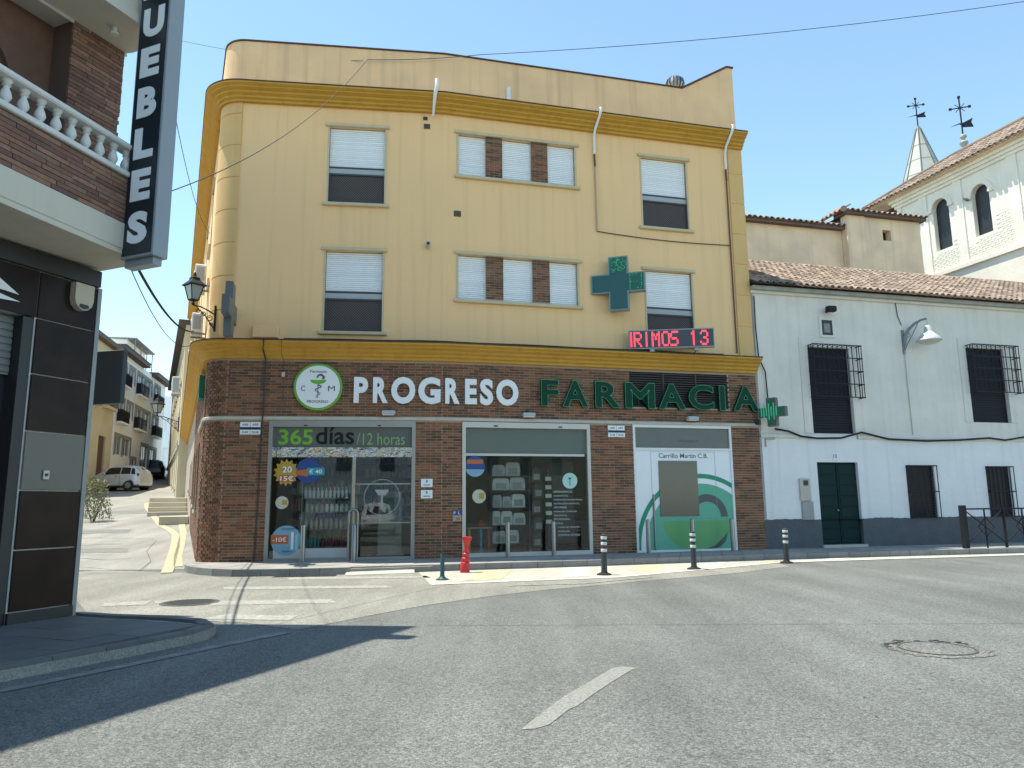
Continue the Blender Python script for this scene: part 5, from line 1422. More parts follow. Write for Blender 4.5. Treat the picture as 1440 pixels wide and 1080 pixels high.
# windows of the house
def house_window(a, b, c, d, kind):
    w = Geo().box(a + .002, b - .002, .13, .15, c, d).obj('window', M_GLASSDARK, FW, WH)
    n = int((d - c) / .075)
    for i in range(n):
        z = c + i * (d - c) / n
        Geo().box(a + .01, b - .01, .085, .10, z + .004, z + (d - c) / n - .006).obj('blind_slat', M_BLIND, FW, w)
    return w
def cage(w, a, b, z0, z1, out, nv, nh, top=True):
    for i in range(nv + 1):
        x = a + (b - a) * i / nv
        Geo().box(x - .009, x + .009, -out - .009, -out + .009, z0, z1).obj('bar', M_IRON, FW, w)
    for j in range(nh + 1):
        z = z0 + (z1 - z0) * j / nh
        Geo().box(a - .02, b + .02, -out - .014, -out - .0095, z - .015, z + .015).obj('cross_bar', M_IRON, FW, w)
        for x in (a, b):
            Geo().box(x - .012, x + .012, -out + .01, 0, z - .012, z + .012).obj('side_bar', M_IRON, FW, w)
    if top:
        for k in (.33, .66):
            for x in (a, b): Geo().box(x - .009, x + .009, -out * k - .009, -out * k + .009, z0, z1).obj('bar', M_IRON, FW, w)
        for i in range(1, nv): 
            x = a + (b - a) * i / nv
            Geo().box(x - .008, x + .008, -out + .01, -.003, z1 - .008, z1 + .008).obj('top_bar', M_IRON, FW, w)
w = house_window(*UW[0], 0); cage(w, 1.76, 3.36, 4.32, 5.83, .28, 10, 4)
w = house_window(*UW[1], 0); cage(w, 7.36, 9.10, 4.62, 6.08, .28, 10, 4)
for (a, b, c, d) in LWN:
    w = house_window(a, b, c + .04, d, 1); cage(w, a + .02, b - .0, c + .05, d - .02, .10, 6, 2, False)
dd = Geo().box(DOOR[0], DOOR[1], .12, .16, DOOR[2], DOOR[3]).obj('door', M_DOORGREEN, FW, WH)
for k in (0, 1):
    x0 = DOOR[0] + .01 + k * .67
    Geo().box(x0, x0 + .65, .09, .119, PZ + .12, 2.47, .008).obj('door_leaf', M_DOORGREEN, FW, dd)
    for j in range(7):
        Geo().box(x0 + .06, x0 + .59, .078, .0895, PZ + .22 + j * .3, PZ + .49 + j * .3, .01).obj('door_panel', M_DOORGREEN, FW, dd)
Geo().box(DOOR[0] - .04, DOOR[1] + .04, -.10, .12, PZ - .02, PZ + .07).obj('door_step', M_STONE, FW, dd)
Geo().lathe([(.025, 0), (.03, -.03), (.015, -.05)], 10, (2.42, .085, 1.15), 'y').obj('door_knob', M_STEEL, FW, dd)
num = plaque('house_number', 'white house number plate 10 above the green door', FW, 2.32, 2.48, 2.57, 2.75, M_WHITE, 'number plate', [('10', M_BLACK, 2.345, 2.455, 2.60, 2.72)], y=0)
mt = thing('meter_box', 'beige utility meter box on the white wall beside the green door', 'meter box', pt(FW, 1.2, 0, 1.0))
Geo().box(1.17, 1.50, -.06, .0, 1.42, 2.03, .01).obj('upper_box', M_STONE, FW, mt)
Geo().box(1.20, 1.56, -.05, .0, .90, 1.40, .008).obj('lower_box', mat('grey_metal_box', (.33, .33, .31), .6), FW, mt)
Geo().box(1.28, 1.42, -.075, -.061, 1.84, 1.98).obj('meter_window', M_BLACK, FW, mt)
nc = thing('tiled_niche', 'small framed dark niche above the caged window of the white house', 'niche', pt(FW, 2.5, 0, 6.2))
g = Geo(); g.box(2.22, 2.30, -.03, 0, 6.1, 6.72); g.box(2.66, 2.74, -.03, 0, 6.1, 6.72); g.box(2.30, 2.66, -.03, 0, 6.62, 6.72); g.box(2.30, 2.66, -.03, 0, 6.1, 6.17); g.obj('frame', M_LIME, FW, nc)
Geo().box(2.30, 2.66, -.015, -.002, 6.172, 6.618).obj('panel', M_BLACK, FW, nc)
Geo().box(2.38, 2.58, -.02, -.0155, 6.25, 6.52).obj('picture', mat('faded_tile_picture', (.25, .24, .22), .4, var=.5, scale=20), FW, nc)
sp = thing('spotlight', 'small dark spotlight above the niche on the white wall', 'spotlight', pt(FW, 2.5, -.15, 6.9))
Geo().box(2.36, 2.64, -.32, -.14, 6.82, 6.98, .02).obj('housing', M_IRON, FW, sp)
Geo().box(2.48, 2.52, -.16, 0, 6.84, 6.90).obj('arm', M_IRON, FW, sp)
# curved bracket street lamp
sl = thing('street_lamp', 'grey bell shaped street lamp on a curved wall bracket', 'street lamp', pt(FW, 5.1, 0, 6))
MLAMP = mat('lamp_grey', (.20, .215, .22), .45, var=.1)
Geo().box(5.06, 5.14, -.035, .0, 5.72, 6.45).obj('wall_plate', MLAMP, FW, sl)
_arm = [(0, 5.98), (.06, 6.25), (.16, 6.45), (.32, 6.60), (.50, 6.69), (.66, 6.72)]
Geo().tube([(5.1 + t_ * .72, -.03 - t_ * .70, z_) for t_, z_ in _arm], [.05, .05, .045, .04, .035, .03], 8).obj('arm', MLAMP, FW, sl, True)
Geo().tube([(5.1 + t_ * .72, -.03 - t_ * .70, z_) for t_, z_ in ((0, 5.80), (.10, 6.02), (.26, 6.30), (.42, 6.62))], .016, 6).obj('brace', MLAMP, FW, sl)
Geo().tube([(5.1 + (.13 + .06 * math.cos(R(a))) * .72, -.03 - (.13 + .06 * math.cos(R(a))) * .70, 6.28 + .06 * math.sin(R(a))) for a in range(0, 361, 30)], .011, 5).obj('scroll', MLAMP, FW, sl)
_lx, _ly = 5.1 + .66 * .72, -.03 - .66 * .70
Geo().lathe([(.016, .60), (.016, .42), (.05, .41), (.095, .36), (.105, .25), (.14, .20), (.29, .04), (.345, -.03), (.35, -.06), (.32, -.065)], 28, (_lx, _ly, 6.10)).obj('hood', mat('lamp_hood', (.50, .52, .52), .4, var=.05), FW, sl, True)
Geo().lathe([(.31, -.066), (.27, -.11), (.16, -.15), (.02, -.16)], 28, (_lx, _ly, 6.10)).obj('diffuser', mat('lamp_diffuser', (.55, .53, .45), .3), FW, sl, True)
# cables along the white house
def sag(a, b, s, n=14): 
    A, B = Vector(a), Vector(b)
    return [tuple(A.lerp(B, i / n) + Vector((0, 0, -s * 4 * (i / n) * (1 - i / n)))) for i in range(n + 1)]
rope('wall_cable', 'thick dark cable bundle looping along the ledge of the white house', FW, [(.5, -.06, 3.4), (.9, -.08, 3.34), (1.3, -.08, 3.2), (1.8, -.10, 3.15), (2.6, -.08, 3.17), (3.3, -.09, 3.34), (4.2, -.08, 3.16), (5.5, -.09, 3.12), (6.8, -.08, 3.17), (7.8, -.09, 3.24), (8.4, -.08, 3.18), (9.6, -.08, 3.35), (12, -.08, 3.3)], .028, M_IRON)
rope('wall_cable', 'thin grey cable dropping from the lamp to the ledge', FW, [(5.1, -.03, 5.8), (5.11, -.02, 4.6), (5.12, -.02, 3.3)], .012, M_STONE)
rope('wall_cable', 'thin dark cable rising from the lamp to the eave', FW, [(5.08, -.03, 6.6), (4.98, -.02, 6.9), (4.95, -.02, 7.3)], .012, M_IRON)
rope('wall_cable', 'dark cable dropping down the joint between both houses', FW, [(.12, -.04, 7.2), (.10, -.05, 6.3), (.14, -.05, 5.4), (.32, -.05, 5.0), (.36, -.05, 3.6)], .018, M_IRON)
rope('wall_cable', 'grey conduit bracket on the lower white wall by the brick', FW, [(.2, -.03, 2.9), (.2, -.03, 3.12), (.5, -.03, 3.13)], .02, M_STEEL)

# ---- street railing at the right
FN = thing('street_railing', 'black iron railing with diamond lattice bars on the kerb', 'railing', (11.96, 19.67, PZ))
FF = frame(11.9, 19.9, 12.0, PZ)
Geo().box(-.07, .07, -.07, .07, 0, 1.12, .012).obj('end_post', M_IRON, FF, FN)
Geo().box(.07, 5.0, -.02, .02, 1.0, 1.04).obj('top_rail', M_IRON, FF, FN)
for i in range(4):
    x = .07 + i * 1.2
    g = Geo()
    Geo().tube([(x, 0, .98), (x + .6, 0, .55), (x + 1.2, 0, .12)], .016, 6).obj('diagonal_bar', M_IRON, FF, FN)
    Geo().tube([(x, 0.02, .12), (x + .6, 0.02, .55), (x + 1.2, 0.02, .98)], .016, 6).obj('diagonal_bar', M_IRON, FF, FN)
    Geo().tube([(x + .6, -.02, .80), (x + .35, -.02, .55), (x + .6, -.02, .30), (x + .85, -.02, .55), (x + .6, -.02, .80)], .014, 6).obj('diamond', M_IRON, FF, FN)
    Geo().box(x + .585, x + .615, -.015, .015, .0, 1.0).obj('upright', M_IRON, FF, FN)
    Geo().box(x + 1.18, x + 1.22, -.03, .03, .0, 1.04).obj('post', M_IRON, FF, FN)

# ================================================================== CHURCH BEHIND
CH = thing('church', 'old cream church with tiled roofs and an arched belfry', 'church', (14, 30, 0))
FC = FW
v1, v2 = 6.0, 5.7
Geo().box(2.0, 8.3, v1, v1 + 5, 5, 12.2).obj('nave_wall', M_CHURCH, FC, CH)
Geo().wall(8.25, 11.8, 5, 12.75, [(9.95, 10.35, 11.75, 12.2)], .3, y=v2).obj('transept_wall', M_CHURCH, FC, CH)
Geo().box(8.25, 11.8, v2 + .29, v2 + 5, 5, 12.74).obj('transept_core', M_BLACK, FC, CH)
Geo().quad((8.25, v2, 5), (8.25, v2, 12.75), (8.25, v2 + 5, 12.75), (8.25, v2 + 5, 5)).obj('transept_wall', M_CHURCH, FC, CH)
Geo().box(8.24, 9.1, v2 - .06, v2 - .002, 5, 12.7).obj('corner_strip', M_CHURCH, FC, CH)
r1 = Geo().quad((1.8, v1 - .25, 12.2), (8.6, v1 - .25, 12.2), (8.6, v1 + 4, 14.0), (1.8, v1 + 4, 14.0)).obj('roof', M_TILEUNDER, FC, CH)
Geo().box(1.9, 8.5, v1 - .22, v1 + .5, 12.1, 12.30).obj('eave_board', M_TILEUNDER, FC, CH)
tiled(r1, FC @ Matrix.Translation((1.8, v1 - .28, 12.22)) @ Matrix.Rotation(math.atan2(1.8, 4.25), 4, 'X'), 6.5, 26, 7, .25, .5, nparts=52)
r2 = Geo().poly([(8.0, v2 - .25, 12.75), (12.0, v2 - .25, 12.75), (12.0, v2 + 2.2, 13.75), (9.6, v2 + 2.2, 13.75)]).poly([(8.0, v2 - .25, 12.75), (9.6, v2 + 2.2, 13.75), (8.0, v2 + 5, 12.75)]).obj('roof', M_TILEUNDER, FC, CH)
Geo().box(8.1, 11.95, v2 - .22, v2 + .5, 12.66, 12.84).obj('eave_board', M_TILEUNDER, FC, CH)
tiled(r2, FC @ Matrix.Translation((8.0, v2 - .28, 12.77)) @ Matrix.Rotation(math.atan2(1.0, 2.45), 4, 'X'), 6, 16, 5, .25, .53, nparts=48, xshift=lambda x, y: x > y * .65)
tiled(r2, FC @ Matrix.Translation((7.97, v2 + 5, 12.77)) @ Matrix.Rotation(R(-90), 4, 'Z') @ Matrix.Rotation(math.atan2(1.0, 1.6), 4, 'X'), 6, 20, 4, .26, .5, nparts=0, xshift=lambda x, y: y * 1.5 < x < 5.2 - y * 1.5)
Geo().tube([tuple(pt(FC, 8.0, v2 - .25, 12.82)), tuple(pt(FC, 9.6, v2 + 2.2, 13.82))], .12, 8).obj('hip_ridge', M_TILE, None, CH, True)
# belfry: x runs towards the viewer
FT = frame(20.49, 30.0, -72)
TW0, TW1 = -4.75, 3.2
AR = [(-2.78, -1.93, 12.72, 15.12), (-.77, .05, 12.70, 14.95)]
def arch_wall(g, x0, x1, z0, z1, arches, y, depth):
    xs = [x0]
    for a, b, c, d in arches:
        r = (b - a) / 2; sp_ = d - r; n = 10
        g.quad((xs[-1], y, z0), (a, y, z0), (a, y, z1), (xs[-1], y, z1))
        g.quad((a, y, z0), (b, y, z0), (b, y, c), (a, y, c))
        ap = [((a + b) / 2 - r * math.cos(math.pi * i / n), sp_ + r * math.sin(math.pi * i / n)) for i in range(n + 1)]
        for (p0, q0), (p1, q1) in zip(ap, ap[1:]):
            g.quad((p0, y, q0), (p1, y, q1), (p1, y, z1), (p0, y, z1)); g.quad((p0, y, q0), (p0, y + depth, q0), (p1, y + depth, q1), (p1, y, q1))
        g.quad((a, y, c), (a, y + depth, c), (a, y + depth, sp_), (a, y, sp_)); g.quad((b, y, c), (b, y, sp_), (b, y + depth, sp_), (b, y + depth, c)); g.quad((a, y, c), (b, y, c), (b, y + depth, c), (a, y + depth, c))
        xs.append(b)
    g.quad((xs[-1], y, z0), (x1, y, z0), (x1, y, z1), (xs[-1], y, z1))
    return g
bt = arch_wall(Geo(), TW0, TW1, 11.6, 16.0, AR, 0, .22).obj('belfry_wall', M_TOWER, FT, CH)
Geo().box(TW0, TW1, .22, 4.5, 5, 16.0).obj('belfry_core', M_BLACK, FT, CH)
Geo().box(TW0 - .0, TW1, -.10, 4.6, 5.0, 11.5).obj('tower_base', M_TOWER, FT, CH)
Geo().box(TW0 - .05, TW1, -.2, .1, 11.5, 11.66).obj('string_course', M_TOWER, FT, CH)
Geo().box(TW0, TW0 + .002, 0, 4.6, 11.6, 16).obj('belfry_wall', M_TOWER, FT, CH)
for x in (-4.72, -3.45, -1.6, 1.0, 2.3):
    Geo().box(x, x + .42 if x > -4.7 else x + .25, -.05, -.003, 11.66, 15.55).obj('pilaster', M_TOWER, FT, CH)
for (a, b, c, d) in AR:
    g = Geo()
    for i in range(10):
        t0, t1 = math.pi * i / 10, math.pi * (i + 1) / 10; r = (b - a) / 2; cx_ = (a + b) / 2; cz_ = d - r
        q = lambda t_, rr: (cx_ - rr * math.cos(t_), cz_ + rr * math.sin(t_))
        g.prism([q(t0, r), q(t1, r), q(t1, r + .22), q(t0, r + .22)], -.06, -.002)
    g.obj('arch_moulding', M_TOWER, FT, CH)
    for xa in (a - .25, b): Geo().box(xa, xa + .25, -.10, -.001, d - r - .1, d - r - .001).obj('impost', M_TOWER, FT, CH)
for i, (z, o) in enumerate(((15.55, .08), (15.70, .16), (15.85, .26))):
    Geo().box(TW0 - o, TW1, -o, .3, z, z + .148).obj('cornice', M_TOWER, FT, CH)
# brick courses showing low on the belfry
unit2 = Geo().box(0, .27, -.012, .0, 0, .075).mesh('brick'); unit2.materials.append(M_TOWER)
nb = 0
for r in range(26):
    z = 11.68 + r * .095
    for c in range(24):
        x = -4.7 + c * .3 + (.15 if r % 2 else 0)
        if any(a - .3 < x < b + .05 and z > c_ - .1 for a, b, c_, d_ in AR): continue
        if z > 12.2 + .9 * (math.sin(x * 2.3) * .5 + .5) + (1.0 if x > -.9 else 0): continue
        if nb < 300: add('brick', unit2, M_TOWER, FT @ Matrix.Translation((x, -.001, z)), CH); nb += 1
rz0 = 16.02
hip = 2.6
tr = Geo().poly([(TW0 - 1.6, -.55, rz0), (TW1 + .2, -.55, rz0), (TW1 + .2, 2.6, rz0 + 2.1), (TW0 + 1.45, 2.6, rz0 + 2.1)]).poly([(TW0 - 1.6, -.55, rz0), (TW0 + 1.45, 2.6, rz0 + 2.1), (TW0 - 1.6, 7.4, rz0)]).obj('belfry_roof', M_TILEUNDER, FT, CH)
Geo().box(TW0 - 1.5, TW1 + .15, -.5, .5, rz0 - .02, rz0 + .05).obj('eave_board', M_CHURCH, FT, CH)
tiled(tr, FT @ Matrix.Translation((TW0 - 1.6, -.6, rz0 + .02)) @ Matrix.Rotation(math.atan2(2.1, 3.15), 4, 'X'), 9.7, 37, 7, .26, .535, nparts=148, xshift=lambda x, y: x > y * .80)
Geo().tube([(TW0 - 1.6, -.55, rz0 + .08), (TW0 + 1.45, 2.6, rz0 + 2.18)], .14, 8).obj('hip_ridge', M_TILE, FT, CH, True)
Geo().tube([(TW0 + 1.45, 2.6, rz0 + 2.18), (TW1 + .2, 2.6, rz0 + 2.18)], .14, 8).obj('hip_ridge', M_TILE, FT, CH, True)
def vane(parent, T_, h, balls):
    g = Geo().tube([(0, 0, 0), (0, 0, h)], .035, 6); z = h * .78
    g.tube([(-.42, 0, z), (.42, 0, z)], .03, 6); g.tube([(-.2, 0, z - .2), (.2, 0, z + .2)], .018, 5); g.tube([(-.2, 0, z + .2), (.2, 0, z - .2)], .018, 5)
    for q in ((-.42, z), (.42, z), (0, h)): g.box(q[0] - .06, q[0] + .06, -.03, .03, q[1] - .06, q[1] + .06)
    g.obj('iron_cross', M_IRON, T_, parent)
    Geo().prism([(-.5, h * .42), (-.1, h * .45), (0, h * .42), (.05, h * .38), (.5, h * .36), (.42, h * .46), (.5, h * .54), (.06, h * .47), (-.1, h * .47)], -.015, .015).obj('weather_vane', M_IRON, T_, parent)
    if balls: Geo().lathe([(.08, -.1), (.1, .0), (.2, .12), (.2, .2), (.08, .3), (.06, .36), (.16, .46), (.16, .54), (.05, .62)], 12).obj('finial', M_SPIRE, T_, parent, True)
vane(CH, Matrix.Translation((22.35, 34.0, 18.6)) @ Matrix.Rotation(R(-20), 4, 'Z'), 2.6, True)
spr = thing('church_spire', 'pale grey pyramid spire with iron cross behind the belfry roof', 'spire', (24.93, 42, 15))
T = Matrix.Translation((24.93, 42, 0)) @ Matrix.Rotation(R(12), 4, 'Z')
Geo().lathe([(1.75, 18.3), (1.75, 18.6)], 8).obj('eave', M_SPIRE, T, spr)
Geo().lathe([(1.7, 18.6), (.12, 23.8), (.12, 23.95)], 8).obj('spire', M_SPIRE, T, spr)
Geo().lathe([(1.4, 8), (1.4, 18.3)], 8).obj('drum', M_TOWER, T, spr)
for i in range(8):
    a = 2 * math.pi * i / 8
    Geo().tube([(1.71 * math.cos(a), 1.71 * math.sin(a), 18.62), (.125 * math.cos(a), .125 * math.sin(a), 23.82)], .03, 4).obj('seam', mat('dark_seam', (.14, .15, .14), .6), T, spr)
for z in (19.6, 20.6, 21.6, 22.6):
    r_ = 1.7 - (z - 18.6) * .304 + .012
    Geo().lathe([(r_ + .004, z), (r_ - .004, z + .03)], 8, caps=False).obj('sheet_joint', MATS['dark_seam'], T, spr)
vane(spr, Matrix.Translation((24.93, 42, 23.8)) @ Matrix.Rotation(R(-15), 4, 'Z'), 2.0, False)
def pigeon(label, P, ang):
    t = thing('pigeon', label, 'bird', P)
    T_ = frame(P[0], P[1], ang, P[2])
    MPG = mat('pigeon_grey', (.05, .055, .065), .7)
    Geo().lathe([(.01, -.17), (.035, -.12), (.06, -.03), (.065, .04), (.05, .10), (.035, .13), (.04, .16), (.03, .19), (.008, .215)], 10, (0, 0, .07), 'x').obj('body', MPG, T_ @ Matrix.Rotation(R(-35), 4, 'Y'), t, True)
_q = pt(FT, -.95, -.12, 14.42)
pigeon('dark pigeon perched at the arch springing of the belfry', tuple(_q), 100)

# ================================================================== FURNITURE SHOP (near left)
MS = thing('furniture_shop', 'brown brick building with dark polished tiles and a white balustrade balcony', 'building', pt(FM, -.2, 0, .12))
SD = Vector((-.992, .126, 0))
E0 = pt(FM, 0, 0)
# solid mass: ground floor and upper floors
gp = [xy(pt(FM, -9, .03)), xy(pt(FM, -1.17, .03)), xy(pt(FM, -1.17, .5)), xy(pt(FM, -.80, .5)), xy(pt(FM, -.80, .03)), xy(pt(FM, -.03, .03)), xy(pt(FM, -.03, .03) + SD * 10), xy(pt(FM, -9, 9))]
Geo().slab([xy(pt(FM, -9, .6)), xy(pt(FM, -.8, .6)), xy(pt(FM, -.03, .06)), xy(pt(FM, -.03, .06) + SD * 10), xy(pt(FM, -9, 9))], 0, 4.35).obj('ground_floor_core', M_MMORTAR, None, MS)
Geo().slab([xy(pt(FM, -.77, .03)), xy(pt(FM, -.0, .03)), xy(pt(FM, -.0, .03) + SD * .7), xy(pt(FM, -.77, .6))], 0, 4.32).obj('corner_pier_core', M_GROUT, None, MS)
Geo().box(-9, -.77, .03, .62, 3.6, 4.32).obj('lintel_core', M_GROUT, FM, MS)
jz = [.12, .245, .92, 1.585, 2.26, 2.925, 3.585, 4.15]
for a, b in zip(jz, jz[1:]):
    lt = abs(a - 1.585) < .01
    Geo().box(-.752, -.012, -.0, .029, a + .008, b - .008, .002).obj('wall_tile', M_MTILELIGHT if lt else M_MTILE, FM, MS)
    if lt: Geo().box(-1.75, -1.10, .3, .33, a + .006, b - .006).obj('wall_tile', M_MTILELIGHT, FM, MS)
for k in range(5):
    Geo().box(-.76 - .75 * (k + 1), -.76 - .75 * k - .012, .0, .029, 3.591, 4.144, .002).obj('wall_tile', M_MTILE, FM, MS)
Geo().box(-9, .0, -.04, .03, 4.156, 4.36).obj('dark_header', M_BLACK, FM, MS)
Geo().box(-.01, .045, -.012, .2, .12, 4.15).obj('edge_trim', mat('grey_edge_trim', (.24, .25, .25), .4, metal=.3), FM, MS)
Geo().box(-.775, .0, -.02, .02, .12, .24).obj('plinth', M_BLACK, FM, MS)
# roller shutter and dark glazing left of the pier
sh = Geo().box(-3.5, -.9, .2, .22, 2.9, 3.58).obj('roller_shutter', M_SHUTBAR, FM, MS)
for i in range(8): Geo().box(-3.5, -.9, .175, .199, 2.92 + i * .082, 2.92 + i * .082 + .07, .008).obj('slat', mat('grey_roller_slat', (.20, .205, .21), .5), FM, sh)
Geo().box(-3.5, -.78, .25, .26, .12, 2.9).obj('shop_glazing', M_GLASSDARK, FM, MS)
Geo().box(-.9, -.775, .03, .3, .12, 3.58).obj('dark_jamb', M_BLACK, FM, MS)
# white leaf emblem on the dark tiles
em = thing('leaf_emblem', 'white pointed leaf emblem on the dark tiles above the shutter', 'emblem', pt(FM, -1.2, -.01, 3.7))
Geo().prism([(-1.0, 3.80), (-1.42, 4.05), (-1.30, 3.90), (-1.42, 3.83)], -.012, -.001).obj('blade', M_WHITE, FM, em)
Geo().prism([(-.98, 3.72), (-1.4, 3.80), (-1.4, 3.69)], -.012, -.001).obj('blade', M_WHITE, FM, em)
# alarm siren and entry plate
al = thing('alarm_siren', 'cream rounded alarm siren box on the dark tiles under the balcony', 'alarm', pt(FM, -.3, 0, 3.8))
Geo().prism([(-.38, 4.12), (-.13, 4.12), (-.13, 3.92), (-.15, 3.85), (-.20, 3.80), (-.255, 3.785), (-.31, 3.80), (-.36, 3.85), (-.38, 3.92)], -.10, -.001).obj('case', mat('cream_plastic', (.50, .46, .34), .5), FM, al)
Geo().prism([(-.31, 3.86), (-.20, 3.86), (-.19, 3.82), (-.255, 3.80), (-.32, 3.82)], -.108, -.1005).obj('strobe', M_BLACK, FM, al)
ip = thing('bell_push', 'small steel bell push on the taupe wall tile', 'bell push', pt(FM, -.5, 0, 1.75))
Geo().box(-.52, -.44, -.02, -.001, 1.71, 1.82, .005).obj('plate', M_STEEL, FM, ip)
Geo().lathe([(.018, -.02), (.018, -.028)], 12, (-.48, 0, 1.765), 'y').obj('button', M_BLACK, FM, ip)
# balcony
BV = -.70
FB = FM @ Matrix.Translation((.05, BV, 0)) @ Matrix.Rotation(R(8.0), 4, 'Z')     # the balcony front swings out a little
Geo().slab([xy(pt(FB, -6, 0)), xy(pt(FB, 0, 0)), xy(pt(FM, .05, .3)), xy(pt(FM, -6, .6))], 4.40, 4.46).obj('balcony_soffit', M_CREAMBEAM, None, MS)
Geo().box(-6, 0, -.01, .15, 4.462, 4.79, .01).obj('balcony_beam', M_CREAMBEAM, FB, MS)
Geo().box(-.1, .05, BV + .15, .3, 4.462, 4.79, .01).obj('balcony_beam', M_CREAMBEAM, FM, MS)
Geo().box(-6, -.02, .02, .14, 4.79, 5.38).obj('balcony_wall_core', M_MMORTAR, FB, MS)
Geo().box(-.11, .03, BV + .14, .3, 4.79, 5.38).obj('balcony_wall_core', M_MMORTAR, FM, MS)
ub = Geo().box(0, 1, -.014, .02, 0, .048).mesh('brick'); ub.materials.append(M_MBRICK)
mb = 0
def mbricks(F, x0, x1, z0, z1, l=.33):
    global mb
    r = 0; z = z0
    while z + .048 < z1:
        x = x0 - rnd.uniform(0, l)
        while x < x1:
            L_ = l * rnd.uniform(.7, 1.15); a, b = max(x, x0), min(x + L_ - .008, x1)
            if b - a > .04 and mb < 300:
                add('brick', ub, M_MBRICK, F @ Matrix.Translation((a, rnd.uniform(-.006, .002), z)) @ Matrix.Diagonal((b - a, 1, 1, 1)), MS); mb += 1
            x += L_
        z += .056
mbricks(FB @ Matrix.Translation((0, .02, 0)), -2.4, -.02, 4.80, 5.38, .42)
mbricks(FM @ Matrix.Translation((0, .0, 0)), -.66, .08, 5.6, 7.5, .34)
Geo().box(-6, .0, -.03, .19, 5.382, 5.45, .012).obj('balustrade_base', M_BALUSTER, FB, MS)
Geo().box(-6, .0, -.03, .19, 5.74, 5.81, .018).obj('handrail', M_BALUSTER, FB, MS)
bal = Geo().lathe([(.055, 5.45), (.055, 5.475), (.035, 5.485), (.03, 5.50), (.05, 5.53), (.06, 5.56), (.05, 5.60), (.032, 5.64), (.028, 5.665), (.045, 5.68), (.03, 5.695), (.05, 5.715), (.055, 5.74)], 12).mesh('baluster', True)
bal.materials.append(M_BALUSTER)
for i in range(14):
    add('baluster', bal, M_BALUSTER, FB @ Matrix.Translation((-.13 - i * .205, .08, 0)), MS)
# upper storey: brick pier at the end, recessed wall with arched opening
Geo().slab([xy(pt(FM, -.66, .014)), xy(pt(FM, .08, .014)), xy(pt(FM, .08, .014) + SD * 1.3), xy(pt(FM, -.66, 1.2))], 4.46, 7.5).obj('brick_pier_core', M_MMORTAR, None, MS)
Geo().slab([xy(pt(FM, -9, .42)), xy(pt(FM, -.3, .42)), xy(pt(FM, -.3, .42) + SD * 9), xy(pt(FM, -9, 9))], 4.46, 10.0).obj('upper_core', M_MMORTAR, None, MS)
arch_wall(Geo(), -9, -.66, 4.46, 7.5, [(-2.35, -1.12, 4.6, 7.05)], .36, .25).obj('recessed_wall', mat('brown_brick_wall', (.17, .09, .065), .9, var=.25, scale=6, bump=.4), FM, MS)
Geo().box(-2.4, -1.1, .59, .61, 4.6, 7.1).obj('arch_glass', mat('arch_teal_glass', (.01, .035, .05), .1), FM, MS)
aw_ = Geo().box(-2.4, -1.1, .54, .585, 4.6, 6.5).obj('arch_blind', mat('brown_blind', (.12, .07, .05), .7), FM, MS)
for i in range(24): Geo().box(-2.4, -1.1, .52, .539, 4.9 + i * .067, 4.9 + i * .067 + .052, .006).obj('slat', MATS['brown_blind'], FM, aw_)
Geo().slab([xy(pt(FM, -9, -.70)), xy(pt(FM, .13, -.70)), xy(pt(FM, .13, -.1)), xy(pt(FM, .13, -.1) + SD * 5), xy(pt(FM, -9, 3))], 7.5, 7.62).obj('upper_slab_soffit', M_CREAMBEAM, None, MS)
Geo().slab([xy(pt(FM, -9, -.66)), xy(pt(FM, .10, -.66)), xy(pt(FM, .10, -.1)), xy(pt(FM, .10, -.1) + SD * 5), xy(pt(FM, -9, 3))], 7.622, 7.9).obj('upper_slab', M_CREAMBEAM, None, MS)
g = Geo().box(-9, .12, -.012, .008, 7.46, 7.499)
g.obj('soffit_trim', M_BALUSTER, FM, MS)
Geo().slab([xy(pt(FM, -9, 0)), xy(pt(FM, .08, 0)), xy(pt(FM, .08, 0) + SD * 9), xy(pt(FM, -9, 9))], 7.9, 9.99).obj('top_storey', mat('brown_brick_wall', (.17, .09, .065)), None, MS)
Geo().slab([xy(pt(FM, -9, -.55)), xy(pt(FM, .40, -.55)), xy(pt(FM, .40, -.55) + SD * 10), xy(pt(FM, -9, 9))], 10.0, 10.25).obj('roof_slab', M_CREAMBEAM, None, MS)
Geo().lathe([(.03, 7.5), (.03, 7.44), (.05, 7.43), (.05, 7.40)], 10, (-.35, -.35, 0)).obj('ceiling_hook', M_BALUSTER, FM, MS)

# vertical sign
FSG = FM @ Matrix.Translation((-.30, 0, 0)) @ Matrix.Rotation(R(-90), 4, 'Z')     # x outwards from the facade, y away from the viewer
sg = thing('vertical_shop_sign', 'tall navy vertical sign with white letters MUEBLES', 'sign', pt(FM, -.3, -.95, 4.31))
Geo().box(.72, 1.25, .0, .22, 4.33, 9.2, .008).obj('case', M_ALUSIGN, FSG, sg)
Geo().box(.755, 1.215, -.012, -.001, 4.37, 9.16).obj('navy_face', M_SIGNNAVY, FSG, sg)
Geo().box(.74, 1.20, .05, .18, 4.24, 4.328).obj('end_cap', M_ALUSIGN, FSG, sg)
for i, ch in enumerate('MUEBLES'):
    z0 = 4.50 + (6 - i) * .545
    text('letter', ch, FSG, sg, M_WHITE, .82 if ch != 'M' else .79, 1.14 if ch not in 'MU' else 1.17, z0, z0 + .405, -.018, .008, .055)
Geo().tube([(.62, .1, 4.98), (.75, .1, 4.98)], .03, 8).obj('bracket_arm', M_IRON, FSG, sg)
Geo().box(.54, .64, -.1, .16, 4.9, 5.08).obj('bracket_plate', M_IRON, FSG, sg)
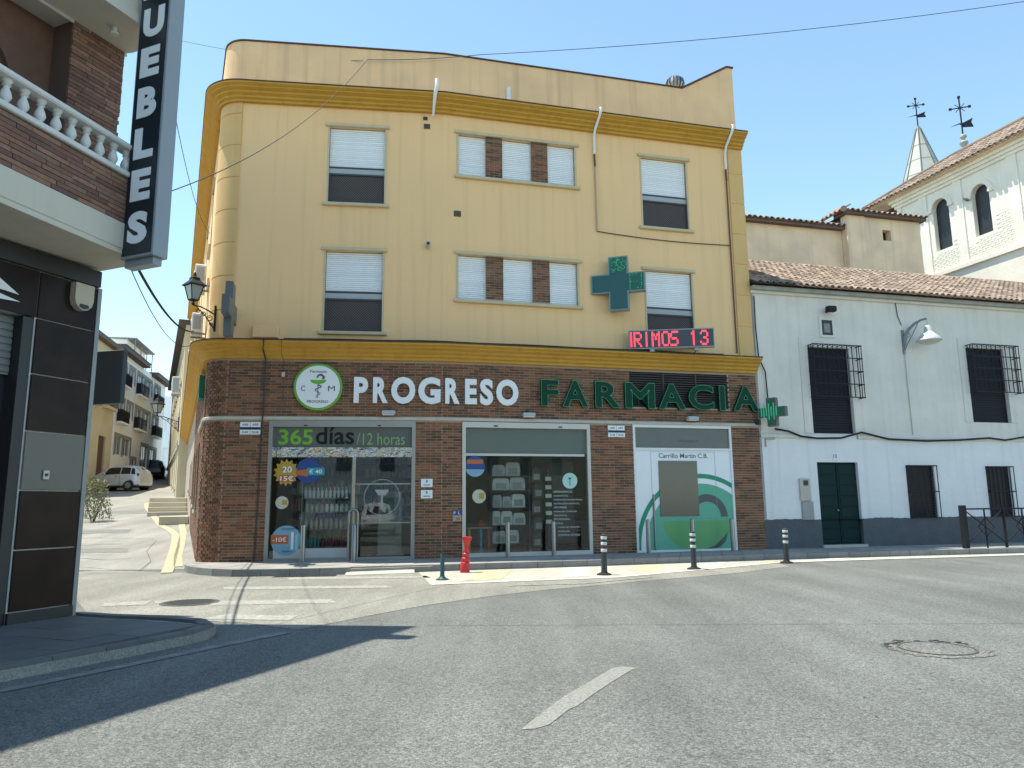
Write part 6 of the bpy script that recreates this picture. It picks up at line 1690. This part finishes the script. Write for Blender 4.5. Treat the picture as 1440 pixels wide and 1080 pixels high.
rope('sign_cable', 'thin drooping cable between the balcony wall and the vertical sign', FSG, [(.69, -.2, 4.92), (.695, -.2, 4.6), (.70, -.18, 4.48), (.71, .02, 4.5)], .006, M_IRON)
# dark projecting panel on the side street face
_pp = Vector((-5.78, 10.06, 0))
FP = frame(_pp.x, _pp.y, -14)
ps = thing('projecting_sign', 'dark blank projecting sign on the side of the tiled corner', 'sign', (_pp.x, _pp.y, 2.7))
Geo().box(.0, .50, -.04, .04, 2.78, 3.52, .006).obj('panel', mat('dark_sign_back', (.03, .04, .045), .5), FP, ps)
for z in (2.9, 3.35): Geo().box(-.45, .05, -.02, .02, z, z + .05).obj('bracket', M_IRON, FP, ps)

# ================================================================== SIDE STREET
def facade(name, label, F, x0, x1, zb, zt, openings, m, depth=8, roof=None, cat='building'):
    t = thing(name, label, cat, pt(F, (x0 + x1) / 2, 0, zb))
    Geo().wall(x0, x1, zb, zt, [o[:4] for o in openings], .15).obj('wall', m, F, t)
    Geo().box(x0, x1, .16, depth, zb, zt - .01).obj('wall_core', m, F, t)
    g = Geo(); g.quad((x0, 0, zb), (x0, .16, zb), (x0, .16, zt), (x0, 0, zt)); g.quad((x1, 0, zb), (x1, .16, zb), (x1, .16, zt), (x1, 0, zt)); g.quad((x0, 0, zt), (x1, 0, zt), (x1, .16, zt), (x0, .16, zt)); g.obj('wall_edge', m, F, t)
    return t
M_APT = mat('apartment_white', (.92, .92, .90), .9, var=.06, scale=1, streak=.15)
M_APTGREY = mat('apartment_grey_band', (.30, .30, .29), .9, var=.1)
M_WINGREY = mat('dull_window', (.16, .19, .21), .2, var=.1)
FA = frame(-27.9, 52.0, 103.9)
cols = [(-.3, 1.35), (2.05, 3.75), (4.45, 6.75), (7.25, 9.3), (10.4, 12.5)]
ops = []
for z in (10.75, 8.1): ops += [(a + .1, b - .1, (z - .55 if i in (0, 2, 4) else z), z + 1.05, i) for i, (a, b) in enumerate(cols)]
ops += [(-.4, 1.4, 5.25, 6.5, 1), (1.8, 3.7, 5.3, 6.5, 1), (7.2, 9.4, 4.0, 6.45, 5), (10.2, 12.4, 5.0, 6.4, 1), (4.2, 5.5, 4.4, 5.15, 1)]
AP = facade('apartment_block', 'white three storey apartment block with grey window bands and balconies', FA, -1.2, 14.6, 2.5, 12.5, ops, M_APT)
for (a, b, c, d, k) in ops:
    w = Geo().box(a, b, .12, .14, c, d).obj('window', M_WINGREY, FA, AP)
    Geo().box((a + b) / 2 - .05, (a + b) / 2 + .05, .09, .119, c, d).obj('mullion', M_WHITEPVC, FA, w)
    g = Geo(); g.box(a - .28, a - .002, -.03, -.002, c - .1, d + .25); g.box(b + .002, b + .28, -.03, -.002, c - .1, d + .25); g.box(a - .002, b + .002, -.03, -.002, d + .002, d + .25)
    g.obj('grey_surround', M_APTGREY, FA, w)
    if k in (0, 2, 4):
        Geo().box(a - .30, b + .4, -.36, -.035, c - .16, c - .02).obj('balcony_slab', M_APT, FA, w)
        Geo().box(a - .30, b + .4, -.35, -.32, c + .78, c + .84).obj('balcony_rail', M_IRON, FA, w)
        n = 12
        for i in range(n + 1):
            x = a - .28 + (b - a + .66) * i / n
            Geo().box(x - .02, x + .02, -.35, -.32, c - .02, c + .78).obj('baluster', M_IRON, FA, w)
        Geo().box(a - .30, a - .26, -.35, -.04, c - .02, c + .82).obj('rail_side', M_IRON, FA, w)
        if k in (0, 4): Geo().box(a - .26, b + .36, -.31, -.29, c + .0, c + .74).obj('privacy_screen', mat('brown_screen', (.07, .055, .05), .8), FA, w)
M_EAVE = mat('dark_eave', (.11, .09, .08), .8)
for x0, x1, z in ((-1.4, 6.2, 12.52), (9.0, 14.9, 12.35)):
    Geo().prism([(x0, z), (x1, z), (x1, z + .28), (x0, z + .28)], -.5, .5).obj('eave', M_EAVE, FA, AP)
    Geo().prism([(x0, z + .281), (x1, z + .281), (x1, z + .36), (x0, z + .36)], -.54, 2).obj('eave_tiles', M_TILE, FA, AP)
Geo().box(3.2, 9.0, .6, 4, 12.5, 14.2).obj('stair_tower', M_APT, FA, AP)
Geo().box(3.0, 9.2, -.1, 4, 14.2, 14.3).obj('tower_coping', M_APTGREY, FA, AP)
for x in (3.2, 5.1, 7.0, 8.9):
    Geo().box(x - .04, x + .04, .0, .06, 12.5, 14.2).obj('roof_rail_post', M_APTGREY, FA, AP)
M_OCHRE = mat('pale_ochre_wall', (.70, .60, .40), .9, var=.1, scale=1, streak=.3)
YB = facade('ochre_house', 'pale ochre house with small iron balcony beside the apartments', FA, -9.5, -1.35, 2.0, 12.2, [(-3.8, -2.4, 8.2, 9.8), (-4.2, -2.6, 3.5, 6.2), (-7, -5.4, 8.2, 10.2)], M_OCHRE)
for a, b, c, d in ((-3.8, -2.4, 8.2, 9.8), (-4.2, -2.6, 3.5, 6.2), (-7, -5.4, 8.2, 10.2)):
    w = Geo().box(a, b, .12, .14, c, d).obj('window', M_WINGREY if c > 5 else M_RUST, FA, YB)
    if c > 5:
        Geo().box(a - .3, b + .6, -.4, -.002, c - .2, c - .02).obj('balcony_slab', M_OCHRE, FA, w)
        for i in range(13): Geo().box(a - .28 + i * .18, a - .25 + i * .18, -.38, -.35, c - .02, c + .85).obj('baluster', M_IRON, FA, w)
        Geo().box(a - .3, b + .6, -.39, -.34, c + .85, c + .9).obj('balcony_rail', M_IRON, FA, w)
Geo().prism([(-9.8, 12.2), (-1.4, 12.2), (-1.4, 12.5), (-9.8, 12.5)], -.4, 3).obj('eave', M_TILE, FA, YB)
# cream terrace beyond the pharmacy
_fo = pt(FS, -SLEN, -.45)
FCR = frame(_fo.x, _fo.y, -64)
M_CREAM = mat('cream_terrace_wall', (.66, .57, .38), .9, var=.12, scale=1, streak=.25)
ops = [(x - 1.1, x, z, z + 1.9) for x in (-1.4, -4, -6.6, -9.2, -11.8, -14.4, -17) for z in (5.2, 8.6)] + [(x - 1.2, x, 2.4 - x * .07, 4.3) for x in (-1.4, -4.6, -8.4)]
CT = facade('cream_terrace', 'cream terrace of houses with dark eave beyond the pharmacy', FCR, -26, 0, 1.5, 11.6, ops, M_CREAM)
for a, b, c, d in ops:
    w = Geo().box(a, b, .11, .13, c, d).obj('window', mat('brown_window', (.13, .10, .075), .4), FCR, CT)
    Geo().box(a - .1, b + .1, -.08, -.002, c - .12, c - .01).obj('sill', M_STONE, FCR, w)
Geo().prism([(-26, 11.6), (0, 11.6), (0, 11.9), (-26, 11.9)], -.4, 2).obj('eave', M_EAVE, FCR, CT)
Geo().prism([(-26, 4.65), (0, 4.65), (0, 4.85), (-26, 4.85)], -.1, -.001).obj('string_course', M_STONE, FCR, CT)
for x in (-19, -15, -11):
    Geo().box(x, x + .9, .6, 1.5, 11.9, 13.2).obj('chimney', M_CREAM, FCR, CT)
ac_unit('cream air conditioner high on the cream terrace wall', FCR, -3.2, 8.0, .9, 1.0, .4)
FAR = facade('far_house', 'distant pale house closing the end of the side street', frame(-48, 88, 10), -4, 16, 3, 15, [(x, x + 1.2, z, z + 1.7) for x in (0, 3, 6, 9) for z in (7, 10.5)], M_APT)
lantern('small black lantern on a bracket high on the cream terrace', (*xy(pt(FCR, -2.2, -.02)), 6.2), (-.9, -.43), 1.25)
# steps against the side wall
ST = thing('street_steps', 'concrete entrance steps with yellow painted edge against the side wall', 'steps', (-15.2, 32, 1.2))
M_STEP = mat('pale_step', (.50, .46, .36), .9, var=.15)
for i in range(4):
    x = -14.2 - i * .75; zt = street_z(0, TS.y + 14.2 * .91) + .14 + i * .2
    Geo().box(x - .74, x, -1.5, -.01, .4, zt, .02).obj('step', M_STEP, FS, ST)
Geo().box(-12.6, -10.2, -1.0, -.01, .4, 1.12, .02).obj('lower_landing', M_STEP, FS, ST)
# bush at the left edge of the street
def bush(label, x, y, z, h, r, n):
    t = thing('shrub', label, 'shrub', (x, y, z))
    g = Geo()
    for i in range(n):
        a, b = rnd.uniform(0, 6.28), rnd.random() ** .6; hh = rnd.random()
        P = Vector((x + r * b * math.cos(a) * (1 - .5 * hh), y + r * b * math.sin(a) * (1 - .5 * hh), z + .1 + h * hh))
        d = Vector((rnd.uniform(-1, 1), rnd.uniform(-1, 1), rnd.uniform(0, 1.4))).normalized() * rnd.uniform(.06, .13); s = d.orthogonal().normalized() * .018
        g.quad(tuple(P), tuple(P + d * .5 + s), tuple(P + d), tuple(P + d * .5 - s))
    stuff(g.obj('foliage', mat('dry_olive_leaf', (.20, .21, .11), .8, per=.3, var=.1), None, t))
    for i in range(9):
        a = rnd.uniform(0, 6.28)
        Geo().tube([(x, y, z - .1), (x + r * .4 * math.cos(a), y + r * .4 * math.sin(a), z + h * .5), (x + r * .7 * math.cos(a), y + r * .7 * math.sin(a), z + h * .95)], [.015, .01, .004], 5).obj('stem', mat('dry_stem', (.16, .12, .08), .9), None, t)
bush('dry olive shrub at the edge of the side street', -15.9, 28.4, .9, 1.5, .75, 1500)

# ------------------------------------------------------------------ cars
def car(label, x, y, z, ang, paint, pitch=0.0, group=None):
    t = thing('parked_car', label, 'car', (x, y, z), group)
    F = frame(x, y, ang, z) @ Matrix.Rotation(R(pitch), 4, 'Y')
    # x forward; stations: x, half width, sill z, shoulder z, top z, top half width
    S = [(-1.80, .62, .42, .62, .72, .55), (-1.76, .74, .30, .78, .98, .62), (-1.62, .80, .26, .92, 1.28, .58), (-1.35, .83, .24, .97, 1.50, .58), (-.9, .85, .24, .97, 1.575, .60), (-.3, .86, .24, .96, 1.59, .61), (.2, .86, .24, .95, 1.56, .60), (.55, .86, .24, .94, 1.44, .58), (.95, .85, .24, .93, 1.17, .62), (1.22, .84, .25, .90, .98, .68), (1.5, .81, .27, .84, .90, .66), (1.70, .74, .30, .74, .80, .60), (1.80, .60, .36, .58, .62, .50)]
    g = Geo(); n = 12
    for (sx, hw, zs, zh, zt, tw) in S:
        half = [(hw * .80, zs), (hw * .97, zs + .06), (hw, zs + (zh - zs) * .5), (hw * .985, zh), (tw + (hw - tw) * .12, zh + (zt - zh) * .82), (tw * .55, zt)]
        g.v += [(sx, a, b) for a, b in half] + [(sx, -a, b) for a, b in reversed(half)]
    for k in range(len(S) - 1):
        for i in range(n):
            j = (i + 1) % n
            g.f.append((k * n + i, k * n + j, (k + 1) * n + j, (k + 1) * n + i))
    g.f += [tuple(range(n)), tuple((len(S) - 1) * n + i for i in reversed(range(n)))]
    g.obj('body', paint, F, t, True)
    MGl = mat('car_glass', (.012, .014, .016), .06)
    def prof(sx):
        for a, b in zip(S, S[1:]):
            if a[0] <= sx <= b[0]:
                f = (sx - a[0]) / (b[0] - a[0]); return [p0 + (p1 - p0) * f for p0, p1 in zip(a, b)]
    def side(sx, f, s):
        _, hw, zs, zh, zt, tw = prof(sx)
        y0, z0 = hw * .985, zh; y1, z1 = tw + (hw - tw) * .12, zh + (zt - zh) * .82
        return (sx, s * (y0 + (y1 - y0) * f + .008), z0 + (z1 - z0) * f + .004)
    for s in (1, -1):
        for (xa, xb, xa2, xb2) in ((-.52, .62, -.5, .36), (-1.22, -.58, -1.16, -.56), (-1.55, -1.28, -1.42, -1.22)):
            g = Geo(); m = 5
            for i in range(m):
                f0, f1 = i / m, (i + 1) / m
                q = lambda f, top: side((xa2 + (xb2 - xa2) * f) if top else (xa + (xb - xa) * f), .92 if top else .08, s)
                g.quad(q(f0, 0), q(f1, 0), q(f1, 1), q(f0, 1))
            g.obj('side_window', MGl, F, t)
    def top(sx, f):
        _, hw, zs, zh, zt, tw = prof(sx); w_ = tw * .55 + (tw + (hw - tw) * .12 - tw * .55) * .55
        return (sx, w_ * f, zt - abs(f) * (zt - zh) * .18 * .45 + .01)
    for xa, xb, nm in ((.60, 1.18, 'windscreen'), (-1.66, -1.42, 'rear_window')):
        g = Geo()
        for i in range(6):
            f0, f1 = -1 + i / 3, -1 + (i + 1) / 3
            for j in range(4):
                s0, s1 = xa + (xb - xa) * j / 4, xa + (xb - xa) * (j + 1) / 4
                g.quad(top(s0, f0), top(s1, f0), top(s1, f1), top(s0, f1))
        g.obj(nm, MGl, F, t)
    for wx in (1.12, -1.14):
        for s in (1, -1):
            W_ = Geo().lathe([(.20, -.10), (.29, -.10), (.305, -.07), (.305, .07), (.29, .10), (.20, .10)], 24, (wx, s * .76, .30), 'y').obj('wheel', mat('tyre', (.02, .02, .021), .9), F, t, True)
            yo = s * .86
            Geo().lathe([(.205, 0), (.19, -s * .02 if False else 0.01), (.03, .015)], 20, (wx, yo - .005, .30), 'y').obj('rim', M_STEEL, F, W_)
            for k in range(5):
                a = 2 * math.pi * k / 5
                Geo().box(-.02, .02, -.012, .012, .04, .19).obj('spoke', M_ALUSIGN, F @ Matrix.Translation((wx, yo + s * .01, .30)) @ Matrix.Rotation(a, 4, 'Y'), W_)
            Geo().lathe([(.35, -.02), (.37, .0), (.31, .01)], 24, (wx, s * .83, .31), 'y', caps=False).obj('wheel_arch', M_BLACK, F, t)
    for s in (1, -1):
        Geo().box(1.60, 1.74, s * .60 - .13, s * .60 + .13, .64, .80, .04).obj('headlight', mat('headlight', (.6, .62, .64), .1), F, t)
        Geo().box(-1.74, -1.60, s * .66 - .08, s * .66 + .08, .72, 1.05, .03).obj('tail_light', mat('tail_light', (.25, .01, .01), .2), F, t)
        Geo().box(.42, .60, s * .92 - .07, s * .92 + .07, .96, 1.10, .04).obj('door_mirror', paint, F, t)
        Geo().box(-.38, -.20, s * .868 - .01, s * .868 + .01, .84, .87).obj('door_handle', M_BLACK, F, t)
        Geo().box(-.55, -.54, s * .858 - .008, s * .858 + .008, .32, .94).obj('door_gap', M_BLACK, F, t)
    Geo().box(1.70, 1.815, -.35, .35, .42, .56, .02).obj('grille', M_BLACK, F, t)
    Geo().box(-1.7, 1.7, -.84, .84, .19, .28, .03).obj('sill', M_BLACK, F, t)
    Geo().box(1.79, 1.83, -.26, .26, .40, .50).obj('number_plate', M_WHITE, F, t)
    return t
car('silver compact hatchback parked across the side street', -25.3, 48.0, street_z(0, 48) + .01, 172, mat('silver_paint', (.60, .61, .62), .3, metal=.3, var=0, spec=.6), 0)
car('dark blue car parked by the white apartments', -30.6, 63.5, street_z(0, 63.5), 110, mat('dark_blue_paint', (.02, .025, .035), .2, metal=.3, var=0), 4)

# ================================================================== OVERHEAD WIRES
def wire(label, pts, r=.012, name='overhead_wire'):
    return tag(Geo().tube(pts, r, 5).obj(name, M_IRON), label, 'wire')
_at = tuple(pt(FL, 2.1, -.06, 13.02))
wire('black wire rising from the vertical sign to the yellow parapet', sag(tuple(pt(FM, -.3, -.68, 5.02)), _at, .55, 24), .008)
_a2 = tuple(pt(FR, .95, -.22, 13.36))
wire('black wire along the top of the yellow parapet', sag(_at, _a2, .05, 12), .010)
wire('long wire crossing the sky from the parapet to the upper right', sag(_a2, (17.6, 18.6, 15.6), .30, 24), .009)
wire('thin wire from the left sky to the parapet wall', sag((-9.5, 18.5, 14.2), tuple(pt(FL, 2.0, -.06, 12.98)), .18, 18), .007)
wire('thick black cable bundle hanging from the shop corner to the lantern', sag(tuple(pt(FM, .03, -.6, 4.38)), tuple(pt(FS, -1.2, -.35, 5.95)), .25, 18), .020)
wire('thinner black cable under the bundle at the shop corner', sag(tuple(pt(FM, .03, -.5, 4.36)), tuple(pt(FS, -1.4, -.3, 5.7)), .45, 18), .007)
wire('fine wire dropping beside the sign to the side wall', sag(tuple(pt(FM, .1, -.66, 7.55)), tuple(pt(FS, -1.0, -.1, 8.6)), .5, 18), .006)

# ================================================================== ACROSS THE ROAD (unseen, houses added for the shop glass to mirror)
for k, (x0, x1, h, m, lab) in enumerate(((-34, -12, 7.0, M_OCHRE, 'unseen low ochre house added across the road for the glass to mirror'), (-12, 9, 8.2, M_APT, 'unseen low white house added across the road for the glass to mirror'), (9, 34, 6.8, M_CREAM, 'unseen low cream house added across the road for the glass to mirror'))):
    F = frame(0, -24.0, 180)
    ops = [(-x - 1.2, -x, z, z + 1.6) for x in [x0 + 2 + 3.4 * i for i in range(int((x1 - x0 - 3) / 3.4))] for z in (.9, 4.2)]
    t = facade('added_opposite_house', lab, F, -x1, -x0, 0, h, ops, m, 7, cat='house')
    for a, b, c, d in ops: Geo().box(a, b, .12, .14, c, d).obj('window', M_WINGREY, F, t)
    Geo().prism([(-x1, h), (-x0, h), (-x0, h + .15), (-x1, h + .15)], -.4, 7).obj('eave', M_TILE, F, t)
car('white car waiting on the road opposite the pharmacy door', -1.75, -1.5, .01, 92, mat('white_car_paint', (.75, .76, .76), .25, var=0, spec=.6))
